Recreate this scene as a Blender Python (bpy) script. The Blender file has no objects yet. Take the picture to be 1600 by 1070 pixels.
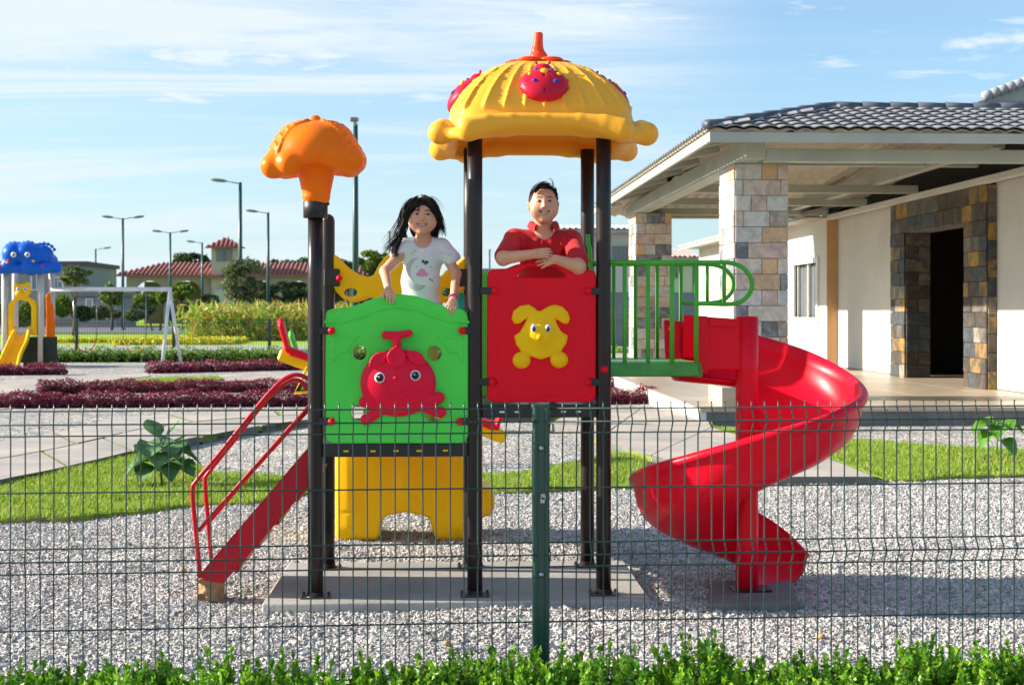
import bpy, math, random
import numpy as np
from mathutils import Vector, Matrix, Euler
random.seed(7)
RNG = np.random.default_rng(11)
R = math.radians
pi = math.pi
scn = bpy.context.scene
COL = scn.collection

# ------------------------------------------------------------------ camera, sky, sun, exposure
YAW = R(2.86)
CAMZ = 1.48
FPX, CX, HY = 2222.0, 800.0, 485.0
cam_d = bpy.data.cameras.new('camera')
cam = bpy.data.objects.new('camera', cam_d)
COL.objects.link(cam)
cam.location = (0, 0, CAMZ)
cam.rotation_euler = (R(90), 0, -YAW)
cam_d.lens = 50.0
cam_d.sensor_width = 36.0
cam_d.shift_y = -50.0 / 1600
cam_d.clip_start = 0.05
cam_d.clip_end = 3000
cam_d.dof.use_dof = True
cam_d.dof.focus_distance = 7.25
cam_d.dof.aperture_fstop = 6.3
scn.camera = cam

SUN_EL, SUN_BEHIND = R(22.7), R(7)      # the sun stands to the left, a little behind the playground
world = bpy.data.worlds.new('World')
scn.world = world
world.use_nodes = True
wn, wl = world.node_tree.nodes, world.node_tree.links
wn.clear()
w_out = wn.new('ShaderNodeOutputWorld')
w_bg = wn.new('ShaderNodeBackground')
w_bg.inputs['Strength'].default_value = 0.076
sky = wn.new('ShaderNodeTexSky')
sky.sky_type = 'NISHITA'
sky.sun_disc = False
sky.sun_elevation = SUN_EL
sky.sun_rotation = R(-90) + SUN_BEHIND
sky.air_density = 1.1
sky.dust_density = 0.6
sky.ozone_density = 2.2
w_tc = wn.new('ShaderNodeTexCoord')
w_sep = wn.new('ShaderNodeSeparateXYZ')
wl.new(w_tc.outputs['Generated'], w_sep.inputs[0])
# thin high cloud: noise on the view direction projected on a high flat layer
def wmath(op, a, b=None, c=None, clamp=False):
    n = wn.new('ShaderNodeMath'); n.operation = op; n.use_clamp = clamp
    for i, v in enumerate((a, b, c)):
        if v is None: continue
        if isinstance(v, (int, float)): n.inputs[i].default_value = v
        else: wl.new(v, n.inputs[i])
    return n.outputs[0]
zz = wmath('ADD', w_sep.outputs['Z'], 0.12)
zz = wmath('MAXIMUM', zz, 0.03)
ux = wmath('DIVIDE', w_sep.outputs['X'], zz)
uy = wmath('DIVIDE', w_sep.outputs['Y'], zz)
w_cmb = wn.new('ShaderNodeCombineXYZ')
wl.new(ux, w_cmb.inputs[0]); wl.new(uy, w_cmb.inputs[1])
def cloud_noise(sx, sy, off, scale, detail, rough, dist):
    mp = wn.new('ShaderNodeMapping')
    mp.inputs['Location'].default_value = off
    mp.inputs['Rotation'].default_value = (0, 0, R(12))
    mp.inputs['Scale'].default_value = (sx, sy, 1)
    wl.new(w_cmb.outputs[0], mp.inputs[0])
    n = wn.new('ShaderNodeTexNoise')
    n.inputs['Scale'].default_value = scale
    n.inputs['Detail'].default_value = detail
    n.inputs['Roughness'].default_value = rough
    n.inputs['Distortion'].default_value = dist
    wl.new(mp.outputs[0], n.inputs['Vector'])
    return n.outputs['Fac']
def wramp(v, a, b):
    n = wn.new('ShaderNodeMapRange'); n.interpolation_type = 'SMOOTHSTEP'
    wl.new(v, n.inputs[0]); n.inputs[1].default_value = a; n.inputs[2].default_value = b
    return n.outputs[0]
cirrus = wramp(cloud_noise(0.40, 1.5, (3.1, 0.4, 0), 1.0, 10, 0.68, 0.8), 0.40, 0.62)
veil = wramp(cloud_noise(0.35, 0.9, (0.3, 2.2, 3), 0.35, 4, 0.5, 0.2), 0.38, 0.56)
cir = wmath('MULTIPLY', cirrus, veil)
puff = wramp(cloud_noise(0.9, 1.5, (6.2, 7.9, 1), 3.2, 8, 0.62, 0.3), 0.53, 0.70)
puff = wmath('MULTIPLY', puff, wramp(cloud_noise(0.5, 0.5, (1.2, 0.7, 5), 0.8, 2, 0.5, 0), 0.46, 0.60))
left = wmath('SUBTRACT', 1.0, wmath('MULTIPLY', wramp(w_sep.outputs['X'], 0.08, 0.24), 0.85))
cir = wmath('MULTIPLY', cir, left)
veil = wmath('MULTIPLY', veil, left)
cl = wmath('MAXIMUM', wmath('MULTIPLY', cir, 0.80), puff)
cl = wmath('MINIMUM', wmath('ADD', wmath('MULTIPLY', cl, 0.95), wmath('MULTIPLY', veil, 0.30)), 0.95)
# pale haze towards the horizon
hz = wmath('POWER', wmath('SUBTRACT', 1.0, wmath('ABSOLUTE', w_sep.outputs['Z'])), 9.0)
w_tint = wn.new('ShaderNodeMix'); w_tint.data_type = 'RGBA'; w_tint.blend_type = 'MULTIPLY'
w_tint.inputs[0].default_value = 1.0
wl.new(sky.outputs[0], w_tint.inputs[6]); w_tint.inputs[7].default_value = (0.76, 1.0, 1.18, 1)
w_haz = wn.new('ShaderNodeMix'); w_haz.data_type = 'RGBA'
wl.new(wmath('MULTIPLY', hz, 0.80), w_haz.inputs[0])
wl.new(w_tint.outputs[2], w_haz.inputs[6]); w_haz.inputs[7].default_value = (3.9, 4.95, 5.6, 1)
w_mix = wn.new('ShaderNodeMix'); w_mix.data_type = 'RGBA'
wl.new(cl, w_mix.inputs[0]); wl.new(w_haz.outputs[2], w_mix.inputs[6])
w_mix.inputs[7].default_value = (4.8, 5.35, 5.85, 1)
wl.new(w_mix.outputs[2], w_bg.inputs['Color'])
wl.new(w_bg.outputs[0], w_out.inputs[0])

sun_d = bpy.data.lights.new('sun', 'SUN')
sun_d.energy = 4.4
sun_d.angle = R(0.53)
sun_d.color = (1.0, 0.90, 0.76)
sun = bpy.data.objects.new('sun', sun_d)
COL.objects.link(sun)
sdir = Vector((math.cos(SUN_EL) * math.cos(SUN_BEHIND), -math.cos(SUN_EL) * math.sin(SUN_BEHIND), -math.sin(SUN_EL)))
sun.rotation_euler = sdir.to_track_quat('-Z', 'Y').to_euler()
sun.location = (-20, 4, 12)

scn.view_settings.view_transform = 'Standard'
scn.view_settings.look = 'None'
scn.view_settings.gamma = 1.0
scn.view_settings.exposure = 1.24
scn.view_settings.use_curve_mapping = False
scn.cycles.max_bounces = 8
scn.cycles.transparent_max_bounces = 16

# ------------------------------------------------------------------ pixel of the photograph -> place in the world
FW = Vector((math.sin(YAW), math.cos(YAW), 0))
RT = Vector((math.cos(YAW), -math.sin(YAW), 0))
def atD(px, py, D):
    return FW * D + RT * ((px - CX) / FPX * D) + Vector((0, 0, CAMZ - (py - HY) / FPX * D))
def at(px, py, Y):
    d = FW + RT * ((px - CX) / FPX)
    return atD(px, py, Y / d.y)
def gp(px, py, z=0.0):
    return atD(px, py, (CAMZ - z) * FPX / (py - HY))

# ------------------------------------------------------------------ materials
def new_mat(name):
    m = bpy.data.materials.new(name); m.use_nodes = True
    nt = m.node_tree; b = nt.nodes['Principled BSDF']
    return m, nt.nodes, nt.links, b
def node(ns, typ, **kw):
    n = ns.new(typ)
    for k, v in kw.items():
        if k in n.inputs.keys(): n.inputs[k].default_value = v
        else: setattr(n, k, v)
    return n
def c4(c): return (c[0], c[1], c[2], 1)
def mulc(c, f): return tuple(min(1, x * f) for x in c)
def vary(ns, ls, fac, c1, c2, pos=(0.35, 0.65)):
    r = ns.new('ShaderNodeValToRGB')
    r.color_ramp.elements[0].position = pos[0]; r.color_ramp.elements[0].color = c4(c1)
    r.color_ramp.elements[1].position = pos[1]; r.color_ramp.elements[1].color = c4(c2)
    ls.new(fac, r.inputs[0])
    return r.outputs[0]
def coords(ns): return ns.new('ShaderNodeTexCoord').outputs['Object']
def mat(name, col, rough=0.5, col2=None, scale=3.0, bump=0.0, bscale=60.0, metal=0.0, coat=0.0, spec=0.5,
        rvar=0.12, detail=6.0, sheen=0.0, sss=0.0):
    m, ns, ls, b = new_mat(name)
    tc = coords(ns)
    n1 = node(ns, 'ShaderNodeTexNoise', Scale=scale, Detail=detail, Roughness=0.6); ls.new(tc, n1.inputs['Vector'])
    if col2 is None: col2 = mulc(col, 0.82)
    ls.new(vary(ns, ls, n1.outputs['Fac'], col2, col), b.inputs['Base Color'])
    mr = node(ns, 'ShaderNodeMapRange'); n2 = node(ns, 'ShaderNodeTexNoise', Scale=scale * 4.3, Detail=4.0)
    ls.new(tc, n2.inputs['Vector']); ls.new(n2.outputs['Fac'], mr.inputs[0])
    mr.inputs[3].default_value = max(0.03, rough - rvar); mr.inputs[4].default_value = min(1, rough + rvar)
    ls.new(mr.outputs[0], b.inputs['Roughness'])
    b.inputs['Metallic'].default_value = metal
    b.inputs['Coat Weight'].default_value = coat
    b.inputs['Coat Roughness'].default_value = 0.15
    b.inputs['Specular IOR Level'].default_value = spec
    if sheen: b.inputs['Sheen Weight'].default_value = sheen
    if sss:
        b.inputs['Subsurface Weight'].default_value = sss
        b.inputs['Subsurface Radius'].default_value = (0.02, 0.008, 0.004)
        b.inputs['Subsurface Scale'].default_value = 0.6
    if bump:
        n3 = node(ns, 'ShaderNodeTexNoise', Scale=bscale, Detail=5.0); ls.new(tc, n3.inputs['Vector'])
        bp = node(ns, 'ShaderNodeBump', Strength=bump, Distance=0.01)
        ls.new(n3.outputs['Fac'], bp.inputs['Height']); ls.new(bp.outputs[0], b.inputs['Normal'])
    return m
def leafmat(name, cols, rough=0.5, trans=0.35, objrand=False):
    """colour differs from leaf to leaf; light passes through a little"""
    m, ns, ls, b = new_mat(name)
    g = ns.new('ShaderNodeNewGeometry')
    r = ns.new('ShaderNodeValToRGB'); r.color_ramp.interpolation = 'LINEAR'
    els = r.color_ramp.elements
    while len(els) < len(cols): els.new(0.5)
    for i, c in enumerate(cols):
        els[i].position = i / (len(cols) - 1); els[i].color = c4(c)
    if objrand:
        oi = ns.new('ShaderNodeObjectInfo'); ls.new(oi.outputs['Random'], r.inputs[0])
    else:
        ls.new(g.outputs['Random Per Island'], r.inputs[0])
    ls.new(r.outputs[0], b.inputs['Base Color'])
    b.inputs['Roughness'].default_value = rough
    if trans:
        t = ns.new('ShaderNodeBsdfTranslucent'); ls.new(r.outputs[0], t.inputs['Color'])
        mx = ns.new('ShaderNodeMixShader'); mx.inputs[0].default_value = trans
        out = ns['Material Output']
        ls.new(b.outputs[0], mx.inputs[1]); ls.new(t.outputs[0], mx.inputs[2]); ls.new(mx.outputs[0], out.inputs[0])
    return m
M = {}
def plastic(name, c, c2=None, rough=0.40, coat=0.0):
    return mat(name, c, rough, c2 or mulc(c, 0.90), scale=4.0, bump=0.05, bscale=22.0, coat=coat, rvar=0.08, sss=0.0, spec=0.17)
M['green_plastic'] = plastic('green_plastic', (0.10, 0.76, 0.09))
M['red_plastic'] = plastic('red_plastic', (0.88, 0.004, 0.015), (0.80, 0.004, 0.022))
M['face_red'] = plastic('face_red', (0.88, 0.010, 0.04), (0.80, 0.008, 0.05))
M['slide_red'] = plastic('slide_red', (0.90, 0.005, 0.018), (0.82, 0.005, 0.03), rough=0.34)
M['yellow_plastic'] = plastic('yellow_plastic', (0.98, 0.57, 0.004), (0.97, 0.51, 0.004))
M['roof_yellow'] = plastic('roof_yellow', (0.98, 0.47, 0.045), (0.95, 0.42, 0.035))
M['orange_plastic'] = plastic('orange_plastic', (0.98, 0.205, 0.004), (0.97, 0.165, 0.004))
M['finial_red'] = plastic('finial_red', (0.95, 0.085, 0.02))
M['ladybird_red'] = plastic('ladybird_red', (0.66, 0.012, 0.035), (0.58, 0.01, 0.045))
M['blue_plastic'] = plastic('blue_plastic', (0.01, 0.13, 0.62))
M['cyan_plastic'] = plastic('cyan_plastic', (0.03, 0.55, 0.62))
M['spot_blue'] = plastic('spot_blue', (0.03, 0.07, 0.35))
M['white_paint'] = mat('white_paint', (0.80, 0.80, 0.78), 0.4, (0.66, 0.66, 0.64), scale=3)
M['black_dot'] = mat('black_dot', (0.01, 0.01, 0.012), 0.2)
M['post_black'] = mat('post_black', (0.016, 0.011, 0.011), 0.34, (0.028, 0.018, 0.015), scale=2.2, bump=0.05, bscale=15, rvar=0.12, spec=.35)
M['black_steel'] = mat('black_steel', (0.013, 0.013, 0.015), 0.42, (0.022, 0.02, 0.02), scale=5, bump=0.05)
M['rail_red'] = mat('rail_red', (0.55, 0.005, 0.018), 0.35, (0.45, 0.006, 0.02), scale=6, bump=0.06, bscale=30, spec=.35)
M['rail_green'] = mat('rail_green', (0.07, 0.45, 0.03), 0.4, (0.06, 0.38, 0.03), scale=6, bump=0.04, spec=.35)
M['rail_green_dark'] = mat('rail_green_dark', (0.07, 0.36, 0.05), 0.5, (0.04, 0.22, 0.04), scale=6, bump=0.05)
M['steel'] = mat('steel', (0.45, 0.45, 0.44), 0.35, (0.30, 0.30, 0.30), scale=20, metal=0.9)
M['wire_green'] = mat('wire_green', (0.012, 0.055, 0.042), 0.38, (0.02, 0.045, 0.04), scale=9, coat=0.1)
M['concrete'] = mat('concrete', (0.42, 0.40, 0.365), 0.85, (0.30, 0.29, 0.27), scale=2.5, bump=0.25, bscale=45, detail=10)
M['concrete_dark'] = mat('concrete_dark', (0.20, 0.195, 0.185), 0.9, (0.12, 0.118, 0.11), scale=3.5, bump=0.4, bscale=30, detail=10)
M['paver'] = mat('paver', (0.50, 0.43, 0.355), 0.85, (0.31, 0.29, 0.265), scale=1.1, bump=0.2, bscale=30, detail=10)
M['terrace'] = mat('terrace', (0.50, 0.42, 0.32), 0.35, (0.40, 0.33, 0.25), scale=1.2, bump=0.04, bscale=8, detail=9)
M['white_wall'] = mat('white_wall', (0.66, 0.64, 0.585), 0.85, (0.58, 0.56, 0.51), scale=0.7, bump=0.12, bscale=70, detail=9)
M['grey_steel_paint'] = mat('grey_steel_paint', (0.42, 0.44, 0.38), 0.5, (0.35, 0.37, 0.32), scale=1.5, bump=0.03)
M['ceiling_sheet'] = mat('ceiling_sheet', (0.44, 0.39, 0.30), 0.7, (0.34, 0.30, 0.24), scale=2)
M['orange_wall'] = mat('orange_wall', (0.62, 0.36, 0.17), 0.85, (0.52, 0.30, 0.15), scale=1, bump=0.1)
M['room_shade'] = mat('room_shade', (0.015, 0.013, 0.012), 0.8)  # near-black colour stands in for the shade inside the doorway
M['asphalt'] = mat('asphalt', (0.16, 0.16, 0.17), 0.9, (0.11, 0.11, 0.12), scale=2, bump=0.2)
M['soil'] = mat('soil', (0.10, 0.05, 0.03), 0.95, (0.05, 0.03, 0.02), scale=9, bump=0.8, bscale=40)
M['bark'] = mat('bark', (0.16, 0.11, 0.075), 0.9, (0.08, 0.06, 0.045), scale=7, bump=0.7, bscale=40)
M['pole_green'] = mat('pole_green', (0.015, 0.07, 0.065), 0.4)
M['grey_lamp'] = mat('grey_lamp', (0.22, 0.24, 0.25), 0.4)

# ------------------------------------------------------------------ object helpers
def link(o): COL.objects.link(o); return o
def tag(o, label=None, cat=None, group=None, kind=None):
    if label: o['label'] = label
    if cat: o['category'] = cat
    if group: o['group'] = group
    if kind: o['kind'] = kind
    return o
def empty(name, loc=(0, 0, 0), label=None, cat=None, group=None, rz=0):
    o = bpy.data.objects.new(name, None); link(o); o.location = loc; o.rotation_euler = (0, 0, rz)
    o.empty_display_size = 0.1
    return tag(o, label, cat, group)
def origin(o):
    v = Vector((0, 0, 0))
    while o is not None: v += o.location; o = o.parent
    return v
def copy_tree(o, parent=None):
    c = o.copy(); link(c); c.parent = parent
    for ch in list(o.children): copy_tree(ch, c)
    return c

class MB:
    """collects shapes; build() links them as ONE mesh object"""
    def __init__(s): s.v = []; s.f = []; s.m = []; s.sm = []; s.n = 0
    def add(s, verts, faces, mi=0, smooth=True):
        verts = np.asarray(verts, dtype=float).reshape(-1, 3)
        s.v.append(verts)
        for f in faces: s.f.append(tuple(int(i) + s.n for i in f)); s.m.append(mi); s.sm.append(smooth)
        s.n += len(verts); return s
    def box(s, c, size, rot=None, mi=0, bev=0.0):
        x, y, z = (size[0] / 2, size[1] / 2, size[2] / 2)
        if bev <= 0:
            vs = [(-x, -y, -z), (x, -y, -z), (x, y, -z), (-x, y, -z), (-x, -y, z), (x, -y, z), (x, y, z), (-x, y, z)]
            fs = [(0, 3, 2, 1), (4, 5, 6, 7), (0, 1, 5, 4), (1, 2, 6, 5), (2, 3, 7, 6), (3, 0, 4, 7)]
        else:
            b = min(bev, x * .9, y * .9, z * .9); vs = []; idx = {}
            for sx in (-1, 1):
                for sy in (-1, 1):
                    for sz in (-1, 1):
                        for a in range(3):
                            p = [sx * (x - b), sy * (y - b), sz * (z - b)]
                            p[a] = (sx * x, sy * y, sz * z)[a]
                            idx[(sx, sy, sz, a)] = len(vs); vs.append(p)
            fs = []
            for a in range(3):
                o1, o2 = (a + 1) % 3, (a + 2) % 3
                for sg in (-1, 1):
                    q = []
                    for (u, w) in ((-1, -1), (1, -1), (1, 1), (-1, 1)):
                        k = [0, 0, 0]; k[a] = sg; k[o1] = u; k[o2] = w; q.append(idx[(*k, a)])
                    fs.append(tuple(q) if sg > 0 else tuple(q[::-1]))
            for a in range(3):
                o1, o2 = (a + 1) % 3, (a + 2) % 3
                for u in (-1, 1):
                    for w in (-1, 1):
                        k0 = [0, 0, 0]; k0[a] = -1; k0[o1] = u; k0[o2] = w
                        k1 = list(k0); k1[a] = 1
                        q = (idx[(*k0, o1)], idx[(*k1, o1)], idx[(*k1, o2)], idx[(*k0, o2)])
                        fs.append(q if u * w < 0 else q[::-1])
            for sx in (-1, 1):
                for sy in (-1, 1):
                    for sz in (-1, 1):
                        q = tuple(idx[(sx, sy, sz, a)] for a in range(3))
                        fs.append(q if sx * sy * sz > 0 else q[::-1])
        vs = np.array(vs, float)
        if rot is not None: vs = vs @ np.array(Euler(rot).to_matrix()).T
        return s.add(vs + np.array(c), fs, mi, False)
    def bar(s, p0, p1, w, h, mi=0, up=(0, 0, 1), bev=0.0):
        p0, p1 = Vector(p0), Vector(p1); d = (p1 - p0); L = d.length; d.normalize()
        u = Vector(up); x = d.cross(u)
        if x.length < 1e-4: x = d.cross(Vector((1, 0, 0)))
        x.normalize(); z = x.cross(d)
        t = MB(); t.box((0, 0, 0), (w, L, h), bev=bev)
        mtx = np.array(Matrix((x, d, z)).transposed())
        return s.add(t.v[0] @ mtx.T + np.array((p0 + p1) / 2), t.f, mi, False)
    def tube(s, pts, r, n=10, mi=0, cap=True, smooth=True, flat=1.0, round_end=False):
        P = [Vector(p) for p in pts]; k = len(P)
        rs = [r] * k if isinstance(r, (int, float)) else list(r)
        if round_end:
            d = (P[-1] - P[-2]).normalized(); rr = rs[-1]
            for a in (0.35, 0.7, 0.93, 0.999):
                P.append(P[k - 1] + d * rr * math.sin(a * pi / 2)); rs.append(max(rr * math.cos(a * pi / 2), rr * 0.02))
            k = len(P)
        T = []
        for i in range(k):
            a = P[max(i - 1, 0)]; b = P[min(i + 1, k - 1)]; t = (b - a)
            T.append(t.normalized() if t.length > 1e-9 else Vector((0, 0, 1)))
        nrm = T[0].orthogonal().normalized(); vs = []
        if abs(T[0].z) < 0.9: nrm = T[0].cross(Vector((0, 0, 1))).normalized()
        for i in range(k):
            nrm = (nrm - T[i] * nrm.dot(T[i])).normalized(); bn = T[i].cross(nrm)
            for j in range(n):
                a = 2 * pi * j / n
                vs.append(P[i] + nrm * (math.cos(a) * rs[i]) + bn * (math.sin(a) * rs[i] * flat))
        fs = [(i * n + j, i * n + (j + 1) % n, (i + 1) * n + (j + 1) % n, (i + 1) * n + j) for i in range(k - 1) for j in range(n)]
        if cap: fs += [tuple(range(n))[::-1], tuple((k - 1) * n + j for j in range(n))]
        return s.add([tuple(v) for v in vs], fs, mi, smooth)
    def lathe(s, prof, c=(0, 0, 0), n=24, mi=0, axis='z', smooth=True, scale=(1, 1, 1)):
        vs = []; k = len(prof)
        for (r, h) in prof:
            for j in range(n):
                a = 2 * pi * j / n; vs.append((r * math.cos(a), r * math.sin(a), h))
        vs = np.array(vs, float)
        if axis == 'y': vs = vs[:, [0, 2, 1]] * np.array([1, -1, 1])   # height runs to -y (towards the camera)
        if axis == 'x': vs = vs[:, [2, 1, 0]]
        fs = [(i * n + j, i * n + (j + 1) % n, (i + 1) * n + (j + 1) % n, (i + 1) * n + j) for i in range(k - 1) for j in range(n)]
        fs += [tuple(range(n))[::-1], tuple((k - 1) * n + j for j in range(n))]
        return s.add(vs * np.array(scale) + np.array(c), fs, mi, smooth)
    def ball(s, c, r, n=14, mi=0, rot=None):
        r = (r, r, r) if isinstance(r, (int, float)) else r
        k = max(5, n // 2 + 1); vs = []
        for i in range(k + 1):
            t = pi * i / k
            for j in range(n):
                a = 2 * pi * j / n; q = max(math.sin(t), 0.004)
                vs.append((r[0] * q * math.cos(a), r[1] * q * math.sin(a), -r[2] * math.cos(t)))
        fs = [(i * n + j, i * n + (j + 1) % n, (i + 1) * n + (j + 1) % n, (i + 1) * n + j) for i in range(k) for j in range(n)]
        vs = np.array(vs)
        if rot is not None: vs = vs @ np.array(Euler(rot).to_matrix()).T
        return s.add(vs + np.array(c), fs, mi, True)
    def prism(s, poly, y0, y1, mi=0, bev=0.0, smooth=False, plane='xz'):
        """outline in x,z pushed from y0 (front) to y1 (back), with a rounded rim; for 'xy' the push is along z"""
        P = np.array(poly, float); n = len(P)
        A = 0.5 * np.sum(P[:, 0] * np.roll(P[:, 1], -1) - np.roll(P[:, 0], -1) * P[:, 1])
        if A < 0: P = P[::-1].copy()
        e = np.roll(P, -1, 0) - P; e /= np.linalg.norm(e, axis=1)[:, None] + 1e-12
        nn = np.stack([e[:, 1], -e[:, 0]], 1); vn = nn + np.roll(nn, 1, 0); vn /= np.linalg.norm(vn, axis=1)[:, None] + 1e-9
        sg = 1 if y1 > y0 else -1
        rings = []
        if bev > 0:
            for a in (0, 22, 45, 67, 90): rings.append((P - vn * bev * (1 - math.sin(R(a))), y0 + sg * bev * (1 - math.cos(R(a)))))
            for a in (90, 45, 0): rings.append((P - vn * bev * (1 - math.sin(R(a))), y1 - sg * bev * (1 - math.cos(R(a)))))
        else: rings = [(P, y0), (P, y1)]
        vs = []
        for q, y in rings:
            for p in q: vs.append((p[0], y, p[1]) if plane == 'xz' else (p[0], p[1], y))
        k = len(rings); fs = []
        for i in range(k - 1):
            for j in range(n): fs.append((i * n + j, i * n + (j + 1) % n, (i + 1) * n + (j + 1) % n, (i + 1) * n + j))
        ca, cb = tuple(range(n))[::-1], tuple((k - 1) * n + j for j in range(n))
        flip = (sg > 0) if plane == 'xy' else (sg < 0)
        # side faces wind outwards for a counter-clockwise outline pushed along +z, or towards -y
        allf = [(f, smooth or bev > 0) for f in fs] + [(ca, False), (cb, False)]
        if not flip: allf = [(f[::-1], q) for f, q in allf]
        base = s.n
        s.v.append(np.array(vs)); s.n += len(vs)
        for f, q in allf: s.f.append(tuple(i + base for i in f)); s.m.append(mi); s.sm.append(q)
        return s
    def build(s, name, mats, parent=None, kind=None, label=None, bevel=0):
        if not isinstance(mats, (list, tuple)): mats = [mats]
        V = np.concatenate(s.v) if s.v else np.zeros((0, 3))
        loc = origin(parent) if parent is not None else Vector((0, 0, 0))
        V = V - np.array(loc)
        me = bpy.data.meshes.new(name)
        me.from_pydata(V.tolist(), [], s.f)
        for mm in mats: me.materials.append(mm)
        me.polygons.foreach_set('material_index', s.m)
        me.polygons.foreach_set('use_smooth', s.sm)
        me.update()
        o = bpy.data.objects.new(name, me); link(o)
        if parent is not None: o.parent = parent
        if kind: o['kind'] = kind
        if label: o['label'] = label
        return o

def np_mesh(name, V, F, mats, mi=None, smooth=False, parent=None, kind=None):
    """fast mesh from arrays; F is (n,3) or (n,4)"""
    V = np.asarray(V, np.float32); F = np.asarray(F, np.int32)
    if parent is not None: V = V - np.array(origin(parent), np.float32)
    me = bpy.data.meshes.new(name)
    nf, k = F.shape
    me.vertices.add(len(V)); me.vertices.foreach_set('co', V.ravel())
    me.loops.add(nf * k); me.loops.foreach_set('vertex_index', F.ravel())
    me.polygons.add(nf); me.polygons.foreach_set('loop_start', np.arange(0, nf * k, k, dtype=np.int32))
    if not isinstance(mats, (list, tuple)): mats = [mats]
    for m_ in mats: me.materials.append(m_)
    if mi is not None: me.polygons.foreach_set('material_index', np.asarray(mi, np.int32))
    me.update(calc_edges=True)
    me.polygons.foreach_set('use_smooth', np.full(nf, smooth, bool))
    me.validate()
    o = bpy.data.objects.new(name, me); link(o)
    if parent is not None: o.parent = parent
    if kind: o['kind'] = kind
    return o

def fillet(poly, r, seg=5):
    """round the corners of an outline; r one number or one per corner"""
    n = len(poly); out = []
    for i in range(n):
        p0, p, p1 = Vector(poly[i - 1]), Vector(poly[i]), Vector(poly[(i + 1) % n])
        rr = r[i] if isinstance(r, (list, tuple)) else r
        a, b = (p0 - p), (p1 - p); m_ = min(a.length, b.length) * 0.49; d = min(rr, m_)
        if d < 1e-5: out.append(tuple(p)); continue
        A, B = p + a.normalized() * d, p + b.normalized() * d
        for k in range(seg + 1):
            t = k / seg; out.append(tuple(A * (1 - t) ** 2 + p * 2 * t * (1 - t) + B * t ** 2))
    return out
def spline(pts, seg=6, closed=False):
    P = [Vector(p) for p in pts]; n = len(P); out = []
    rng = range(n) if closed else range(n - 1)
    for i in rng:
        if closed: p0, p1, p2, p3 = P[i - 1], P[i], P[(i + 1) % n], P[(i + 2) % n]
        else: p0, p1, p2, p3 = P[max(i - 1, 0)], P[i], P[i + 1], P[min(i + 2, n - 1)]
        for k in range(seg):
            t = k / seg
            out.append(0.5 * ((2 * p1) + (p2 - p0) * t + (2 * p0 - 5 * p1 + 4 * p2 - p3) * t * t + (3 * p1 - p0 - 3 * p2 + p3) * t ** 3))
    if not closed: out.append(P[-1])
    return out

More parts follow.
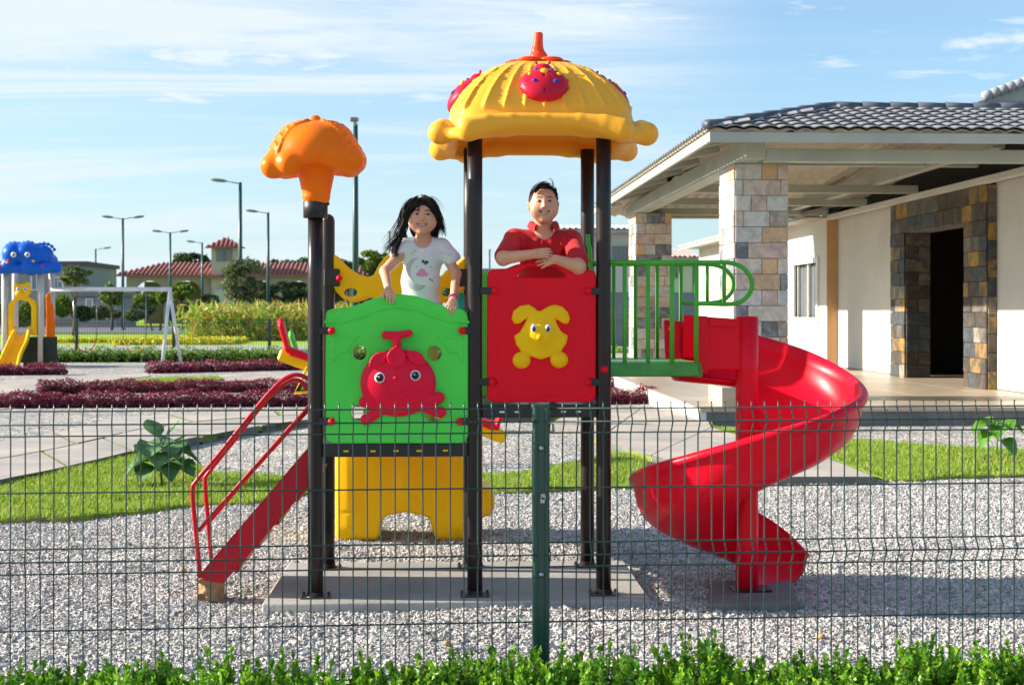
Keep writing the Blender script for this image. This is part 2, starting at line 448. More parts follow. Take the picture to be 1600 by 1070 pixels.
# ------------------------------------------------------------------ smooth solid modeller (distance field -> one skin)
class Solid:
    def __init__(s, lo, hi, vox, k=0.01):
        s.lo = np.array(lo, float); s.vox = vox; s.k = k
        s.n = np.ceil((np.array(hi, float) - s.lo) / vox).astype(int) + 1
        s.D = np.full(s.n, 1.0, np.float32)
    def _win(s, lo, hi, k):
        m = k + 3 * s.vox
        a = np.maximum(np.floor((np.array(lo) - m - s.lo) / s.vox).astype(int), 0)
        b = np.minimum(np.ceil((np.array(hi) + m - s.lo) / s.vox).astype(int) + 1, s.n)
        if np.any(b <= a): return None, None
        ax = [s.lo[i] + np.arange(a[i], b[i]) * s.vox for i in range(3)]
        X = np.stack(np.meshgrid(*ax, indexing='ij'), -1).astype(np.float32)
        return (slice(a[0], b[0]), slice(a[1], b[1]), slice(a[2], b[2])), X
    def _mix(s, w, d, k, op):
        A = s.D[w]
        if op == 'sub':
            d = -d; k = max(k, 1e-5); h = np.clip(0.5 - 0.5 * (d - A) / k, 0, 1)
            s.D[w] = (d * (1 - h) + A * h + k * h * (1 - h)).astype(np.float32)
        elif op == 'and':
            s.D[w] = np.maximum(A, d)
        else:
            k = max(k, 1e-5); h = np.clip(0.5 + 0.5 * (A - d) / k, 0, 1)
            s.D[w] = (A * (1 - h) + d * h - k * h * (1 - h)).astype(np.float32)
        return s
    def ell(s, c, r, rot=None, k=None, op='add'):
        k = s.k if k is None else k
        r = (r, r, r) if isinstance(r, (int, float)) else r
        m = max(r); c = np.array(c, float)
        if rot is None: w, X = s._win(c - np.array(r), c + np.array(r), k)
        else: w, X = s._win(c - m, c + m, k)
        if w is None: return s
        q = X - c.astype(np.float32)
        if rot is not None: q = q @ np.array(Euler(rot).to_matrix(), dtype=np.float32)
        rr = np.array(r, np.float32)
        k0 = np.linalg.norm(q / rr, axis=-1); k1 = np.linalg.norm(q / (rr * rr), axis=-1)
        d = k0 * (k0 - 1) / np.maximum(k1, 1e-6)
        d = np.where(k0 < 1e-3, -min(r), d)
        return s._mix(w, d, k, op)
    def cone(s, a, b, ra, rb=None, k=None, op='add', flat=None):
        """limb: two end points, two radii; flat=(axis vector, factor) squeezes the section"""
        k = s.k if k is None else k; rb = ra if rb is None else rb
        a = np.array(a, float); b = np.array(b, float); m = max(ra, rb)
        w, X = s._win(np.minimum(a, b) - m, np.maximum(a, b) + m, k)
        if w is None: return s
        ab = (b - a).astype(np.float32); q = X - a.astype(np.float32)
        t = np.clip((q @ ab) / max(float(ab @ ab), 1e-9), 0, 1)
        e = q - t[..., None] * ab
        if flat is not None:
            fa = np.array(flat[0], np.float32); fa /= np.linalg.norm(fa)
            pr = e @ fa
            e = e + (pr * (1.0 / flat[1] - 1.0))[..., None] * fa
        d = np.linalg.norm(e, axis=-1) - (ra + (rb - ra) * t)
        return s._mix(w, d, k, op)
    def chain(s, pts, rs, k=None, flat=None):
        for i in range(len(pts) - 1): s.cone(pts[i], pts[i + 1], rs[i], rs[i + 1], k=k, flat=flat)
        return s
    def box(s, c, half, rnd=0.0, rot=None, k=None, op='add'):
        k = s.k if k is None else k; c = np.array(c, float); h = np.array(half, float); m = np.linalg.norm(h)
        if rot is None: w, X = s._win(c - h, c + h, k)
        else: w, X = s._win(c - m, c + m, k)
        if w is None: return s
        q = X - c.astype(np.float32)
        if rot is not None: q = q @ np.array(Euler(rot).to_matrix(), dtype=np.float32)
        q = np.abs(q) - (h - rnd).astype(np.float32)
        d = np.linalg.norm(np.maximum(q, 0), axis=-1) + np.minimum(q.max(-1), 0) - rnd
        return s._mix(w, d, k, op)
    def mesh(s, relax=1):
        D = s.D; S = D < 0
        n = D.shape
        c = S[:-1, :-1, :-1].astype(np.int8)
        tot = sum(S[i:n[0]-1+i, j:n[1]-1+j, l:n[2]-1+l].astype(np.int8) for i in (0, 1) for j in (0, 1) for l in (0, 1))
        act = (tot > 0) & (tot < 8)
        I = np.argwhere(act)
        idx = np.full(act.shape, -1, np.int32); idx[act] = np.arange(len(I))
        P = np.zeros((len(I), 3)); cnt = np.zeros(len(I))
        cor = [(i, j, l) for i in (0, 1) for j in (0, 1) for l in (0, 1)]
        val = {q: D[I[:, 0] + q[0], I[:, 1] + q[1], I[:, 2] + q[2]] for q in cor}
        for q in cor:
            for ax in range(3):
                if q[ax] == 1: continue
                q2 = list(q); q2[ax] = 1; q2 = tuple(q2)
                a, b = val[q], val[q2]; x = (a < 0) != (b < 0)
                t = np.where(x, a / np.where(x, a - b, 1), 0)
                p = np.tile(np.array(q, float), (len(I), 1)); p[:, ax] += t
                P += np.where(x[:, None], p, 0); cnt += x
        P = (I + P / np.maximum(cnt, 1)[:, None])
        F = []
        for ax in range(3):
            o1, o2 = (ax + 1) % 3, (ax + 2) % 3
            sl0 = [slice(None)] * 3; sl1 = [slice(None)] * 3
            sl0[ax] = slice(0, n[ax] - 1); sl1[ax] = slice(1, n[ax])
            ch = S[tuple(sl0)] != S[tuple(sl1)]
            E = np.argwhere(ch)
            E = E[(E[:, o1] > 0) & (E[:, o2] > 0) & (E[:, o1] < n[o1] - 1) & (E[:, o2] < n[o2] - 1)]
            ins = S[E[:, 0], E[:, 1], E[:, 2]]
            def g(d1, d2):
                Q = E.copy(); Q[:, o1] -= d1; Q[:, o2] -= d2; return idx[Q[:, 0], Q[:, 1], Q[:, 2]]
            q = np.stack([g(1, 1), g(0, 1), g(0, 0), g(1, 0)], 1)
            q[~ins] = q[~ins][:, ::-1]
            F.append(q)
        F = np.concatenate(F); F = F[(F >= 0).all(1)]
        for _ in range(relax):
            A = np.zeros_like(P); C = np.zeros(len(P))
            for e in range(4):
                i, j = F[:, e], F[:, (e + 1) % 4]
                np.add.at(A, i, P[j]); np.add.at(A, j, P[i]); np.add.at(C, i, 1); np.add.at(C, j, 1)
            P = P * 0.5 + 0.5 * A / np.maximum(C, 1)[:, None]
        return s.lo + P * s.vox, F
    def build(s, name, m_, parent=None, relax=1, mfun=None):
        V, F = s.mesh(relax)
        mi = mfun(V[F].mean(1)) if mfun else None
        return np_mesh(name, V, F, m_, mi=mi, smooth=True, parent=parent)
# ================================================================== ground, gravel, lawns, paths
def poly_sheet(name, pts, z, m_, kind='structure', thick=0.0, side=None, parent=None):
    """flat outline (world x, y) at height z; with thickness it gets sides"""
    mb = MB(); P = [(p[0], p[1]) for p in pts]
    A = sum(P[i - 1][0] * P[i][1] - P[i][0] * P[i - 1][1] for i in range(len(P)))
    if A < 0: P = P[::-1]
    n = len(P)
    mb.add([(x, y, z) for x, y in P], [tuple(range(n))], 0, False)
    if thick:
        mb.add([(x, y, z) for x, y in P] + [(x, y, z - thick) for x, y in P],
               [(i, i + n, (i + 1) % n + n, (i + 1) % n) for i in range(n)], 1 if side else 0, False)
    return mb.build(name, [m_, side] if side else m_, parent, kind=kind)
def G(pts, z=0.0): return [gp(x, y, z) for x, y in pts]

def ground_mat(name, c_lo, c_hi, scale, c3=None, bump=0.3, bscale=40, rough=0.95):
    m, ns, ls, b = new_mat(name)
    tc = coords(ns)
    n1 = node(ns, 'ShaderNodeTexNoise', Scale=scale, Detail=10.0, Roughness=0.65); ls.new(tc, n1.inputs['Vector'])
    col = vary(ns, ls, n1.outputs['Fac'], c_lo, c_hi, (0.38, 0.62))
    if c3:
        n2 = node(ns, 'ShaderNodeTexNoise', Scale=scale * 0.22, Detail=6.0); ls.new(tc, n2.inputs['Vector'])
        mr = node(ns, 'ShaderNodeMapRange'); ls.new(n2.outputs['Fac'], mr.inputs[0]); mr.inputs[1].default_value = 0.5; mr.inputs[2].default_value = 0.7
        mx = ns.new('ShaderNodeMix'); mx.data_type = 'RGBA'; ls.new(mr.outputs[0], mx.inputs[0]); ls.new(col, mx.inputs[6]); mx.inputs[7].default_value = c4(c3)
        col = mx.outputs[2]
    ls.new(col, b.inputs['Base Color']); b.inputs['Roughness'].default_value = rough
    b.inputs['Specular IOR Level'].default_value = 0.2
    n3 = node(ns, 'ShaderNodeTexNoise', Scale=bscale, Detail=6.0); ls.new(tc, n3.inputs['Vector'])
    bp = node(ns, 'ShaderNodeBump', Strength=bump, Distance=0.03); ls.new(n3.outputs['Fac'], bp.inputs['Height'])
    ls.new(bp.outputs[0], b.inputs['Normal'])
    return m
M['lawn_far'] = ground_mat('lawn_far', (0.22, 0.40, 0.02), (0.36, 0.52, 0.03), 0.8, (0.38, 0.44, 0.06))
M['lawn_near'] = ground_mat('lawn_near', (0.14, 0.22, 0.025), (0.24, 0.32, 0.04), 3.0, (0.38, 0.30, 0.13), bump=0.6)
M['earth'] = ground_mat('earth', (0.16, 0.20, 0.06), (0.27, 0.27, 0.10), 0.05, (0.30, 0.26, 0.15))

def gravel_mat(name):
    m, ns, ls, b = new_mat(name)
    tc = coords(ns)
    vo = node(ns, 'ShaderNodeTexVoronoi', Scale=42.0); ls.new(tc, vo.inputs['Vector'])
    vo2 = node(ns, 'ShaderNodeTexVoronoi', Scale=21.0); ls.new(tc, vo2.inputs['Vector'])
    sp = ns.new('ShaderNodeSeparateColor'); ls.new(vo.outputs['Color'], sp.inputs[0])
    sp2 = ns.new('ShaderNodeSeparateColor'); ls.new(vo2.outputs['Color'], sp2.inputs[0])
    ad = node(ns, 'ShaderNodeMath', operation='ADD'); ls.new(sp.outputs[0], ad.inputs[0]); ls.new(sp2.outputs[0], ad.inputs[1])
    vo3 = node(ns, 'ShaderNodeTexVoronoi', Scale=9.0); ls.new(tc, vo3.inputs['Vector']); sp3 = ns.new('ShaderNodeSeparateColor'); ls.new(vo3.outputs['Color'], sp3.inputs[0])
    ad3 = node(ns, 'ShaderNodeMath', operation='MULTIPLY_ADD'); ls.new(sp3.outputs[0], ad3.inputs[0]); ad3.inputs[1].default_value = .7; ls.new(ad.outputs[0], ad3.inputs[2])
    hf = node(ns, 'ShaderNodeMath', operation='MULTIPLY'); ls.new(ad3.outputs[0], hf.inputs[0]); hf.inputs[1].default_value = 0.38
    r = ns.new('ShaderNodeValToRGB'); e = r.color_ramp.elements
    e.new(0.5); e.new(0.75)
    for i, (p, c) in enumerate(((0.12, (0.13, 0.13, 0.125)), (0.38, (0.33, 0.32, 0.31)), (0.58, (0.50, 0.485, 0.465)), (0.85, (0.74, 0.72, 0.69)))):
        e[i].position = p; e[i].color = c4(c)
    ls.new(hf.outputs[0], r.inputs[0])
    big = node(ns, 'ShaderNodeTexNoise', Scale=0.9, Detail=5.0); ls.new(tc, big.inputs['Vector'])
    w = vary(ns, ls, big.outputs['Fac'], (0.80, 0.80, 0.80), (1.0, 0.96, 0.89), (0.35, 0.65))
    mx = ns.new('ShaderNodeMix'); mx.data_type = 'RGBA'; mx.blend_type = 'MULTIPLY'; mx.inputs[0].default_value = 1
    ls.new(r.outputs[0], mx.inputs[6]); ls.new(w, mx.inputs[7]); ls.new(mx.outputs[2], b.inputs['Base Color'])
    b.inputs['Roughness'].default_value = 0.9; b.inputs['Specular IOR Level'].default_value = 0.25
    bp = node(ns, 'ShaderNodeBump', Strength=1.0, Distance=0.02, invert=True); ls.new(vo.outputs['Distance'], bp.inputs['Height'])
    bp2 = node(ns, 'ShaderNodeBump', Strength=0.6, Distance=0.03, invert=True); ls.new(vo2.outputs['Distance'], bp2.inputs['Height'])
    ls.new(bp.outputs[0], bp2.inputs['Normal']); ls.new(bp2.outputs[0], b.inputs['Normal'])
    return m
M['gravel'] = gravel_mat('gravel')
M['pebble'] = leafmat('pebble', [(0.23, 0.225, 0.22), (0.38, 0.37, 0.36), (0.46, 0.45, 0.435), (0.52, 0.505, 0.49), (0.46, 0.42, 0.375), (0.66, 0.645, 0.625)], rough=0.85, trans=0)
M['blade'] = leafmat('blade', [(0.12, 0.27, 0.012), (0.24, 0.42, 0.015), (0.32, 0.48, 0.03), (0.50, 0.46, 0.13), (0.18, 0.34, 0.015)], rough=0.6, trans=0.35)

g = MB(); g.add([(-1500, -300, 0), (1500, -300, 0), (1500, 2500, 0), (-1500, 2500, 0)], [(0, 1, 2, 3)], 0, False)
g.build('ground', M['earth'], kind='structure')

def hgt(x, y):
    """low mounds of the raked gravel"""
    return 0.012 * np.sin(x * 2.1 + 1.3 * np.sin(y * 1.3)) * np.cos(y * 2.7 + 0.7 * np.sin(x * 1.9)) + 0.008 * np.sin(x * 5.3 + y * 3.1) * np.sin(y * 6.1 - x * 1.7)
xs = np.linspace(-9, 9, 181); ys = np.linspace(4.0, 13.0, 91)
XX, YY = np.meshgrid(xs, ys, indexing='ij')
fade = np.clip((9 - np.abs(XX)) / 1.0, 0, 1) * np.clip((13 - YY) / 2.0, 0, 1) * np.clip((YY - 4) / 0.5, 0, 1)
ZZ = 0.028 + hgt(XX, YY) * fade
ii = np.arange(181 * 91).reshape(181, 91)
Fq = np.stack([ii[:-1, :-1], ii[1:, :-1], ii[1:, 1:], ii[:-1, 1:]], -1).reshape(-1, 4)
np_mesh('gravel_ground', np.stack([XX, YY, ZZ], -1).reshape(-1, 3), Fq, M['gravel'], smooth=True, kind='structure')
g = MB(); g.add([(-60, -3, 0.012), (45, -3, 0.012), (45, 40.5, 0.012), (-60, 40.5, 0.012)], [(0, 1, 2, 3)], 0, False)
g.build('gravel_ground', M['gravel'], kind='structure')

def pebbles(name, n, box, size, zf):
    """loose broken stones, each a small crooked block"""
    x = RNG.uniform(box[0], box[1], n)
    # denser towards the camera, where single stones can be seen
    u = RNG.uniform(0, 1, n); y = box[2] + (box[3] - box[2]) * u ** 1.35
    s = size * RNG.lognormal(0, 0.32, n)
    base = np.array([(1.25, 0, 0), (-1.25, 0, 0), (0, 1.25, 0), (0, -1.25, 0), (0, 0, 1.25), (0, 0, -1.25)], float)
    V = (base[None] * RNG.uniform(0.6, 1.1, (n, 6, 1)) + RNG.uniform(-.35, .35, (n, 6, 3))) * (s[:, None, None] * RNG.uniform(0.35, 0.7, (n, 1, 3)))
    a = RNG.normal(0, 1, (n, 4)); a /= np.linalg.norm(a, axis=1)[:, None]
    w_, i_, j_, k_ = a.T
    Q = np.stack([np.stack([1 - 2 * (j_**2 + k_**2), 2 * (i_*j_ - k_*w_), 2 * (i_*k_ + j_*w_)], -1),
                  np.stack([2 * (i_*j_ + k_*w_), 1 - 2 * (i_**2 + k_**2), 2 * (j_*k_ - i_*w_)], -1),
                  np.stack([2 * (i_*k_ - j_*w_), 2 * (j_*k_ + i_*w_), 1 - 2 * (i_**2 + j_**2)], -1)], 1)
    V = np.einsum('nij,nkj->nki', Q, V)
    V += np.stack([x, y, zf(x, y) + s * 0.12], -1)[:, None, :]
    f = np.array([(0, 2, 4), (2, 1, 4), (1, 3, 4), (3, 0, 4), (2, 0, 5), (1, 2, 5), (3, 1, 5), (0, 3, 5)])
    F = (f[None] + (np.arange(n) * 6)[:, None, None]).reshape(-1, 3)
    return np_mesh(name, V.reshape(-1, 3), F, M['pebble'], kind='stuff')
def zgrav(x, y):
    fd = np.clip((9 - np.abs(x)) / 1.0, 0, 1) * np.clip((13 - y) / 2.0, 0, 1) * np.clip((y - 4) / 0.5, 0, 1)
    return 0.028 + hgt(x, y) * fd
tag(pebbles('gravel', 175000, (-4.2, 4.5, 4.5, 12.0), 0.0122, zgrav), 'pale grey crushed gravel spread over the playground floor', 'gravel', kind='stuff')

def in_poly(x, y, P):
    c = np.zeros(len(x), bool); n = len(P)
    for i in range(n):
        x0, y0 = P[i - 1][0], P[i - 1][1]; x1, y1 = P[i][0], P[i][1]
        if y0 == y1: continue
        c ^= ((y0 > y) != (y1 > y)) & (x < (x1 - x0) * (y - y0) / (y1 - y0) + x0)
    return c
def blades(P, n, z, h, name, label):
    P = [(p[0], p[1]) for p in P]
    lo = np.min(P, 0); hi = np.max(P, 0)
    x = RNG.uniform(lo[0], hi[0], n * 3); y = RNG.uniform(lo[1], hi[1], n * 3)
    k = in_poly(x, y, P); x, y = x[k][:n], y[k][:n]; n = len(x)
    # tufts: grass grows thicker and higher in patches
    t = 0.5 + 0.5 * np.sin(x * 3.1 + np.sin(y * 4.3)) * np.cos(y * 2.7 + x)
    pt = 0.5 + 0.5 * np.sin(x * 1.7 + 2 * np.sin(y * 2.3)) * np.sin(y * 3.9 + np.cos(x * 5.1)); kp = RNG.uniform(0, 1, n) < np.clip(pt * 2.6, .12, 1)
    x, y, t = x[kp], y[kp], t[kp]; n = len(x)
    hh = h * RNG.uniform(0.5, 1.2, n) * (0.65 + 0.6 * t)
    a = RNG.uniform(0, 2 * pi, n); w = 0.006
    dx, dy = np.cos(a) * w, np.sin(a) * w
    lx, ly = RNG.normal(0, 0.4, n) * hh, RNG.normal(0, 0.4, n) * hh
    zz = np.full(n, z)
    V = np.stack([np.stack([x - dx, y - dy, zz], -1), np.stack([x + dx, y + dy, zz], -1), np.stack([x + lx, y + ly, z + hh], -1)], 1)
    o = np_mesh(name, V.reshape(-1, 3), np.arange(3 * n).reshape(-1, 3), M['blade'], kind='stuff')
    tag(o, label, 'grass'); return o
def lawn(pts, label, n=26000, h=0.045, z=0.05):
    P = G(pts, z); P = [tuple(v) for v in P]
    poly_sheet('lawn', P, z, M['lawn_near'], thick=0.06)
    if n: blades(P, n, z - 0.002, h, 'grass', label)
def smooth_edge(pts, amp=1.2, seg=7):
    S = spline([(x, y, 0) for x, y in pts], seg)
    return [(p.x + random.uniform(-amp, amp), p.y + random.uniform(-amp, amp) * 0.7) for p in S]
top = smooth_edge([(-240, 800), (-100, 778), (0, 757), (80, 742), (155, 724), (220, 706), (270, 712), (340, 738), (420, 744), (500, 748), (620, 746), (760, 741), (830, 735), (900, 722), (958, 708), (1010, 720)], 0.6)
bot = smooth_edge([(1012, 757), (950, 760), (830, 766), (700, 771), (560, 767), (470, 770), (400, 784), (320, 789), (240, 795), (120, 806), (0, 814), (-120, 835), (-260, 850)], 1.6)
lawn(top + bot, 'short yellow-green grass in the strip behind the play structure', 60000)
top = smooth_edge([(1262, 700), (1290, 690), (1340, 687), (1450, 696), (1600, 703), (1760, 709)], 0.5)
bot = smooth_edge([(1760, 733), (1600, 741), (1480, 745), (1425, 750), (1385, 749)], 1.0)
lawn(top + bot, 'short bright green grass in the patch before the stone house', 26000)
lawn([(1112, 668), (1160, 668), (1190, 690), (1140, 684)], 'small wedge of grass at the corner of the terrace', 2500)
lawn([(180, 598), (240, 590), (340, 588), (350, 592), (300, 598)], 'thin strip of bright grass between the burgundy hedges', 5000)
lawn([(955, 572), (1110, 572), (1110, 566), (955, 566)], 'grass strip far behind the green balcony', 0)

# the paved paths: each big slab is a piece of its own
def slab_path(name, front, back, n_long, rows, thick=0.10, z=0.10, gap=0.075):
    F_ = [Vector((p.x, p.y)) for p in G(front, z)]; B_ = [Vector((p.x, p.y)) for p in G(back, z)]
    def along(P, t):
        L = [0]
        for i in range(1, len(P)): L.append(L[-1] + (P[i] - P[i - 1]).length)
        d = t * L[-1]
        for i in range(1, len(P)):
            if d <= L[i] + 1e-9:
                return P[i - 1].lerp(P[i], (d - L[i - 1]) / max(L[i] - L[i - 1], 1e-9))
        return P[-1]
    root = poly_sheet(name, [tuple(p) for p in F_] + [tuple(p) for p in B_[::-1]], z - 0.014, M['lawn_near'], thick=0.05)
    rnd = random.Random(3)
    cuts = [i / n_long for i in range(n_long + 1)]
    for r in range(rows):
        off = 0 if r == 0 else 0.4 / n_long
        cc = [0.0] + [min(1, c + off + rnd.uniform(-.15, .15) / n_long) for c in cuts[1 if off == 0 else 0:-1]] + [1.0]
        cc = sorted(set(cc))
        for i in range(len(cc) - 1):
            if cc[i + 1] - cc[i] < 0.15 / n_long: continue
            q = []
            L = (along(F_, cc[i + 1]) - along(F_, cc[i])).length
            W = (along(F_, cc[i]) - along(B_, cc[i])).length
            e, w = gap / max(L, .2) / 2 * (cc[i + 1] - cc[i]), gap / max(W, .2) / 2
            lo_, hi_ = r / rows, (r + 1) / rows
            k = 4
            for j in range(k + 1):
                t = cc[i] + e + (cc[i + 1] - cc[i] - 2 * e) * j / k; q.append(along(F_, t).lerp(along(B_, t), lo_ + (w if r else 0)))
            for j in range(k + 1):
                t = cc[i + 1] - e - (cc[i + 1] - cc[i] - 2 * e) * j / k; q.append(along(F_, t).lerp(along(B_, t), hi_ - w))
            poly_sheet('paving_slab', [tuple(p) for p in q], z + rnd.uniform(-.004, .004), M['paver'], kind=None, thick=thick, side=M['concrete_dark'], parent=root)
    return root
slab_path('path', [(-240, 800), (-60, 762), (0, 748), (80, 733), (155, 716), (220, 700), (290, 686), (390, 667), (480, 655), (700, 649), (870, 647)],
          [(-200, 735), (-80, 702), (0, 690), (60, 680), (120, 668), (160, 656), (230, 648), (330, 643), (480, 640), (700, 638), (870, 637)], 8, 2)
quads = ([(862, 661), (905, 638), (1000, 638), (935, 684)], [(936.5, 685), (1001.5, 638), (1098, 641), (1111, 667), (1017, 710)],
         [(1018.5, 711), (1112, 668), (1186, 690), (1109, 734)], [(1111, 734.5), (1188, 690.5), (1275, 708), (1366, 744), (1215, 744)])
rp_ = poly_sheet('path', G([(858, 662), (902, 637), (1100, 640), (1118, 668), (1278, 707), (1372, 745), (1215, 746), (1105, 736), (1012, 712)], .08), 0.082, M['lawn_near'], thick=0.05)
for q in quads: poly_sheet('paving_slab', G(q, .1), 0.10 + random.uniform(-.003, .003), M['paver'], kind=None, thick=0.10, side=M['concrete_dark'], parent=rp_)
poly_sheet('path', G([(-160, 640), (-40, 628), (48, 627), (70, 606), (200, 602), (235, 590), (480, 580), (700, 578), (900, 578), (960, 582), (960, 590), (480, 592), (300, 598), (250, 604), (100, 604), (60, 612), (60, 634), (-100, 650)], .02), 0.022, M['paver'])
poly_sheet('path', G([(-100, 606), (0, 596), (90, 590), (230, 583), (235, 588), (100, 604), (0, 616), (-100, 626)], .02), 0.026, M['paver'])
# far bands: footpath, lawn, road, lawn beyond
for nm, y0, y1, m_, z in (('footpath', 52, 60, 'concrete', 0.03), ('lawn', 60, 88, 'lawn_far', 0.025), ('road', 88, 131, 'asphalt', 0.03), ('lawn', 131, 420, 'lawn_far', 0.025)):
    g = MB(); g.box((0, (y0 + y1) / 2, z / 2), (500, y1 - y0 - 0.02, z)); g.build(nm, M[m_], kind='structure')
g = MB(); g.box((0, 87.9, 0.07), (500, 0.18, 0.14)); g.build('kerb', M['concrete'], kind='structure')

# ================================================================== leaves and plants
def leaf_arrays(C, size, nrm=None, aspect=0.5, fold=0.25, up=0.0, dirs=None):
    """C (n,3) centres; every leaf is a folded diamond of two faces"""
    n = len(C)
    d = RNG.normal(0, 1, (n, 3)) if dirs is None else dirs + RNG.normal(0, 0.35, (n, 3))
    d[:, 2] += up
    d /= np.linalg.norm(d, axis=1)[:, None] + 1e-9
    s = np.cross(d, RNG.normal(0, 1, (n, 3))); s /= np.linalg.norm(s, axis=1)[:, None] + 1e-9
    u = np.cross(d, s)
    sz = (size * RNG.lognormal(0, 0.22, n))[:, None]
    a = C - d * sz * 0.5; b = C + d * sz * 0.5
    l = C + s * sz * aspect * 0.5 + u * sz * fold * 0.3; r = C - s * sz * aspect * 0.5 + u * sz * fold * 0.3
    V = np.stack([a, l, b, r], 1).reshape(-1, 3)
    k = (np.arange(n) * 4)[:, None]
    F = np.concatenate([k + np.array([[0, 2, 1]]), k + np.array([[0, 3, 2]])])
    return V, F
def leaf_mesh(name, C, size, m_, parent=None, kind=None, **kw):
    V, F = leaf_arrays(np.asarray(C, float), size, **kw)
    return np_mesh(name, V, F, m_, parent=parent, kind=kind)
M['burgundy'] = leafmat('burgundy', [(0.10, 0.008, 0.025), (0.22, 0.015, 0.05), (0.34, 0.03, 0.075), (0.16, 0.014, 0.04), (0.44, 0.08, 0.13)], 0.45, 0.25)
M['hedge_leaf'] = leafmat('hedge_leaf', [(0.05, 0.16, 0.012), (0.14, 0.32, 0.015), (0.26, 0.46, 0.02), (0.08, 0.20, 0.012)], 0.4, 0.3)
M['box_leaf'] = leafmat('box_leaf', [(0.03, 0.14, 0.01), (0.10, 0.32, 0.012), (0.22, 0.48, 0.018), (0.40, 0.62, 0.04), (0.07, 0.24, 0.012)], 0.35, 0.38)
M['tree_leaf'] = leafmat('tree_leaf', [(0.03, 0.075, 0.015), (0.06, 0.12, 0.02), (0.11, 0.17, 0.035), (0.04, 0.09, 0.02)], 0.5, 0.3)
M['tree_grey'] = leafmat('tree_grey', [(0.08, 0.11, 0.05), (0.13, 0.17, 0.07), (0.20, 0.24, 0.11), (0.07, 0.10, 0.045)], 0.5, 0.3)
M['tree_bright'] = leafmat('tree_bright', [(0.08, 0.15, 0.015), (0.15, 0.24, 0.02), (0.24, 0.32, 0.03), (0.10, 0.18, 0.02)], 0.5, 0.3)
M['tree_dark'] = leafmat('tree_dark', [(0.02, 0.045, 0.012), (0.04, 0.075, 0.018), (0.06, 0.10, 0.025)], 0.6, 0.2)
M['corn_leaf'] = leafmat('corn_leaf', [(0.14, 0.32, 0.03), (0.28, 0.46, 0.05), (0.52, 0.50, 0.12), (0.62, 0.38, 0.10), (0.20, 0.38, 0.04)], 0.5, 0.35)
M['flower'] = leafmat('flower', [(0.55, 0.55, 0.02), (0.75, 0.62, 0.02), (0.30, 0.42, 0.03)], 0.6, 0.2)
M['dry_grass'] = leafmat('dry_grass', [(0.34, 0.26, 0.12), (0.45, 0.36, 0.16), (0.22, 0.26, 0.06)], 0.7, 0.2)
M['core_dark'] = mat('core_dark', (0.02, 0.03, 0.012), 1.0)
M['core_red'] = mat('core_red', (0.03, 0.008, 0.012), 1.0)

def hedge(p0, p1, depth, h, leaf, dens, m_, core, label, cat='hedge', group=None):
    p0, p1 = Vector((p0[0], p0[1], 0)), Vector((p1[0], p1[1], 0)); d = p1 - p0; L = d.length; d.normalize(); s = Vector((-d.y, d.x, 0))
    root = empty('hedge', tuple((p0 + p1) / 2), label, cat, group)
    n = int(L * dens * 1.7)
    t = RNG.uniform(0, L, n); v = RNG.uniform(-1, 1, n); z = RNG.uniform(0, 1, n) ** 0.75
    # keep leaves near the outer skin of the row
    v = np.sign(v) * np.abs(v) ** 0.4
    top_ = h * (0.86 + 0.10 * np.sin(t * 5.1) + 0.08 * np.sin(t * 12.7 + 1) + RNG.normal(0, 0.07, n))
    wv = depth / 2 * (1 - 0.35 * z ** 3)
    P = np.array(p0)[None] + t[:, None] * np.array(d)[None] + (v * wv)[:, None] * np.array(s)[None]
    P[:, 2] = 0.03 + z * top_
    leaf_mesh('foliage', P, leaf, m_, root, kind='stuff', aspect=0.5, up=0.7)
    c = MB(); k = max(3, int(L / 0.4)); vs = []; ang = math.atan2(d.y, d.x)
    for i in range(k):
        q = p0 + d * (L * (i + .5) / k)
        c.ball((q.x, q.y, h * 0.28), (L / k * 0.62, depth * 0.30, h * 0.42 * random.uniform(.8, 1.1)), 8, rot=(0, 0, ang))
    c.build('dark_core', core, root)  # near-black filler balls inside the leaves
    return root
A0, A1 = gp(-120, 638), gp(478, 635)
hb = 'burgundy hedges across the gravel'
hedge(gp(-130, 639), gp(700, 634), 0.42, 0.235, 0.035, 1500, M['burgundy'], M['core_red'], 'long front burgundy hedge across the gravel left of the play structure', group=hb)
hedge(gp(760, 634), gp(1028, 631), 0.42, 0.26, 0.035, 1500, M['burgundy'], M['core_red'], 'burgundy hedge that ends right of the red panel, front one', group=hb)
hedge(gp(60, 615), gp(700, 612), 0.42, 0.235, 0.035, 1400, M['burgundy'], M['core_red'], 'second long burgundy hedge, just behind the front one', group=hb)
hedge(gp(800, 609), gp(985, 607), 0.42, 0.24, 0.035, 1400, M['burgundy'], M['core_red'], 'burgundy hedge stub under the green balcony, rear one', group=hb)
hedge(gp(230, 584), gp(480, 578), 0.5, 0.27, 0.045, 900, M['burgundy'], M['core_red'], 'farthest burgundy hedge, in front of the white swing leg', group=hb)
hedge(gp(-130, 588), gp(104, 586), 0.5, 0.27, 0.045, 900, M['burgundy'], M['core_red'], 'burgundy hedge at the foot of the yellow slide', group=hb)
hedge(gp(-200, 566), gp(1150, 564), 0.8, 0.42, 0.07, 420, M['hedge_leaf'], M['core_dark'], 'low green hedge along the far wire fence')

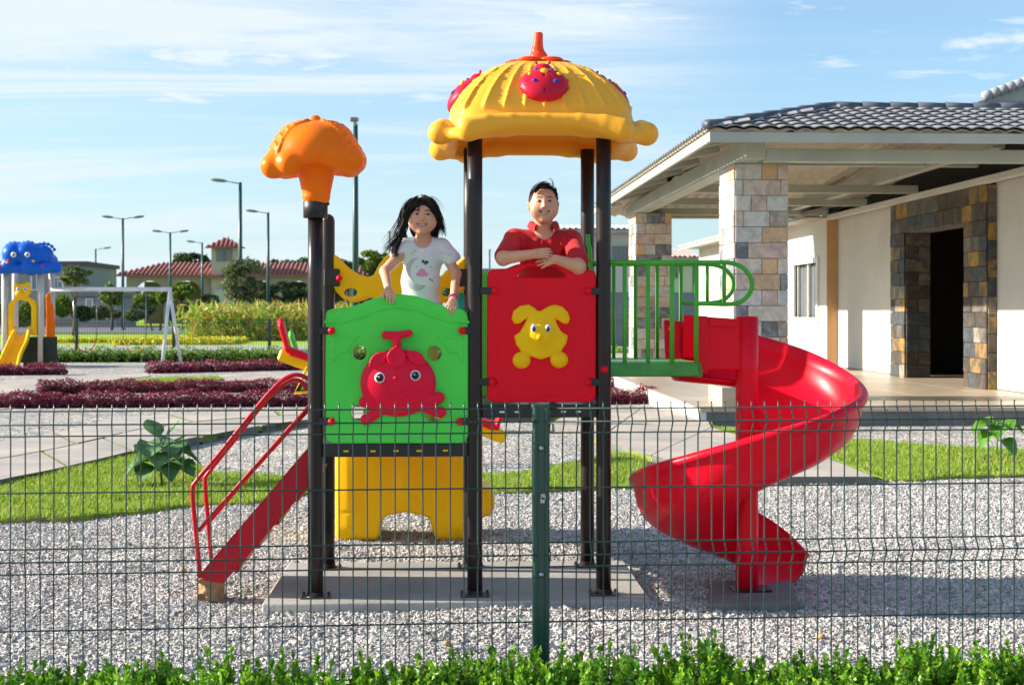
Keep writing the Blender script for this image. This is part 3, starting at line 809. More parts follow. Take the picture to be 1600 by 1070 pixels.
# the leafy big-leaved plant and the sprout
def big_leaf(mb, base, direc, length, width, droop, mi=0):
    d = Vector(direc).normalized(); side = d.cross(Vector((0, 0, 1)))
    if side.length < 1e-3: side = Vector((1, 0, 0))
    side.normalize(); n = 7; vs = []; fs = []
    prof = [0.30, 0.85, 1.0, 0.98, 0.82, 0.50, 0.04]
    for i in range(n):
        t = i / (n - 1); p = Vector(base) + d * length * t + Vector((0, 0, -droop * length * t * t))
        w = prof[i] * width / 2
        for q in (-1, -0.5, 0, 0.5, 1):
            vs.append(tuple(p + side * w * q + Vector((0, 0, (abs(q) ** 1.5) * w * 0.35 - 0.03 * length * (1 if abs(q) == 0.5 else 0) * (1 if i % 2 else 0)))))
    for i in range(n - 1):
        for j in range(4): fs.append((i * 5 + j, i * 5 + j + 1, (i + 1) * 5 + j + 1, (i + 1) * 5 + j))
    mb.add(vs, fs, mi, True)
def leafmat2(name, c1, c2):
    m, ns, ls, b = new_mat(name)
    tc = coords(ns); n1 = node(ns, 'ShaderNodeTexNoise', Scale=14.0, Detail=5.0); ls.new(tc, n1.inputs['Vector'])
    col = vary(ns, ls, n1.outputs['Fac'], c1, c2); ls.new(col, b.inputs['Base Color']); b.inputs['Roughness'].default_value = 0.5
    bp = node(ns, 'ShaderNodeBump', Strength=0.5, Distance=0.02); n2 = node(ns, 'ShaderNodeTexNoise', Scale=30.0); ls.new(tc, n2.inputs['Vector'])
    ls.new(n2.outputs['Fac'], bp.inputs['Height']); ls.new(bp.outputs[0], b.inputs['Normal'])
    t = ns.new('ShaderNodeBsdfTranslucent'); ls.new(col, t.inputs['Color']); mx = ns.new('ShaderNodeMixShader'); mx.inputs[0].default_value = 0.25
    ls.new(b.outputs[0], mx.inputs[1]); ls.new(t.outputs[0], mx.inputs[2]); ls.new(mx.outputs[0], ns['Material Output'].inputs[0])
    return m
M['big_leaf'] = leafmat2('big_leaf', (0.06, 0.16, 0.05), (0.14, 0.27, 0.09))
M['sprout_leaf'] = leafmat2('sprout_leaf', (0.09, 0.25, 0.025), (0.17, 0.38, 0.04))
b0 = gp(253, 758, 0.05)
root = empty('big_leaf_plant', b0, 'dark green plant with big drooping leaves on the left lawn', 'plant')
mb = MB(); mb.tube([b0, b0 + Vector((-0.01, 0, .18)), b0 + Vector((0.0, 0, .34))], [0.012, 0.010, 0.008], 6); mb.build('stem', M['sprout_leaf'], root)
rnd = random.Random(5)
lv = [(-1.0, -.3, .16, .30, .22, .9), (-.75, .5, .24, .26, .20, .5), (.95, .2, .22, .32, .22, .75), (.9, -.4, .10, .30, .24, .55), (.1, -1, .24, .26, .26, .8),
      (-.3, -1, .28, .22, .2, .7), (.3, .8, .3, .24, .2, .4), (-.4, .3, .34, .18, .14, -.3), (.35, .1, .34, .17, .13, -.2), (.6, -.8, .28, .26, .2, .7), (-.85, -.7, .2, .22, .17, .8), (.1, -.5, .06, .2, .2, .35), (.5, -1, .16, .26, .2, .9), (-.6, -1, .12, .24, .2, .8), (1, .9, .26, .24, .18, .5), (-1, .8, .3, .2, .16, .3)]
for (dx, dy, z, L, W, dr) in lv:
    m_ = MB(); st = b0 + Vector((0, 0, z)); e = st + Vector((dx, dy, .6)).normalized() * 0.07
    m_.tube([st, e], 0.005, 5); big_leaf(m_, e, (dx, dy, .35), L * .88, W * 1.45, dr); m_.build('leaf', M['big_leaf'], root)
b0 = gp(1557, 713, 0.05)
root = empty('sapling', b0, 'young sapling with light green heart leaves in the right lawn', 'plant')
mb = MB(); mb.tube([b0, b0 + Vector((0.01, 0, .2)), b0 + Vector((0.0, 0, .34))], [0.008, 0.007, 0.006], 6); mb.build('stem', M['sprout_leaf'], root)
for (dx, dy, z, L, W, dr) in [(-1, -.2, .30, .22, .24, .55), (1, -.1, .31, .22, .25, .6), (.2, -1, .33, .2, .24, .5), (-.5, .6, .33, .18, .2, .3), (.35, -.7, .15, .19, .22, 1.1), (-.8, -.5, .22, .2, .22, .9), (.6, .5, .32, .2, .22, .4), (-.3, -.9, .30, .2, .22, .8)]:
    m_ = MB(); st = b0 + Vector((0, 0, z)); e = st + Vector((dx, dy, .2)).normalized() * 0.05
    m_.tube([st, e], 0.004, 5); big_leaf(m_, e, (dx, dy, .15), L, W, dr); m_.build('leaf', M['sprout_leaf'], root)
mb = MB(); c = gp(1572, 719, .05); 
for i in range(60):
    a = rnd.uniform(0, 2 * pi); r = rnd.uniform(0, 1) ** .5
    mb.ball((c.x + .42 * r * math.cos(a), c.y + .3 * r * math.sin(a), .055 + .02 * (1 - r)), (rnd.uniform(.015, .04),) * 2 + (.018,), 6)
tag(mb.build('soil_patch', M['soil']), 'ring of bare reddish soil round the young sapling', 'soil', kind='stuff')

for i, (px, py, c_, lab) in enumerate([(286, 889, 'tan', 'tan pebble on the gravel left of the red stairs'), (699, 1003, 'tan', 'tan pebble on the gravel before the concrete slab'), (1283, 992, 'tan', 'tan pebble on the gravel at lower right')]):
    c = gp(px, py, .05); mb = MB(); mb.ball((c.x, c.y, .045), (.022, .017, .014), 9, rot=(.2, .3, i)); tag(mb.build('pebble', mat('tan_pebble%d' % i, (0.50, 0.33, 0.16), .8, (0.36, 0.24, 0.12), scale=40)), lab, 'stone')
# ================================================================== the stone and plaster clubhouse on the right
TZ = 0.243
H = empty('clubhouse', (8.6, 22.0, 0), 'cream clubhouse with grey tiled roof, slate pillars and open porch', 'building')
mb = MB()
mb.box(((3.33 + 16) / 2, (17.84 + 46) / 2, TZ / 2 - 0.02), (16 - 3.33, 46 - 17.84, TZ - 0.04 + 0.0))
o = mb.build('terrace_base', M['concrete_dark'], H)  # shade of the front face is put into the dark concrete colour
mb = MB(); mb.box((3.30, 32, TZ / 2 + 0.005), (0.10, 28.35, TZ - 0.02)); mb.build('terrace_lit_side', M['white_wall'], H)  # sunlit left face is put into the white colour
mb = MB(); tw = 1.2
for i in range(11):
    for j in range(24):
        x0 = 3.26 + i * tw; y0 = 17.80 + j * tw
        mb.box((x0 + tw / 2, y0 + tw / 2, TZ - 0.02), (tw - 0.008, tw - 0.008, 0.05), bev=0.003)
mb.build('terrace_tiles', M['terrace'], H, kind='stuff')
# the small cream block at the terrace corner
mb = MB(); mb.box((3.78, 18.55, TZ + 0.125), (0.36, 0.9, 0.25), bev=0.006); mb.build('corner_block', mat('block_beige', (0.50, 0.40, 0.30), 0.8, bump=.1), H)

slate_cols = [((0.66, 0.50, 0.43), (0.50, 0.38, 0.33)), ((0.28, 0.30, 0.31), (0.14, 0.16, 0.17)), ((0.70, 0.60, 0.50), (0.56, 0.49, 0.42)),
              ((0.70, 0.44, 0.25), (0.52, 0.36, 0.24)), ((0.62, 0.60, 0.56), (0.50, 0.49, 0.46)), ((0.48, 0.39, 0.32), (0.34, 0.28, 0.24)), ((0.64, 0.53, 0.47), (0.52, 0.42, 0.37))]
dark_cols = [((0.10, 0.075, 0.05), (0.05, 0.04, 0.035)), ((0.07, 0.08, 0.085), (0.04, 0.05, 0.06)), ((0.30, 0.17, 0.05), (0.12, 0.09, 0.05)),
             ((0.42, 0.25, 0.04), (0.22, 0.13, 0.04)), ((0.15, 0.135, 0.11), (0.09, 0.08, 0.07)), ((0.30, 0.27, 0.22), (0.18, 0.15, 0.11)), ((0.07, 0.055, 0.04), (0.04, 0.035, 0.03))]
def slate(i, c):
    m, ns, ls, b = new_mat('slate_%s' % i)
    tc = coords(ns); oi = ns.new('ShaderNodeObjectInfo'); ad = ns.new('ShaderNodeVectorMath'); ad.operation = 'ADD'
    sc = ns.new('ShaderNodeVectorMath'); sc.operation = 'SCALE'; cb = ns.new('ShaderNodeCombineXYZ')
    for k in range(3): ls.new(oi.outputs['Random'], cb.inputs[k])
    ls.new(cb.outputs[0], sc.inputs[0]); sc.inputs['Scale'].default_value = 37.0; ls.new(tc, ad.inputs[0]); ls.new(sc.outputs[0], ad.inputs[1])
    n1 = node(ns, 'ShaderNodeTexNoise', Scale=4.5, Detail=12.0, Roughness=0.72, Distortion=0.8); ls.new(ad.outputs[0], n1.inputs['Vector'])
    r = ns.new('ShaderNodeValToRGB'); e = r.color_ramp.elements; e.new(.5); e.new(.62)
    rust = (0.42, 0.25, 0.11) if str(i).startswith('pale') else (0.34, 0.17, 0.05)
    for el, (p_, cc) in zip(e, ((.34, mulc(c[1], .75)), (.47, c[1]), (.56, c[0]), (.74, tuple(.55 * a_ + .45 * b_ for a_, b_ in zip(c[0], rust))))): el.position = p_; el.color = c4(cc)
    ls.new(n1.outputs['Fac'], r.inputs[0]); ls.new(r.outputs[0], b.inputs['Base Color']); b.inputs['Roughness'].default_value = .62
    n3 = node(ns, 'ShaderNodeTexNoise', Scale=9.0, Detail=9.0, Roughness=.7); ls.new(ad.outputs[0], n3.inputs['Vector'])
    bp = node(ns, 'ShaderNodeBump', Strength=.9, Distance=0.03); ls.new(n3.outputs['Fac'], bp.inputs['Height']); ls.new(bp.outputs[0], b.inputs['Normal'])
    return m
SL = [slate('pale%d' % i, c) for i, c in enumerate(slate_cols)]
DK = [slate('rust%d' % i, c) for i, c in enumerate(dark_cols)]
def shared_box(size, m_, bev=0.006):
    mb = MB(); mb.box((0, 0, 0), size, bev=bev); me_o = mb.build('stone', m_); me = me_o.data; bpy.data.objects.remove(me_o); return me
_cache = {}
def piece(name, c, size, m_, parent, bev=0.006):
    key = (tuple(round(q, 3) for q in size), m_.name)
    if key not in _cache: _cache[key] = shared_box(size, m_, bev)
    o = bpy.data.objects.new(name, _cache[key]); link(o); o.parent = parent; o.location = Vector(c) - origin(parent); return o
def stone_face(axis, a0, a1, z0, z1, plane, rows, ws, mats, parent, rnd, sgn=-1, th=0.03, wts=None):
    """courses of stone slabs on a face; axis 'x' = face towards the camera, 'y' = face to the left"""
    rh = (z1 - z0) / rows
    for r in range(rows):
        a = a0; first = True
        while a < a1 - 0.02:
            w = rnd.choice(ws)
            if first and r % 2: w *= 0.5
            first = False
            if a + w > a1 - 0.10: w = a1 - a
            w = min(w, a1 - a); w = round(w, 2) if a + w < a1 - 0.02 else w
            t = th + rnd.choice((0, 0.004, 0.008))
            m_ = rnd.choices(mats, wts)[0] if wts else rnd.choice(mats)
            zc = z0 + rh * (r + .5)
            if axis == 'x': piece('stone', (a + w / 2, plane + sgn * t / 2, zc), (w - 0.006, t, rh - 0.006), m_, parent)
            else: piece('stone', (plane + sgn * t / 2, a + w / 2, zc), (t, w - 0.006, rh - 0.006), m_, parent)
            a += w
rnd = random.Random(21)
PW = [1.6, 2.0, 1.8, 1.4, 2.4, 1.4, 1.2]
def pillar(x0, y0, w, d, z1, rows, label):
    mb = MB(); mb.box((x0 + w / 2, y0 + d / 2, (TZ + z1) / 2), (w - 0.02, d - 0.02, z1 - TZ)); p = mb.build('pillar', M['concrete_dark'], H, label=label)
    stone_face('x', x0, x0 + w, TZ, z1, y0 + 0.01, rows, (0.37, 0.22, 0.52), SL, p, rnd, wts=PW)
    stone_face('y', y0 - 0.02, y0 + d, TZ, z1, x0 + 0.01, rows, (0.5, 0.34), SL, p, rnd, wts=PW)
pillar(4.05, 19.44, 0.74, 0.98, 3.50, 15, 'near porch pillar clad in mixed slate')
pillar(4.05, 29.35, 0.74, 1.0, 3.50, 15, 'far porch pillar clad in brown slate')
# walls
mb = MB()
mb.box((8.64 + 0.15, (16.9 + 21.5) / 2 + 0.2, (TZ + 3.45) / 2 + 0.02), (0.30, 4.75, 3.45 - TZ))
mb.build('wall', M['white_wall'], H)
mb = MB()
mb.box((8.64 + 0.15, (26.6 + 30.6) / 2, (TZ + 3.45) / 2 + 0.02), (0.30, 4.0, 3.45 - TZ))
mb.build('wall', M['white_wall'], H)
mb = MB(); mb.box((8.40 + 0.3, 30.6 + 0.02, (TZ + 3.55) / 2 + .02), (0.60, 0.04, 3.55 - TZ)); mb.build('corner_return', M['orange_wall'], H)
wy0, wy1, wz0, wz1 = 31.35, 33.35, 1.32, 2.55
mb = MB()
mb.box((8.40 + 0.15, (30.64 + wy0) / 2, (TZ + 3.55) / 2), (0.30, wy0 - 30.64, 3.55 - TZ + .02))
mb.box((8.40 + 0.15, (wy1 + 46) / 2, (TZ + 3.55) / 2), (0.30, 46 - wy1, 3.55 - TZ + .02))
mb.box((8.40 + 0.15, (wy0 + wy1) / 2, (TZ + wz0) / 2), (0.30, wy1 - wy0, wz0 - TZ))
mb.box((8.40 + 0.15, (wy0 + wy1) / 2, (3.56 + wz1) / 2), (0.30, wy1 - wy0, 3.56 - wz1))
mb.build('wall', M['white_wall'], H, label='bright white wall with the window')
M['glass'] = mat('glass', (0.16, 0.19, 0.20), 0.10, (0.10, 0.12, 0.13), scale=.6, spec=0.8, rvar=.02)
def window(parent, x, y0, y1, z0, z1, frame=M['white_paint'], axis='y', fw=0.07, mull=1, sur=0.12):
    io = 0.0 if axis == 'y' else -0.11
    """window in a left-facing ('y') or camera-facing ('x') wall"""
    mb = MB(); fr = MB()
    def bx(m_, a, b, zc0, zc1, d0, d1):
        c = ((a + b) / 2, (d0 + d1) / 2, (zc0 + zc1) / 2); s = (b - a, abs(d1 - d0), zc1 - zc0)
        if axis == 'y': c = (c[1], c[0], c[2]); s = (s[1], s[0], s[2])
        m_.box(c, s)
    d = x
    bx(fr, y0 - sur, y1 + sur, z0 - sur, z0, d - 0.05, d + 0.10); bx(fr, y0 - sur, y1 + sur, z1, z1 + sur, d - 0.05, d + 0.10)
    bx(fr, y0 - sur, y0, z0 + .001, z1 - .001, d - 0.05, d + 0.10); bx(fr, y1, y1 + sur, z0 + .001, z1 - .001, d - 0.05, d + 0.10)
    for k in range(mull):
        m0 = y0 + (y1 - y0) * (k + 1) / (mull + 1); bx(fr, m0 - fw / 2, m0 + fw / 2, z0, z1, d + 0.03 + io, d + 0.09 + io)
    bx(fr, y0, y0 + fw * .7, z0, z1, d + .04 + io, d + .09 + io); bx(fr, y1 - fw * .7, y1, z0, z1, d + .04 + io, d + .09 + io)
    w = fr.build('window', frame, parent)
    for k in range(mull + 1):
        a = y0 + (y1 - y0) * k / (mull + 1); b = y0 + (y1 - y0) * (k + 1) / (mull + 1)
        m2 = MB(); bx(m2, a + 0.01, b - 0.01, z0, z1, d + 0.105 + io, d + 0.115 + io); m2.build('pane', M['glass'], w)
    return w
window(H, 8.40, wy0, wy1, wz0, wz1)
# portal clad in rusty slate, with its dark doorway
px_ = 8.50; PY0, PY1, OY0, OY1, OZ = 21.75, 26.45, 22.68, 25.65, 2.90
P = MB()
P.box((px_ + 0.235, (PY0 + OY0) / 2, (TZ + 3.44) / 2), (0.44, OY0 - PY0 - .02, 3.44 - TZ))
P.box((px_ + 0.235, (PY1 + OY1) / 2, (TZ + 3.44) / 2), (0.44, PY1 - OY1 - .02, 3.44 - TZ))
P.box((px_ + 0.235, (OY0 + OY1) / 2, (OZ + 3.44) / 2), (0.44, OY1 - OY0 + .02, 3.44 - OZ))
P = P.build('door_surround', M['concrete_dark'], H)
wt = [3, 2, 1.4, 1.0, 2, 1.2, 2.2]
stone_face('y', PY0 - .02, OY0, TZ, OZ, px_, 11, (0.30, 0.46), DK, P, rnd, wts=wt)
stone_face('y', OY1, PY1, TZ, OZ, px_, 11, (0.30, 0.42), DK, P, rnd, wts=wt)
stone_face('y', PY0 - .02, PY1, OZ, 3.44, px_, 2, (0.42, 0.6), DK, P, rnd, wts=wt)
stone_face('x', px_, px_ + 0.14, TZ, 3.44, PY0, 11, (0.2,), DK, P, rnd, wts=wt)
# the thick side of the doorway that shows inside
stone_face('x', px_, px_ + 0.45, TZ, OZ, OY1, 11, (0.45,), [DK[0], DK[1], DK[6], DK[4]], P, rnd)
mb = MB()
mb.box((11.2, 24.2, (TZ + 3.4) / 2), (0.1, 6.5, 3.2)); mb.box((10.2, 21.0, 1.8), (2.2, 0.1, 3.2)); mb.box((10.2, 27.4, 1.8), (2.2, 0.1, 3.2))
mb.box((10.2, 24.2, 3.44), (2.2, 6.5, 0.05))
mb.build('inner_room', M['room_shade'], H)
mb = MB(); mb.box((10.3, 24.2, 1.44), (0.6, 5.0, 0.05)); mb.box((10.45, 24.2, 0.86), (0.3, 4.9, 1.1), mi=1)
mb.build('counter', [M['grey_steel_paint'], M['room_shade']], H)
# steel frame of the porch
S = M['grey_steel_paint']
def beam(p0, p1, w, h, name='beam', m_=S):
    mb = MB(); mb.bar(p0, p1, w, h, bev=0.006); return mb.build(name, m_, H)
beam((4.20, 18.78, 3.64), (4.20, 31.2, 3.64), 0.26, 0.27)
beam((4.335, 18.90, 3.555), (15, 18.90, 3.555), 0.2, 0.17)
for (xa, za) in ((8.45, 3.50),): beam((xa, 18.99, za), (xa, 31.0, za), 0.16, 0.10, 'gutter', M['white_wall'])
beam((7.6, 19.02, 3.80), (7.6, 31.0, 3.74), 0.16, 0.22)
for y_, z_ in ((21.8, 3.78), (24.6, 3.60), (27.6, 3.60), (30.4, 3.60)):
    beam((4.335, y_, z_), (8.36, y_, z_), 0.12, 0.14)
beam((4.335, 31.1, 3.58), (8.36, 31.1, 3.58), 0.2, 0.16)
# fascia boards under the tiles
EX, EY, EZ, sl = 3.44, 18.2, 3.81, 0.262
beam((EX + 0.02, EY + 0.03, EZ - 0.09), (15.5, EY + 0.03, EZ - 0.09), 0.05, 0.13, 'fascia')
beam((EX + 0.04, EY + 0.06, EZ - 0.09), (EX + 0.04, 32.0, EZ - 0.09), 0.05, 0.13, 'fascia')
for q in np.arange(19.0, 31.5, 1.6):
    beam((EX + .08, q, EZ - .10), (4.06, q, EZ + .02), 0.05, 0.09, 'rafter')
for q in np.arange(5.2, 14.5, 1.7):
    beam((q, EY + .08, EZ - .10), (q, 18.78, EZ + .02), 0.05, 0.09, 'rafter')
# tiled roof: every tile of the front slope is a piece
M['roof_tile'] = mat('roof_tile', (0.38, 0.38, 0.385), 0.85, (0.28, 0.285, 0.30), scale=2.2, bump=0.15, bscale=25, detail=9)
M['ridge_tile'] = mat('ridge_tile', (0.10, 0.115, 0.15), 0.5, (0.06, 0.07, 0.10), scale=4, bump=0.1)
roof = MB()
pitch, run = 0.23, 2.29; zr = EZ + sl * run
# wavy sheets that make the ceiling and throw the scalloped eave shadow
def wavy(u0, u1, v0, v1, fn, pu=0.23, per=6, amp=0.035, th=0.012):
    nu = int((u1 - u0) / pu * per) + 1; us = np.linspace(u0, u1, nu)
    vs_ = np.linspace(v0, v1, 2)
    V = []; 
    for dz in (0, -th):
        for u in us:
            for v in vs_:
                p = fn(u, v); V.append((p[0], p[1], p[2] + amp * abs(math.sin(pi * u / pu)) + dz - 0.012))
    F = []; k = nu * 2
    for i in range(nu - 1):
        F.append((i * 2, i * 2 + 2, i * 2 + 3, i * 2 + 1)); F.append((k + i * 2, k + i * 2 + 1, k + i * 2 + 3, k + i * 2 + 2))
        F.append((i * 2, k + i * 2, k + i * 2 + 2, i * 2 + 2)); F.append((i * 2 + 1, i * 2 + 3, k + i * 2 + 3, k + i * 2 + 1))
    roof.add(V, F, 0, False)
# left slope (runs back), and the inner slope that falls towards the wall
def tri_clip(u, v): return v
nu = 0
def left_fn(u, v):   # u along y, v 0..1 up the slope, clipped at the hip
    t = run * v; 
    return (EX + min(t, max(u - EY, 0.0)), u, EZ + sl * min(t, max(u - EY, 0.0)))
wavy(EY, 32.0, 0, 1, left_fn)
def front_fn(u, v):
    t = run * v; tt = min(t, max(u - EX, 0.0)); return (u, EY + tt, EZ + sl * tt)
wavy(EX, 15.5, 0, 1, front_fn)
for k_ in range(22):      # stepped wavy courses of the ceiling behind the ridge
    def in_fn(u, v, k_=k_): return (u, EY + run + 11.4 * (k_ + v * 1.08) / 22, zr - (zr - 3.64) * (k_ + v) / 22 - .035 * v)
    wavy(EX + max((zr - (zr - 3.64) * k_ / 22 - EZ), 0) / sl + .25, 15.5, 0, 1, in_fn, pu=0.23, per=4, amp=0.055)
ro = roof.build('roof', M['ceiling_sheet'], H)
mb = MB()   # closes the roof over the porch so that no sun comes in from above
mb.add([(EX + run, EY + run, zr + 0.04), (15.5, EY + run, zr + 0.04), (15.5, 32, zr + 0.04), (EX + run, 32, zr + 0.04)], [(0, 1, 2, 3)], 0, False)
mb.build('roof_deck', M['ridge_tile'], H)
# tiles on the front slope
def tile_mesh(w, L, th=0.010, arc=0.030, seg=6):
    V = []; F = []
    for j, (y, z) in enumerate(((0, 0.030), (L, 0.0))):
        for i in range(seg + 1):
            x = -w / 2 + w * i / seg; V.append((x, y, z + arc * math.sin(pi * i / seg)))
    for j, (y, z) in enumerate(((0, 0.030), (L, 0.0))):
        for i in range(seg + 1):
            x = -w / 2 + w * i / seg; V.append((x, y, z + arc * math.sin(pi * i / seg) - th))
    n = seg + 1
    for i in range(seg):
        F += [(i, i + 1, n + i + 1, n + i), (2 * n + i, 3 * n + i, 3 * n + i + 1, 2 * n + i + 1), (i, 2 * n + i, 2 * n + i + 1, i + 1)]
    mb = MB(); mb.add(V, F, 0, True); o = mb.build('roof_tile', M['roof_tile']); me = o.data; bpy.data.objects.remove(o); return me
rows = 8; sL = run * math.sqrt(1 + sl * sl) / rows
tme = tile_mesh(pitch * 1.04, sL * 1.12)
ang = math.atan(sl); count = 0
for r in range(rows):
    yy = EY - 0.03 + run * r / rows; zz = EZ + 0.012 + sl * (yy - EY)
    x = EX + pitch / 2
    while x < 12.3:
        if x - EX > run * r / rows - 0.02:
            o = bpy.data.objects.new('roof_tile', tme); link(o); o.parent = ro
            o.location = Vector((x, yy, zz)) - origin(ro)
            o.rotation_euler = (ang + random.uniform(-.01, .01), random.uniform(-.02, .02), 0); count += 1
        x += pitch
mb = MB()   # left slope tiles, far to the side and seen only by their edge
for r in range(rows):
    for k in range(int(13.4 / 0.23)):
        y = EY + 0.1 + k * 0.23; t = run * r / rows
        if y - EY < t: continue
        V = []; 
        for (tt, z) in ((t - .02, 0.03), (t + run / rows * 1.1, 0)):
            for i in range(5): V.append((EX + tt, y - 0.115 + 0.23 * i / 4, EZ + sl * tt + z + 0.05 * math.sin(pi * i / 4)))
        mb.add(V, [(i, 5 + i, 6 + i, i + 1) for i in range(4)], 0, True)
mb.build('side_tiles', M['roof_tile'], H, kind='stuff')
# hip and ridge caps
n = 7
for i in range(n):
    t0, t1 = run * i / n, run * (i + 1.12) / n
    mb = MB(); mb.tube([(EX - .02 + t0, EY - .02 + t0, EZ + 0.05 + sl * t0 + .015), (EX + t1, EY + t1, EZ + 0.05 + sl * t1)], [0.082, 0.070], 10, flat=0.8); mb.build('hip_tile', M['ridge_tile'], ro)
x = EX + run
while x < 12.3:
    mb = MB(); mb.tube([(x, EY + run, zr + 0.055), (x + 0.44, EY + run, zr + 0.045)], [0.066, 0.058], 10); mb.build('ridge_tile', M['ridge_tile'], ro); x += 0.41
# low roof of the window wing
mb = MB(); V = []; F = []; nn = 90
for i in range(nn + 1):
    u = 30.2 + 16 * i / nn; w = 0.03 * (i % 2)
    for dz in (0, -0.06): V += [(7.75, u, 3.58 + w + dz), (12.5, u, 4.8 + w + dz)]
for i in range(nn):
    a, b = i * 4, i * 4 + 4
    F += [(a, b, b + 1, a + 1), (a + 2, a + 3, b + 3, b + 2), (a, a + 2, b + 2, b), ]
F += [(0, 1, 3, 2)]
mb.add(V, F, 0, False); mb.build('roof', M['roof_tile'], H, label='low tiled roof over the window wing')
beam((7.80, 30.22, 3.49), (7.80, 46, 3.49), 0.05, 0.11, 'fascia')
mb = MB(); mb.box((8.25, 38.3, 3.50), (0.9, 15.6, 0.03)); mb.build('soffit', M['ceiling_sheet'], H)
# taller roof whose corner shows top right
cR = at(1640, 122, 31.0)
mb = MB()
a, b, c_ = at(1532, 158, 27.0), at(1640, 118, 27.0), at(1700, 158, 27.0)
mb.add([tuple(a), tuple(b), tuple(c_), tuple(a + Vector((0, 9, 0))), tuple(b + Vector((0, 9, 0))), tuple(c_ + Vector((0, 9, 0)))],
       [(0, 2, 1), (0, 1, 4, 3), (1, 2, 5, 4), (3, 4, 5), (0, 3, 5, 2)], 0, False)
mb.build('upper_gable', M['grey_steel_paint'], H)
mb = MB()
for k in range(9):
    t = k / 9; p = a.lerp(b, t); q = a.lerp(b, (k + 1.1) / 9)
    mb.tube([p + Vector((0, -.15, .05)), q + Vector((0, -.15, .06))], [0.10, 0.09], 8)
mb.build('verge_tiles', M['roof_tile'], H, kind='stuff')

mb = MB(); mb.box((8.80, 24.0, 3.78), (0.10, 14.2, 0.62)); mb.build('gap_shade_board', M['room_shade'], H)  # added board, coloured near-black in place of the dark gap under the roof
# ================================================================== the play structure
def _poly(s, poly, y0, y1, rnd=0.01, k=None, op='add'):
    """outline in x,z (world) pressed between y0 and y1 with a rounded rim"""
    k = s.k if k is None else k
    P = np.array(poly, float); lo = P.min(0); hi = P.max(0)
    w, X = s._win((lo[0], min(y0, y1), lo[1]), (hi[0], max(y0, y1), hi[1]), k)
    if w is None: return s
    q = X[:, 0, :, :][..., [0, 2]].astype(np.float64)
    d = np.full(q.shape[:2], 1e9); ins = np.zeros(q.shape[:2], bool)
    for i in range(len(P)):
        a, b = P[i - 1], P[i]; e = b - a; v = q - a
        t = np.clip((v @ e) / max(e @ e, 1e-12), 0, 1)
        r_ = v - t[..., None] * e; d = np.minimum(d, (r_ ** 2).sum(-1))
        if a[1] != b[1]:
            ins ^= ((a[1] > q[..., 1]) != (b[1] > q[..., 1])) & (q[..., 0] < (b[0] - a[0]) * (q[..., 1] - a[1]) / (b[1] - a[1]) + a[0])
    d2 = np.sqrt(d); d2 = np.where(ins, -d2, d2)[:, None, :]
    yc, h = (y0 + y1) / 2, abs(y1 - y0) / 2
    yy = np.abs(X[..., 1] - yc) - h + rnd; dd = d2 + rnd
    D = np.sqrt(np.maximum(dd, 0) ** 2 + np.maximum(yy, 0) ** 2) + np.minimum(np.maximum(dd, yy), 0) - rnd
    return s._mix(w, D.astype(np.float32), k, op)
Solid.poly = _poly
def _custom(s, lo, hi, fn, k=0.0, op='add'):
    w, X = s._win(lo, hi, k)
    return s if w is None else s._mix(w, fn(X).astype(np.float32), k, op)
Solid.custom = _custom

SZ = 0.07                                  # top of the concrete slab
Yf = gp(742, 930, SZ).y; Yr = gp(735, 885.5, SZ).y
XL, XM, XR = at(493, 700, Yf).x, at(742, 700, Yf).x, at(943, 700, Yf).x
XLr, XMr, XRr = at(512, 700, Yr).x, at(735, 700, Yr).x, at(918, 700, Yr).x
XLr = XL + 0.5 * (XLr - XL); XRr = XR + 0.5 * (XRr - XR)
PXM = FPX / (Yf)                            # pixels per metre in the front plane
def fz(py, px=740, Y=None): return at(px, py, Yf if Y is None else Y).z
def F2(px, py, Y=None):
    v = at(px, py, Yf if Y is None else Y); return (v.x, v.z)
PS = empty('play_structure', ((XL + XR) / 2, (Yf + Yr) / 2, SZ), 'colourful tower set with yellow canopy, green and red panels and red spiral slide', 'play structure')

# slabs it stands on
q = [gp(409, 943, SZ), gp(1017, 936, SZ), gp(975, 875, SZ), gp(452, 878, SZ)]
mb = MB(); mb.prism(fillet([(v.x, v.y) for v in q], .01, 2), SZ - 0.09, SZ, bev=0.008, plane='xy')
tag(mb.build('concrete_slab', M['concrete']), 'long grey concrete slab under the tower posts', 'slab')
q = [gp(1106, 943, 0.055), gp(1251, 941, 0.055), gp(1232, 905, 0.055), gp(1112, 907, 0.055)]
mb = MB(); mb.prism(fillet([(v.x, v.y) for v in q], .01, 2), -0.03, 0.055, bev=0.008, plane='xy')
tag(mb.build('concrete_slab', M['concrete_dark']), 'small dark concrete slab under the spiral slide pole', 'slab')

def post(x, y, z1, round_top=False):
    mb = MB(); r = 0.0375; z0 = SZ + 0.004
    pts = [(x, y, z0 + (z1 - z0) * i / 6) for i in range(7)]
    mb.tube(pts, r, 24, round_end=round_top)
    mb.lathe([(0.052, SZ + .001), (0.052, SZ + 0.008), (0.044, SZ + 0.012), (0.040, SZ + 0.03)], (x, y, 0), 20)
    o = mb.build('post', M['post_black'], PS)
    f = MB(); f.box((x, y, SZ + 0.004), (0.145, 0.105, 0.006), bev=0.002)
    for sx in (-1, 1):
        for sy in (-1, 1): f.lathe([(0.008, 0), (0.008, 0.008), (0.004, 0.011)], (x + sx * .062, y + sy * .042, SZ + 0.009), 6, smooth=False)
    f.build('base_plate', mat('plate_steel', (0.055, 0.05, 0.048), 0.5, (0.10, 0.07, 0.05), scale=14, metal=0.3, bump=.2), o)
    return o
zroof = fz(205)
post(XL, Yf, fz(338, 493)); post(XM, Yf, zroof); post(XR, Yf, zroof)
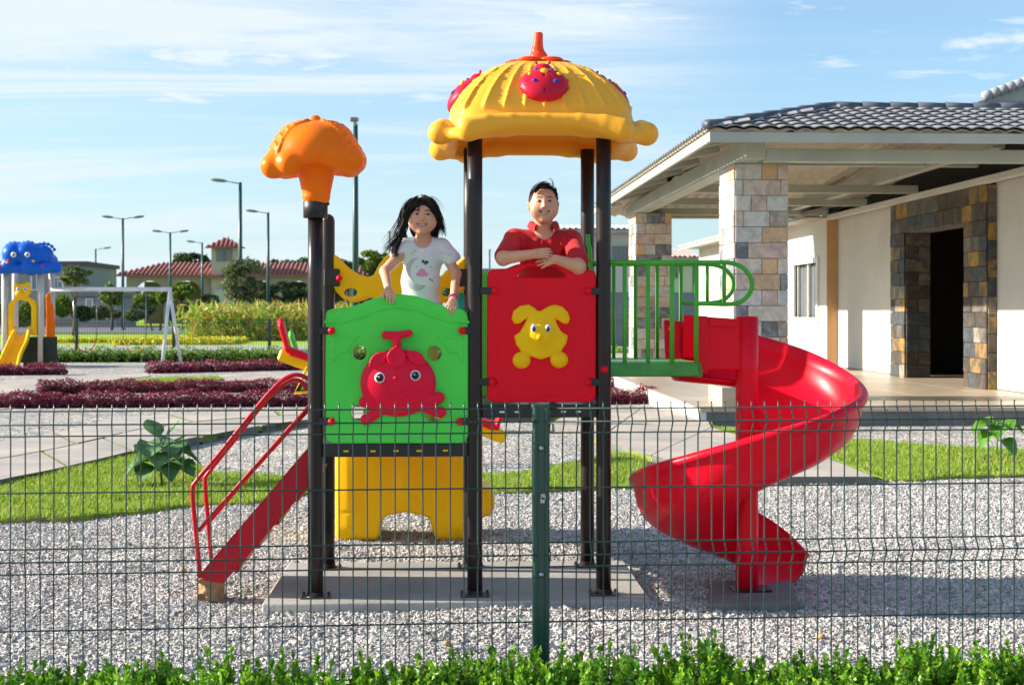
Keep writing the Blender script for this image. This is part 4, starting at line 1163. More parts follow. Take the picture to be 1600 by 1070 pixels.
post(XLr, Yr, fz(345, 512, Yr), True); post(XMr, Yr, zroof); post(XRr, Yr, zroof)

# decks
def deck(x0, x1, z, slots, zmat):
    f = MB(); bh = 0.064
    f.box(((x0 + x1) / 2, Yf, z - bh / 2), (x1 - x0 - 0.07, 0.04, bh), bev=0.003)
    f.box(((x0 + x1) / 2, Yr, z - bh / 2), (x1 - x0 - 0.07, 0.04, bh), bev=0.003)
    f.box((x0 + 0.05, (Yf + Yr) / 2, z - bh / 2 - .002), (0.03, Yr - Yf - .05, bh - .01)); f.box((x1 - 0.05, (Yf + Yr) / 2, z - bh / 2 - .002), (0.03, Yr - Yf - .05, bh - .01))
    f.box(((x0 + x1) / 2, (Yf + Yr) / 2, z - 0.012), (x1 - x0 - 0.02, Yr - Yf - 0.045, 0.02))
    o = f.build('deck', M['black_steel'], PS)
    s = MB()
    for px, py in slots:
        x, zz_ = F2(px, py); s.box((x, Yf - 0.021, zz_), (0.026, 0.004, 0.009), bev=0.002)
    s.build('slot', zmat, o)
    return o
zL, zR = fz(692), fz(632)
deck(XL, XM, zL, [(541, 704), (583, 704), (619, 703.5), (655, 703.5), (696, 703)], M['yellow_plastic'])
deck(XM, XR, zR, [(784, 643), (808, 643), (880, 642.5), (903, 642.5)], M['white_paint'])
mb = MB()   # step between the two decks
mb.box((XM + .02, (Yf + Yr) / 2, (zL + zR) / 2 - .02), (0.02, Yr - Yf - .1, zR - zL - .03)); mb.build('riser', M['black_steel'], PS)

def clamp(px, py, side, Y=None, knob=True, w=0.085):
    x, z = F2(px, py, Y); y = (Yf if Y is None else Y) - 0.03
    mb = MB(); mb.box((x - side * w / 2 + side * 0.01, y + 0.004, z), (w, 0.012, 0.036), bev=0.003)
    o = mb.build('clamp', M['black_steel'], PS)
    if knob:
        k = MB(); k.lathe([(0.018, 0), (0.019, 0.008), (0.016, 0.018), (0.008, 0.024), (0.001, 0.026)], (x, y - 0.003, z), 14, axis='y'); k.build('bolt_cap', M['red_plastic'], o)
# ---- green panel
gpan = [F2(*p) for p in [(509, 492), (512, 485), (522, 482), (545, 480), (565, 474), (585, 466), (605, 460.5), (625, 459), (648, 462), (668, 468), (690, 477), (706, 481), (722, 483), (730, 489), (732, 500),
                           (732, 680), (728, 689), (720, 692), (520, 692), (511, 688), (508, 678)]]
Yp0, Yp1 = Yf - 0.028, Yf + 0.028
s = Solid((F2(500, 0)[0], Yp0 - .03, F2(0, 700)[1]), (F2(740, 0)[0], Yp1 + .02, F2(0, 452)[1]), 0.0042, 0.006)
s.poly(gpan, Yp0, Yp1, 0.014, k=0.0001)
inner = [F2(*p) for p in [(509, 505), (540, 504), (565, 496), (590, 485), (620, 481), (650, 484), (676, 494), (700, 503), (731, 505), (740, 500), (740, 540), (735, 560)]]
# raised curved hem along the top edge
hem = [(509, 503), (540, 501), (566, 493), (592, 483), (621, 479), (650, 483), (676, 493), (702, 501), (732, 503)]
for i in range(len(hem) - 1):
    a, b = F2(*hem[i]), F2(*hem[i + 1]); s.cone((a[0], Yp0 - 0.001, a[1]), (b[0], Yp0 - 0.001, b[1]), 0.0075, k=0.008)
# faint embossed hammers
for sx, cx_ in ((1, 541), (-1, 702)):
    for (a, b, r) in (((-19, 528), (-19, 562), .006), ((-19, 528), (17, 524), .006), ((17, 524), (3, 541), .006), ((3, 541), (1, 548), .006), ((1, 548), (-12, 549), .006), ((-12, 549), (-19, 562), .006)):
        p, r_ = F2(cx_ + sx * a[0] * 1.0, a[1]), F2(cx_ + sx * b[0] * 1.0, b[1])
        s.cone((p[0], Yp0 + .001, p[1]), (r_[0], Yp0 + .001, r_[1]), 0.0070, k=0.006)
for (px, py, r) in ((562, 551, 11.5), (678, 552, 11.5), (561, 645, 12), (677, 646, 12)):
    x, z = F2(px, py); s.cone((x, Yp0 - .1, z), (x, Yp1 + .1, z), r / PXM, k=0.010, op='sub')
s.build('green_panel', M['green_plastic'], PS, relax=1)
for px, py, sd in ((519, 516.5, 1), (722, 516.5, -1), (519, 657.5, 1), (718, 657.5, -1)): clamp(px, py, sd)
# ---- smiling fruit face
def ornament_eye(parent, px, py, r, Y, blue=False, name='eye'):
    x, z = F2(px, py, Y)
    mb = MB(); e = r / PXM
    if blue:
        mb.ball((x, Y, z), (e, 0.010, e * 1.45), 16, 0); mb.ball((x, Y - .006, z - e * .25), (e * .72, 0.008, e * 0.95), 14, 1); mb.ball((x, Y - .0105, z - e * .35), (e * .42, 0.005, e * 0.5), 12, 2)
        return mb.build(name, [M['white_paint'], M['spot_blue'], M['black_dot']], parent)
    mb.ball((x, Y, z), (e, 0.013, e), 18, 0); mb.ball((x, Y - .008, z), (e * .74, 0.009, e * .74), 14, 1); mb.ball((x - e * .15, Y - .0165, z + e * .2), (e * .16,) * 3, 8, 0)
    return mb.build(name, [M['white_paint'], M['black_dot']], parent)
cxf, czf = F2(622.5, 598); Yo = Yp0 - 0.004
s = Solid((F2(552, 0)[0], Yo - .10, F2(0, 672)[1]), (F2(705, 0)[0], Yo + .03, F2(0, 508)[1]), 0.0036, 0.008)
s.ell((cxf, Yo, czf), (58.5 / PXM, 0.062, 52 / PXM), k=0.003)
s.ell((cxf, Yo, czf + .012), (0.142, 0.056, 0.152), k=0.02)
for pts, r in ((((605, 636), (570, 627)), (.018, .028)), (((605, 636), (573, 654)), (.018, .029)), (((650, 634), (686, 620)), (.018, .029)), (((650, 634), (689, 643)), (.018, .028)), (((605, 636), (650, 634)), (.018, .018))):
    a, b = F2(*pts[0]), F2(*pts[1]); s.cone((a[0], Yo - .006, a[1]), (b[0], Yo - .012, b[1]), r[0], r[1], k=0.012, flat=((0, 1, 0), .75))
for a, b, ra, rb in (((603, 523), (620, 524), .020, .019), ((620, 524), (640, 520), .019, .017), ((620, 526), (621, 548), .021, .021)):
    p, q_ = F2(*a), F2(*b); s.cone((p[0], Yo - .02, p[1]), (q_[0], Yo - .02, q_[1]), ra, rb, k=0.008)
def leafp(cx_, cy_, L, W, an):
    o = []
    for t in np.linspace(0, 2 * pi, 22)[:-1]:
        u = math.cos(t) * L; v = math.sin(t) * W * (1 - abs(math.cos(t)) ** 3 * .9); o.append(F2(cx_ + u * math.cos(an) - v * math.sin(an), cy_ + u * math.sin(an) + v * math.cos(an)))
    return o
for cx_, cy_, L, W, an, dy in ((620.5, 557, 19, 15, pi / 2, .072), (592, 561, 19, 10, R(-38), .058), (650, 558, 19, 10, R(32), .058)):
    s.poly(leafp(cx_, cy_, L, W, an), Yo - dy, Yo - .02, 0.006, k=0.004)
    c_, s_ = math.cos(an), math.sin(an)
    a, b = F2(cx_ - 15 * c_, cy_ - 15 * s_), F2(cx_ + 15 * c_, cy_ + 15 * s_)
    s.cone((a[0], Yo - dy - .001, a[1]), (b[0], Yo - dy - .001, b[1]), 0.0045, k=0.002, op='sub')
    for t in (-6, 0, 6):
        m0 = (cx_ + t * c_, cy_ + t * s_)
        for sd in (-1, 1):
            a, b = F2(*m0), F2(m0[0] + (-5) * c_ - sd * 7 * s_, m0[1] + (-5) * s_ + sd * 7 * c_)
            s.cone((a[0], Yo - dy - .001, a[1]), (b[0], Yo - dy - .001, b[1]), 0.0034, k=0.001, op='sub')
x, z = F2(619.5, 588.5); s.ell((x, Yo - .062, z), (.013, .014, .012), k=.006)
arc = [F2(621 + 19 * math.cos(t), 597 + 18 * math.sin(t)) for t in np.linspace(R(35), R(150), 9)]
for i in range(8): s.cone((arc[i][0], Yo - .061, arc[i][1]), (arc[i + 1][0], Yo - .061, arc[i + 1][1]), 0.0062, k=0.003, op='sub')
face = s.build('fruit_face', M['face_red'], PS)
ornament_eye(face, 593.5, 590, 8.3, Yo - .055); ornament_eye(face, 649, 586.5, 8.3, Yo - .055)

# ---- red panel
rpan = [F2(*p) for p in [(761, 432), (763, 424), (770, 421), (790, 420), (805, 414), (822, 410), (868, 410), (884, 414), (900, 421), (920, 421), (929, 424), (931, 434), (931, 616), (928, 624), (920, 628), (772, 628), (763, 625), (760, 616)]]
s = Solid((F2(750, 0)[0], Yp0 - .03, F2(0, 637)[1]), (F2(940, 0)[0], Yp1 + .02, F2(0, 402)[1]), 0.0042, 0.006)
s.poly(rpan, Yp0, Yp1, 0.014, k=0.0001)
slot = [F2(*p) for p in [(806, 433), (812, 426), (824, 417), (866, 417), (878, 426), (884, 433)]]
s.poly(slot, Yp0 - .1, Yp1 + .1, 0.001, k=0.012, op='sub')
bd = [(773, 440), (773, 588), (778, 596), (775, 612), (780, 616), (912, 616), (917, 612), (914, 596), (920, 588), (920, 440)]
for i in range(len(bd) - 1):
    a, b = F2(*bd[i]), F2(*bd[i + 1]); s.cone((a[0], Yp0 + .001, a[1]), (b[0], Yp0 + .001, b[1]), 0.0052, k=0.008)
s.build('red_panel', M['red_plastic'], PS)
for px, py, sd in ((773, 454.5, 1), (918, 455, -1), (769, 596, 1), (917, 596.5, -1)): clamp(px, py, sd)
k = MB(); x, z = F2(943, 576.5); k.lathe([(0.018, 0), (0.019, 0.008), (0.016, 0.018), (0.008, 0.024), (0.001, 0.026)], (x, Yf - 0.036, z), 14, axis='y'); k.build('bolt_cap', M['red_plastic'], PS)
def D8(x, y): return F2(720 + x / 4.115, 400 + y / 4.115)
dog = [(512, 352), (540, 335), (570, 318), (605, 313), (650, 325), (685, 362), (698, 405), (684, 434), (655, 436), (628, 416), (604, 404), (618, 445), (642, 485), (684, 510), (674, 560), (640, 612), (575, 645), (510, 664), (450, 645), (385, 612), (352, 565), (341, 511), (378, 487), (404, 440), (424, 398), (405, 412), (372, 435), (342, 436), (324, 405), (336, 352), (380, 320), (435, 311), (470, 332), (490, 352)]
s = Solid((D8(300, 0)[0], Yo - .08, D8(0, 740)[1]), (D8(720, 0)[0], Yo + .03, D8(0, 295)[1]), 0.0032, 0.006)
s.poly([D8(*p) for p in dog], Yo - .026, Yo + .02, 0.016, k=0.0001)
x, z = D8(510, 500); s.ell((x, Yo - .008, z), (0.070, .048, .075), k=.02)
for p in ((388, 668), (628, 665)):
    x, z = D8(*p); s.ell((x, Yo - .004, z), (58 / 4.115 / PXM, .036, 54 / 4.115 / PXM), k=.006)
    for dx in (-18, 18):
        a, b = D8(p[0] + dx, p[1] - 50), D8(p[0] + dx * .6, p[1] + 5); s.cone((a[0], Yo - .042, a[1]), (b[0], Yo - .042, b[1]), .0035, k=.004, op='sub')
x, z = D8(500, 520); s.ell((x, Yo - .056, z), (.013, .014, .012), k=.006)
for a, b in (((500, 545), (475, 585)), ((475, 585), (440, 578)), ((505, 550), (540, 592)), ((540, 592), (560, 575))):
    p, q_ = D8(*a), D8(*b); s.cone((p[0], Yo - .050, p[1]), (q_[0], Yo - .050, q_[1]), .0035, k=.004, op='sub')
dg = s.build('dog_face', M['yellow_plastic'], PS)
ornament_eye(dg, 720 + 469 / 4.115, 400 + 463 / 4.115, 4.4, Yo - .047, True); ornament_eye(dg, 720 + 560 / 4.115, 400 + 465 / 4.115, 4.4, Yo - .047, True)

# ---- wavy yellow panel behind the girl, small rear pieces
wav = [(520, 396), (530, 402), (545, 418), (560, 428), (575, 433), (584, 430), (592, 414), (602, 401), (612, 394), (624, 392), (636, 394), (650, 401), (664, 415), (676, 431), (690, 431), (697, 422), (706, 419), (716, 409), (729, 398),
       (729, 452), (716, 460), (704, 470), (690, 474), (670, 466), (650, 470), (600, 470), (578, 465), (566, 470), (552, 473), (536, 467), (524, 455), (520, 448)]
s = Solid((F2(510, 0, Yr)[0], Yr - .05, F2(0, 484, Yr)[1]), (F2(740, 0, Yr)[0], Yr + .05, F2(0, 382, Yr)[1]), 0.006, 0.006)
s.poly([F2(p[0], p[1], Yr) for p in wav], Yr - .022, Yr + .022, .014, k=.0001)
for px in (548, 700):
    x, z = F2(px, 457, Yr); s.custom((x - .06, Yr - .1, z - .04), (x + .06, Yr + .1, z + .04), lambda X: np.sqrt(((X[..., 0] - x) / 1.5) ** 2 + (X[..., 2] - z) ** 2) - .024, k=.008, op='sub')
s.build('wavy_panel', M['yellow_plastic'], PS)
for px, sd in ((529, 1), (719, -1)):
    x, z = F2(px - sd * 4, 434, Yr); mb = MB(); mb.box((x - sd * .02, Yr - .03, z), (0.085, 0.02, 0.095), bev=.004); o = mb.build('clamp', M['black_steel'], PS)
    if sd > 0:
        kx, kz = F2(531, 435, Yr); k = MB(); k.lathe([(0.016, 0), (0.017, 0.008), (0.012, 0.018), (0.001, 0.022)], (kx, Yr - .041, kz), 12, axis='y'); k.build('bolt_cap', M['red_plastic'], o)
x, z = F2(716, 460, Yr + .05); x1, z1 = F2(730, 640, Yr + .05)
s = Solid((x - .05, Yr + .02, z1 - .02), (x1 + .05, Yr + .11, z + .05), .007, .006); s.box(((x + x1) / 2 - .005, Yr + .065, (z + z1) / 2), ((x1 - x) / 2 + .012, .022, (z - z1) / 2 + .02), .015)
s.build('cyan_panel', M['cyan_plastic'], PS)
pg_ = [F2(p[0], p[1], Yr) for p in [(750, 430), (756, 424), (800, 424), (806, 430), (806, 618), (800, 623), (756, 623), (750, 618)]]
mb = MB(); mb.prism(fillet(pg_, .01, 3), Yr - .02, Yr + .02, bev=.01); mb.build('rear_panel', M['green_plastic'], PS)

# ---- yellow crawl piece standing behind the low deck
Ye = gp(640, 843, .03).y
e0 = lambda px, py: F2(px, py, Ye)
out = [(523, 700), (523, 836), (528, 845), (588, 845), (593, 838), (598, 812), (606, 806), (633, 801), (660, 806), (670, 810), (678, 838), (684, 845), (738, 845), (745, 836), (748, 812), (757, 809), (768, 804), (774, 790), (773, 774), (766, 764), (750, 760), (742, 740), (742, 700)]
s = Solid((e0(514, 0)[0], Ye - .08, 0.02), (e0(784, 0)[0], Ye + .50, e0(0, 690)[1]), .009, .02)
s.poly([e0(*p) for p in out], Ye, Ye + .42, .035, k=.0001)
for px, r, hh in ((548, .075, 1), (585, .06, .6), (637, .085, .8), (715, .085, 1)):
    a = e0(px, 690); b = e0(px, 838 if hh == 1 else 795); s.cone((a[0], Ye + .055, a[1]), (b[0], Ye + .055, b[1] + r), r, r * .9, k=.035)
for px in (612, 672): a = e0(px, 690); b = e0(px, 790); s.cone((a[0], Ye - .045, a[1]), (b[0], Ye - .03, b[1]), .035, .03, k=.04, op='sub')
a = e0(520, 800); b = e0(745, 800); s.cone((a[0], Ye - .008, a[1]), (b[0], Ye - .008, b[1]), .006, k=.006, op='sub')
s.build('crawl_piece', M['yellow_plastic'], PS)
mb = MB(); zt = e0(0, 700)[1]    # sloping top that joins it to the deck
mb.add([(XL + .1, Yr + .02, zL - .02), (XM - .1, Yr + .02, zL - .02), (XM - .02, Ye + .1, zt - .01), (XL + .1, Ye + .1, zt - .01),
        (XL + .1, Yr + .02, zL - .06), (XM - .1, Yr + .02, zL - .06), (XM - .02, Ye + .1, zt - .05), (XL + .1, Ye + .1, zt - .05)],
       [(0, 1, 2, 3), (7, 6, 5, 4), (0, 4, 5, 1), (1, 5, 6, 2), (2, 6, 7, 3), (3, 7, 4, 0)], 0, False)
mb.build('crawl_slope', M['yellow_plastic'], PS)

# ---- canopy
zf_ = lambda py: at(848, py, (Yf + Yr) / 2 + .02).z
Cx, Cy = at(848, 150, (Yf + Yr) / 2).x - .022, (Yf + Yr) / 2
wz = np.array([2.36, 2.42, 2.50, 2.58, 2.65, 2.71, 2.745, 2.765, 2.775]); ww = np.array([.480, .474, .450, .400, .338, .262, .19, .13, .05])
def dome(X, dw=0.0, dz=0.0, rib=0.0):
    x, y, z = X[..., 0] - Cx, X[..., 1] - Cy, X[..., 2] + dz
    w = np.interp(z, wz, ww)
    n_ = (np.abs(x) ** 5 + np.abs(y) ** 5 + 1e-12) ** 0.2
    d = n_ - w + dw
    if rib:
        u = np.where(np.abs(x) > np.abs(y), y, x) / np.maximum(w, .12)
        rr = np.abs(((u * 4.6 + .5) % 1) - .5)
        d = d - rib * np.exp(-(rr / .085) ** 2) * np.clip((z - 2.462) * 25, 0, 1) * np.clip((np.maximum(w, 0) - .12) * 8, 0, 1) * np.clip((.98 - np.abs(u)) * 12, 0, 1)
    g = 1.0 / np.sqrt(1 + np.interp(z, wz[:-1], np.diff(ww) / np.diff(wz)) ** 2)
    return np.maximum(d * g, z - 2.775)
s = Solid((Cx - .70, Cy - .70, 2.22), (Cx + .70, Cy + .70, 2.81), .0085, .012)
s.custom((Cx - .6, Cy - .6, 2.36), (Cx + .6, Cy + .6, 2.79), lambda X: np.maximum(dome(X, rib=.018), 2.37 - X[..., 2]))
s.custom((Cx - .6, Cy - .6, 2.30), (Cx + .6, Cy + .6, 2.77), lambda X: dome(X, dw=.022, dz=.022), op='sub')
for a in range(4):
    def rp(u, v, z):
        c, s_ = math.cos(a * pi / 2), math.sin(a * pi / 2); return (Cx + u * c + v * s_, Cy + u * s_ - v * c, z)
    pts = [rp(-.375, .515, 2.36), rp(-.29, .500, 2.385), rp(-.17, .495, 2.402), rp(0, .490, 2.408), rp(.17, .495, 2.402), rp(.29, .500, 2.385), rp(.375, .515, 2.36)]
    s.chain(pts, [.060, .054, .043, .038, .043, .054, .060], k=.010)
    # inner skirt that hangs behind each roll
    sk = [rp(-.42, .455, 2.345), rp(-.2, .455, 2.37), rp(.2, .455, 2.37), rp(.42, .455, 2.345)]
    for i in range(3): s.cone(sk[i], sk[i + 1], .030, .030, k=.04)
s.build('canopy', M['roof_yellow'], PS)
# ladybirds on the four faces of the canopy
for a in (0, pi / 2, pi, -pi / 2):
    def _lb(a=a):
        zc = 2.605; w = float(np.interp(zc, wz, ww))
        n = Vector((0, -math.cos(R(42)), math.sin(R(42)))); up = Vector((0, math.sin(R(42)), math.cos(R(42)))); r = Vector((1, 0, 0))
        B = Matrix((r, up, n)).transposed().to_4x4()
        return Matrix.Translation((Cx, Cy, zc)) @ Matrix.Rotation(a, 4, 'Z') @ Matrix.Translation((0, -w - .008, 0)) @ B
    T_ = _lb()
    s2 = Solid((-.16, -.15, -.03), (.16, .18, .09), .004, .01)
    s2.ell((0, -.01, 0), (.122, .112, .058), k=.001); s2.ell((0, .095, .0), (.052, .042, .040), k=.01)
    s2.cone((0, .05, .062), (0, -.11, .03), .004, k=.006, op='sub')
    s2.cone((.004, .035, .060), (.05, -.03, .055), .003, k=.004, op='sub')
    for sx in (-1, 1):
        s2.cone((sx * .018, .12, .01), (sx * .032, .140, .018), .005, k=.004); s2.ell((sx * .034, .142, .020), .008, k=.003)
        for yy_ in (.025, -.035): s2.ell((sx * .118, yy_, .002), (.010, .008, .006), k=.003)
    V, F = s2.mesh(1)
    Tm = np.array(T_); V = V @ Tm[:3, :3].T + Tm[:3, 3]
    lb = np_mesh('ladybird', V, F, M['ladybird_red'], smooth=True, parent=PS)
    for (x, y, r, m_) in ((0, .035, .020, 'yellow_plastic'), (-.07, .022, .012, 'yellow_plastic'), (.072, .022, .012, 'yellow_plastic'), (-.036, .065, .011, 'spot_blue'), (.04, .063, .011, 'spot_blue'), (-.05, -.035, .013, 'spot_blue'), (.055, -.038, .016, 'spot_blue')):
        z = .058 * math.sqrt(max(0, 1 - (x / .122) ** 2 - ((y + .01) / .112) ** 2)); m2 = MB(); m2.ball((x, y, z), (r, r, .006), 12)
        m2.v[0] = m2.v[0] @ Tm[:3, :3].T + Tm[:3, 3]; m2.build('spot', M[m_], lb)
zt = 2.775
s = Solid((Cx - .22, Cy - .22, zt - .04), (Cx + .22, Cy + .22, zt + .20), .005, .008)
for a in range(6):
    t = a * pi / 3 + .02; s.ell((Cx + .115 * math.cos(t), Cy + .115 * math.sin(t), zt - .002), (.062, .062, .017), k=.004)
s.cone((Cx, Cy, zt), (Cx, Cy, zt + .022), .052, .050, k=.006)
s.chain([(Cx, Cy, zt + .02), (Cx - .005, Cy, zt + .06), (Cx - .003, Cy, zt + .10), (Cx, Cy, zt + .145)], [.046, .034, .026, .024], k=.004)
s.box((Cx, Cy, zt + .19), (.06, .06, .03), 0, k=.003, op='sub')
s.build('finial', M['finial_red'], PS)

# ---- orange mushroom cap on the left front post
Mx, Mz = XL + .004, fz(338, 493)
mb = MB(); mb.lathe([(.044, 0), (.060, .002), (.0605, .082), (.055, .086), (.03, .088)], (XL, Yf, Mz - .01), 24)
mb.box((XL + .062, Yf, Mz + .062), (.012, .03, .016), bev=.002); mb.build('collar', M['black_steel'], PS)
zb = Mz + .072
s = Solid((Mx - .33, Yf - .33, zb - .02), (Mx + .33, Yf + .33, zb + .45), .0058, .02)
s.ell((Mx, Yf, zb + .225), (.215, .215, .172), k=.001)
s.box((Mx, Yf, zb + .06), (.30, .30, .105), 0, k=.03, op='sub')
for ad, rr_, dz in ((208, .232, -.030), (330, .212, .004), (35, .205, .0), (145, .21, -.01)):
    t = R(ad); e = (math.cos(t), math.sin(t))
    s.cone((Mx + e[0] * .10, Yf + e[1] * .10, zb + .285), (Mx + e[0] * (rr_ - .005), Yf + e[1] * (rr_ - .005), zb + .192 + dz), .088, .060, k=.035)
    t2 = t + R(24); t3 = t - R(24)
    s.cone((Mx + math.cos(t2) * .19, Yf + math.sin(t2) * .19, zb + .20 + dz), (Mx + math.cos(t3) * .19, Yf + math.sin(t3) * .19, zb + .20 + dz), .058, .058, k=.03)
s.cone((Mx, Yf, zb + .19), (Mx, Yf, zb + .03), .100, .068, k=.045); s.box((Mx, Yf, zb + .02), (.058, .058, .02), .03, k=.02)
base = s.D.copy()
def captop(x, y):
    i = int(round((Mx + x - s.lo[0]) / s.vox)); j = int(round((Yf + y - s.lo[1]) / s.vox)); col = base[i, j]
    q = np.where(col < 0)[0]; return s.lo[2] + (q[-1] + .5 if len(q) else 30) * s.vox
def capl(x0, y0, x1, y1, r, k=.003):
    n_ = 5
    for i in range(n_):
        a = (x0 + (x1 - x0) * i / n_, y0 + (y1 - y0) * i / n_); b = (x0 + (x1 - x0) * (i + 1) / n_, y0 + (y1 - y0) * (i + 1) / n_)
        s.cone((Mx + a[0], Yf + a[1], captop(*a)), (Mx + b[0], Yf + b[1], captop(*b)), r, k=k)
s.ell((Mx - .005, Yf, zb + .400), (.030, .030, .026), k=.008)
for ad in (208, 330, 150, 30, 90):
    t = R(ad); rx, ry = math.cos(t), math.sin(t); tx, ty = -ry, rx
    for r0, wd in ((.105, .034), (.135, .046), (.165, .052), (.195, .052), (.222, .044)): capl(rx * r0 - tx * wd, ry * r0 - ty * wd, rx * r0 + tx * wd, ry * r0 + ty * wd, .0080)
    for sd in (-1, 1):
        capl(rx * .10 + tx * sd * .050, ry * .10 + ty * sd * .050, rx * .225 + tx * sd * .058, ry * .225 + ty * sd * .058, .0080)
        a_ = t + sd * .5; capl(.06 * math.cos(a_), .06 * math.sin(a_), .10 * math.cos(a_), .10 * math.sin(a_), .012)
s.build('mushroom_cap', M['orange_plastic'], PS)

# ---- red stairs with handrails
Ya, Yb = Yf + .045, Yf + .60
def stringer(Y):
    P = [F2(*p, Y) for p in ([(482, 700), (314, 897), (318, 906), (349, 911), (482, 760)] if Y == Ya else [])]
    return P
Pa = [F2(*p, Ya) for p in [(482, 701), (316, 895), (318, 906), (349, 911), (482, 760)]]
st = MB(); st.prism(Pa, Ya - .004, Ya + .004); o = st.build('stringer', M['rail_red'], PS)
st = MB(); d0 = Vector((Pa[0][0], Ya, Pa[0][1])); d1 = Vector((Pa[1][0], Ya, Pa[1][1])); st.bar(d0 + Vector((0, .012, .003)), d1 + Vector((0, .012, .003)), .032, .008); st.build('stringer_lip', M['rail_red'], o)
st = MB(); st.prism(Pa, Yb - .004, Yb + .004); st.build('stringer', M['rail_red'], PS)
und = MB(); A_ = Vector((Pa[0][0], 0, Pa[0][1] - .10)); B_ = Vector((Pa[1][0] + .09, 0, Pa[1][1] - .005))
und.add([(A_.x, Ya + .006, A_.z), (B_.x, Ya + .006, B_.z), (B_.x, Yb - .006, B_.z), (A_.x, Yb - .006, A_.z), (A_.x, Ya + .006, A_.z - .006), (B_.x, Ya + .006, B_.z - .006), (B_.x, Yb - .006, B_.z - .006), (A_.x, Yb - .006, A_.z - .006)], [(0, 1, 2, 3), (7, 6, 5, 4), (0, 4, 5, 1), (2, 6, 7, 3)], 0, False)
und.build('stair_back', M['rail_red'], PS)
for i in range(5):
    t = (i + .6) / 5.4
    c = Vector((Pa[1][0], 0, Pa[1][1])).lerp(Vector((Pa[0][0], 0, Pa[0][1])), t) + Vector((.05, 0, -.05))
    mb = MB(); mb.box((c.x, (Ya + Yb) / 2, c.z), (.15, Yb - Ya - .012, .02), bev=.003); mb.build('tread', M['rail_red'], PS)
def railpx(pts, Y, r=.0115, nm='handrail', m_='rail_red', seg=6):
    P = [Vector((F2(p[0], p[1], Y)[0], Y, F2(p[0], p[1], Y)[1])) for p in pts]
    mb = MB(); mb.tube(spline(P, seg) if seg else P, r, 10); return mb.build(nm, M[m_], PS)
railpx([(313, 902), (306, 830), (301, 768), (308, 750), (340, 712), (400, 638), (432, 602), (452, 588), (468, 586), (486, 594)], Ya)
railpx([(330, 872), (324, 800), (320.5, 753), (326, 738), (360, 695), (420, 620), (443, 600), (458, 593), (472, 597), (480, 610)], Yb)
railpx([(310, 829), (400, 727), (484, 633)], Ya, .010); railpx([(327, 815), (400, 730), (482, 640)], Yb, .010)

# ---- green balcony
zB = fz(567, 1000); XE = F2(1090, 570)[0]
mb = MB(); mb.box(((XR + XE) / 2 + .015, Yf - .01, zB - .034), (XE - XR - .03, .03, .066), bev=.005)
mb.box(((XR + XE) / 2 + .015, Yr + .01, zB - .034), (XE - XR - .03, .03, .066), bev=.005)
mb.box(((XR + XE) / 2 - .02, (Yf + Yr) / 2, zB - .015), (XE - XR + .08, Yr - Yf - .01, .026)); mb.box((XE, (Yf + Yr) / 2, zB - .05), (.05, Yr - Yf - .01, .04))
o = mb.build('balcony_floor', M['rail_green_dark'], PS)
def rail(Y, top, pts_loop, vert, tag_, short, low):
    zt_ = lambda px, py: Vector((F2(px, py, Y)[0], Y, F2(px, py, Y)[1]))
    x0 = Vector((XR + .03, Y, zt_(1000, top).z))
    P = [x0] + [zt_(*p) for p in pts_loop[:1]] + list(spline([zt_(*p) for p in pts_loop], 5))
    mb = MB(); mb.tube(P, .0115, 10); mb.build('top_rail', M['rail_green'], PS)
    for px, w in vert:
        a, b = zt_(px, top + 2), Vector((zt_(px, 500).x, Y, zB - .02)); mb = MB(); mb.tube([a, b], w, 8); mb.build('baluster', M['rail_green'], PS)
    for px in short: mb = MB(); mb.tube([zt_(px, top + 2), zt_(px, low)], .010, 8); mb.build('baluster', M['rail_green'], PS)
rail(Yf - .012, 410, [(1120, 410), (1142, 411), (1160, 418), (1172, 432), (1175, 446), (1170, 460), (1158, 471), (1140, 475), (1100, 474.5), (1088, 474)], [(976, .0105), (1012.5, .0105), (1050, .0115), (1088, .0115)], 0, [1131.5], 474)
rail(Yr, 413, [(1095, 413), (1115, 414), (1132, 420), (1143, 432), (1146, 444), (1142, 458), (1130, 469), (1112, 473), (1080, 474), (1064, 473)], [(959, .010), (993, .011), (1027, .010), (1064, .011)], 0, [1105], 472)
railpx([(919, 366), (919, 380), (922, 395), (923, 440), (923, 560)], Yr - .10, .0125, 'grab_bar', 'rail_green')
railpx([(922, 411), (940, 410)], Yr - .10, .009, 'grab_bar', 'rail_green', 0)

# ---- red spiral slide round its pole
Pp = gp(1167, 921, .055); Px, Py = Pp.x, Pp.y
sc_ = FPX / (Pp.length and (FW.dot(Pp)))
mb = MB(); zt = CAMZ - (497 - HY) / FPX * FW.dot(Pp)
mb.tube([(Px, Py, .056 + (zt - .056) * i / 5) for i in range(6)], .0575, 28)
mb.lathe([(.0575, 0), (.056, .006), (.048, .010), (.0, .0105)], (Px, Py, zt), 28); mb.build('slide_pole', M['slide_red'], PS)
mb = MB(); mb.box((Px + .02, Py, .061), (.19, .15, .010), bev=.003); mb.build('base_plate', M['black_steel'], PS)
tab = [(90, 1.385), (70, 1.335), (45, 1.262), (20, 1.175), (0, 1.107), (-20, 1.068), (-45, 1.022), (-90, .915), (-135, .775), (-180, .652), (-225, .54), (-270, .44), (-288, .375), (-305, .27), (-322, .165)]
ta = np.array([t[0] for t in tab][::-1], float); tzv = np.array([t[1] for t in tab][::-1])
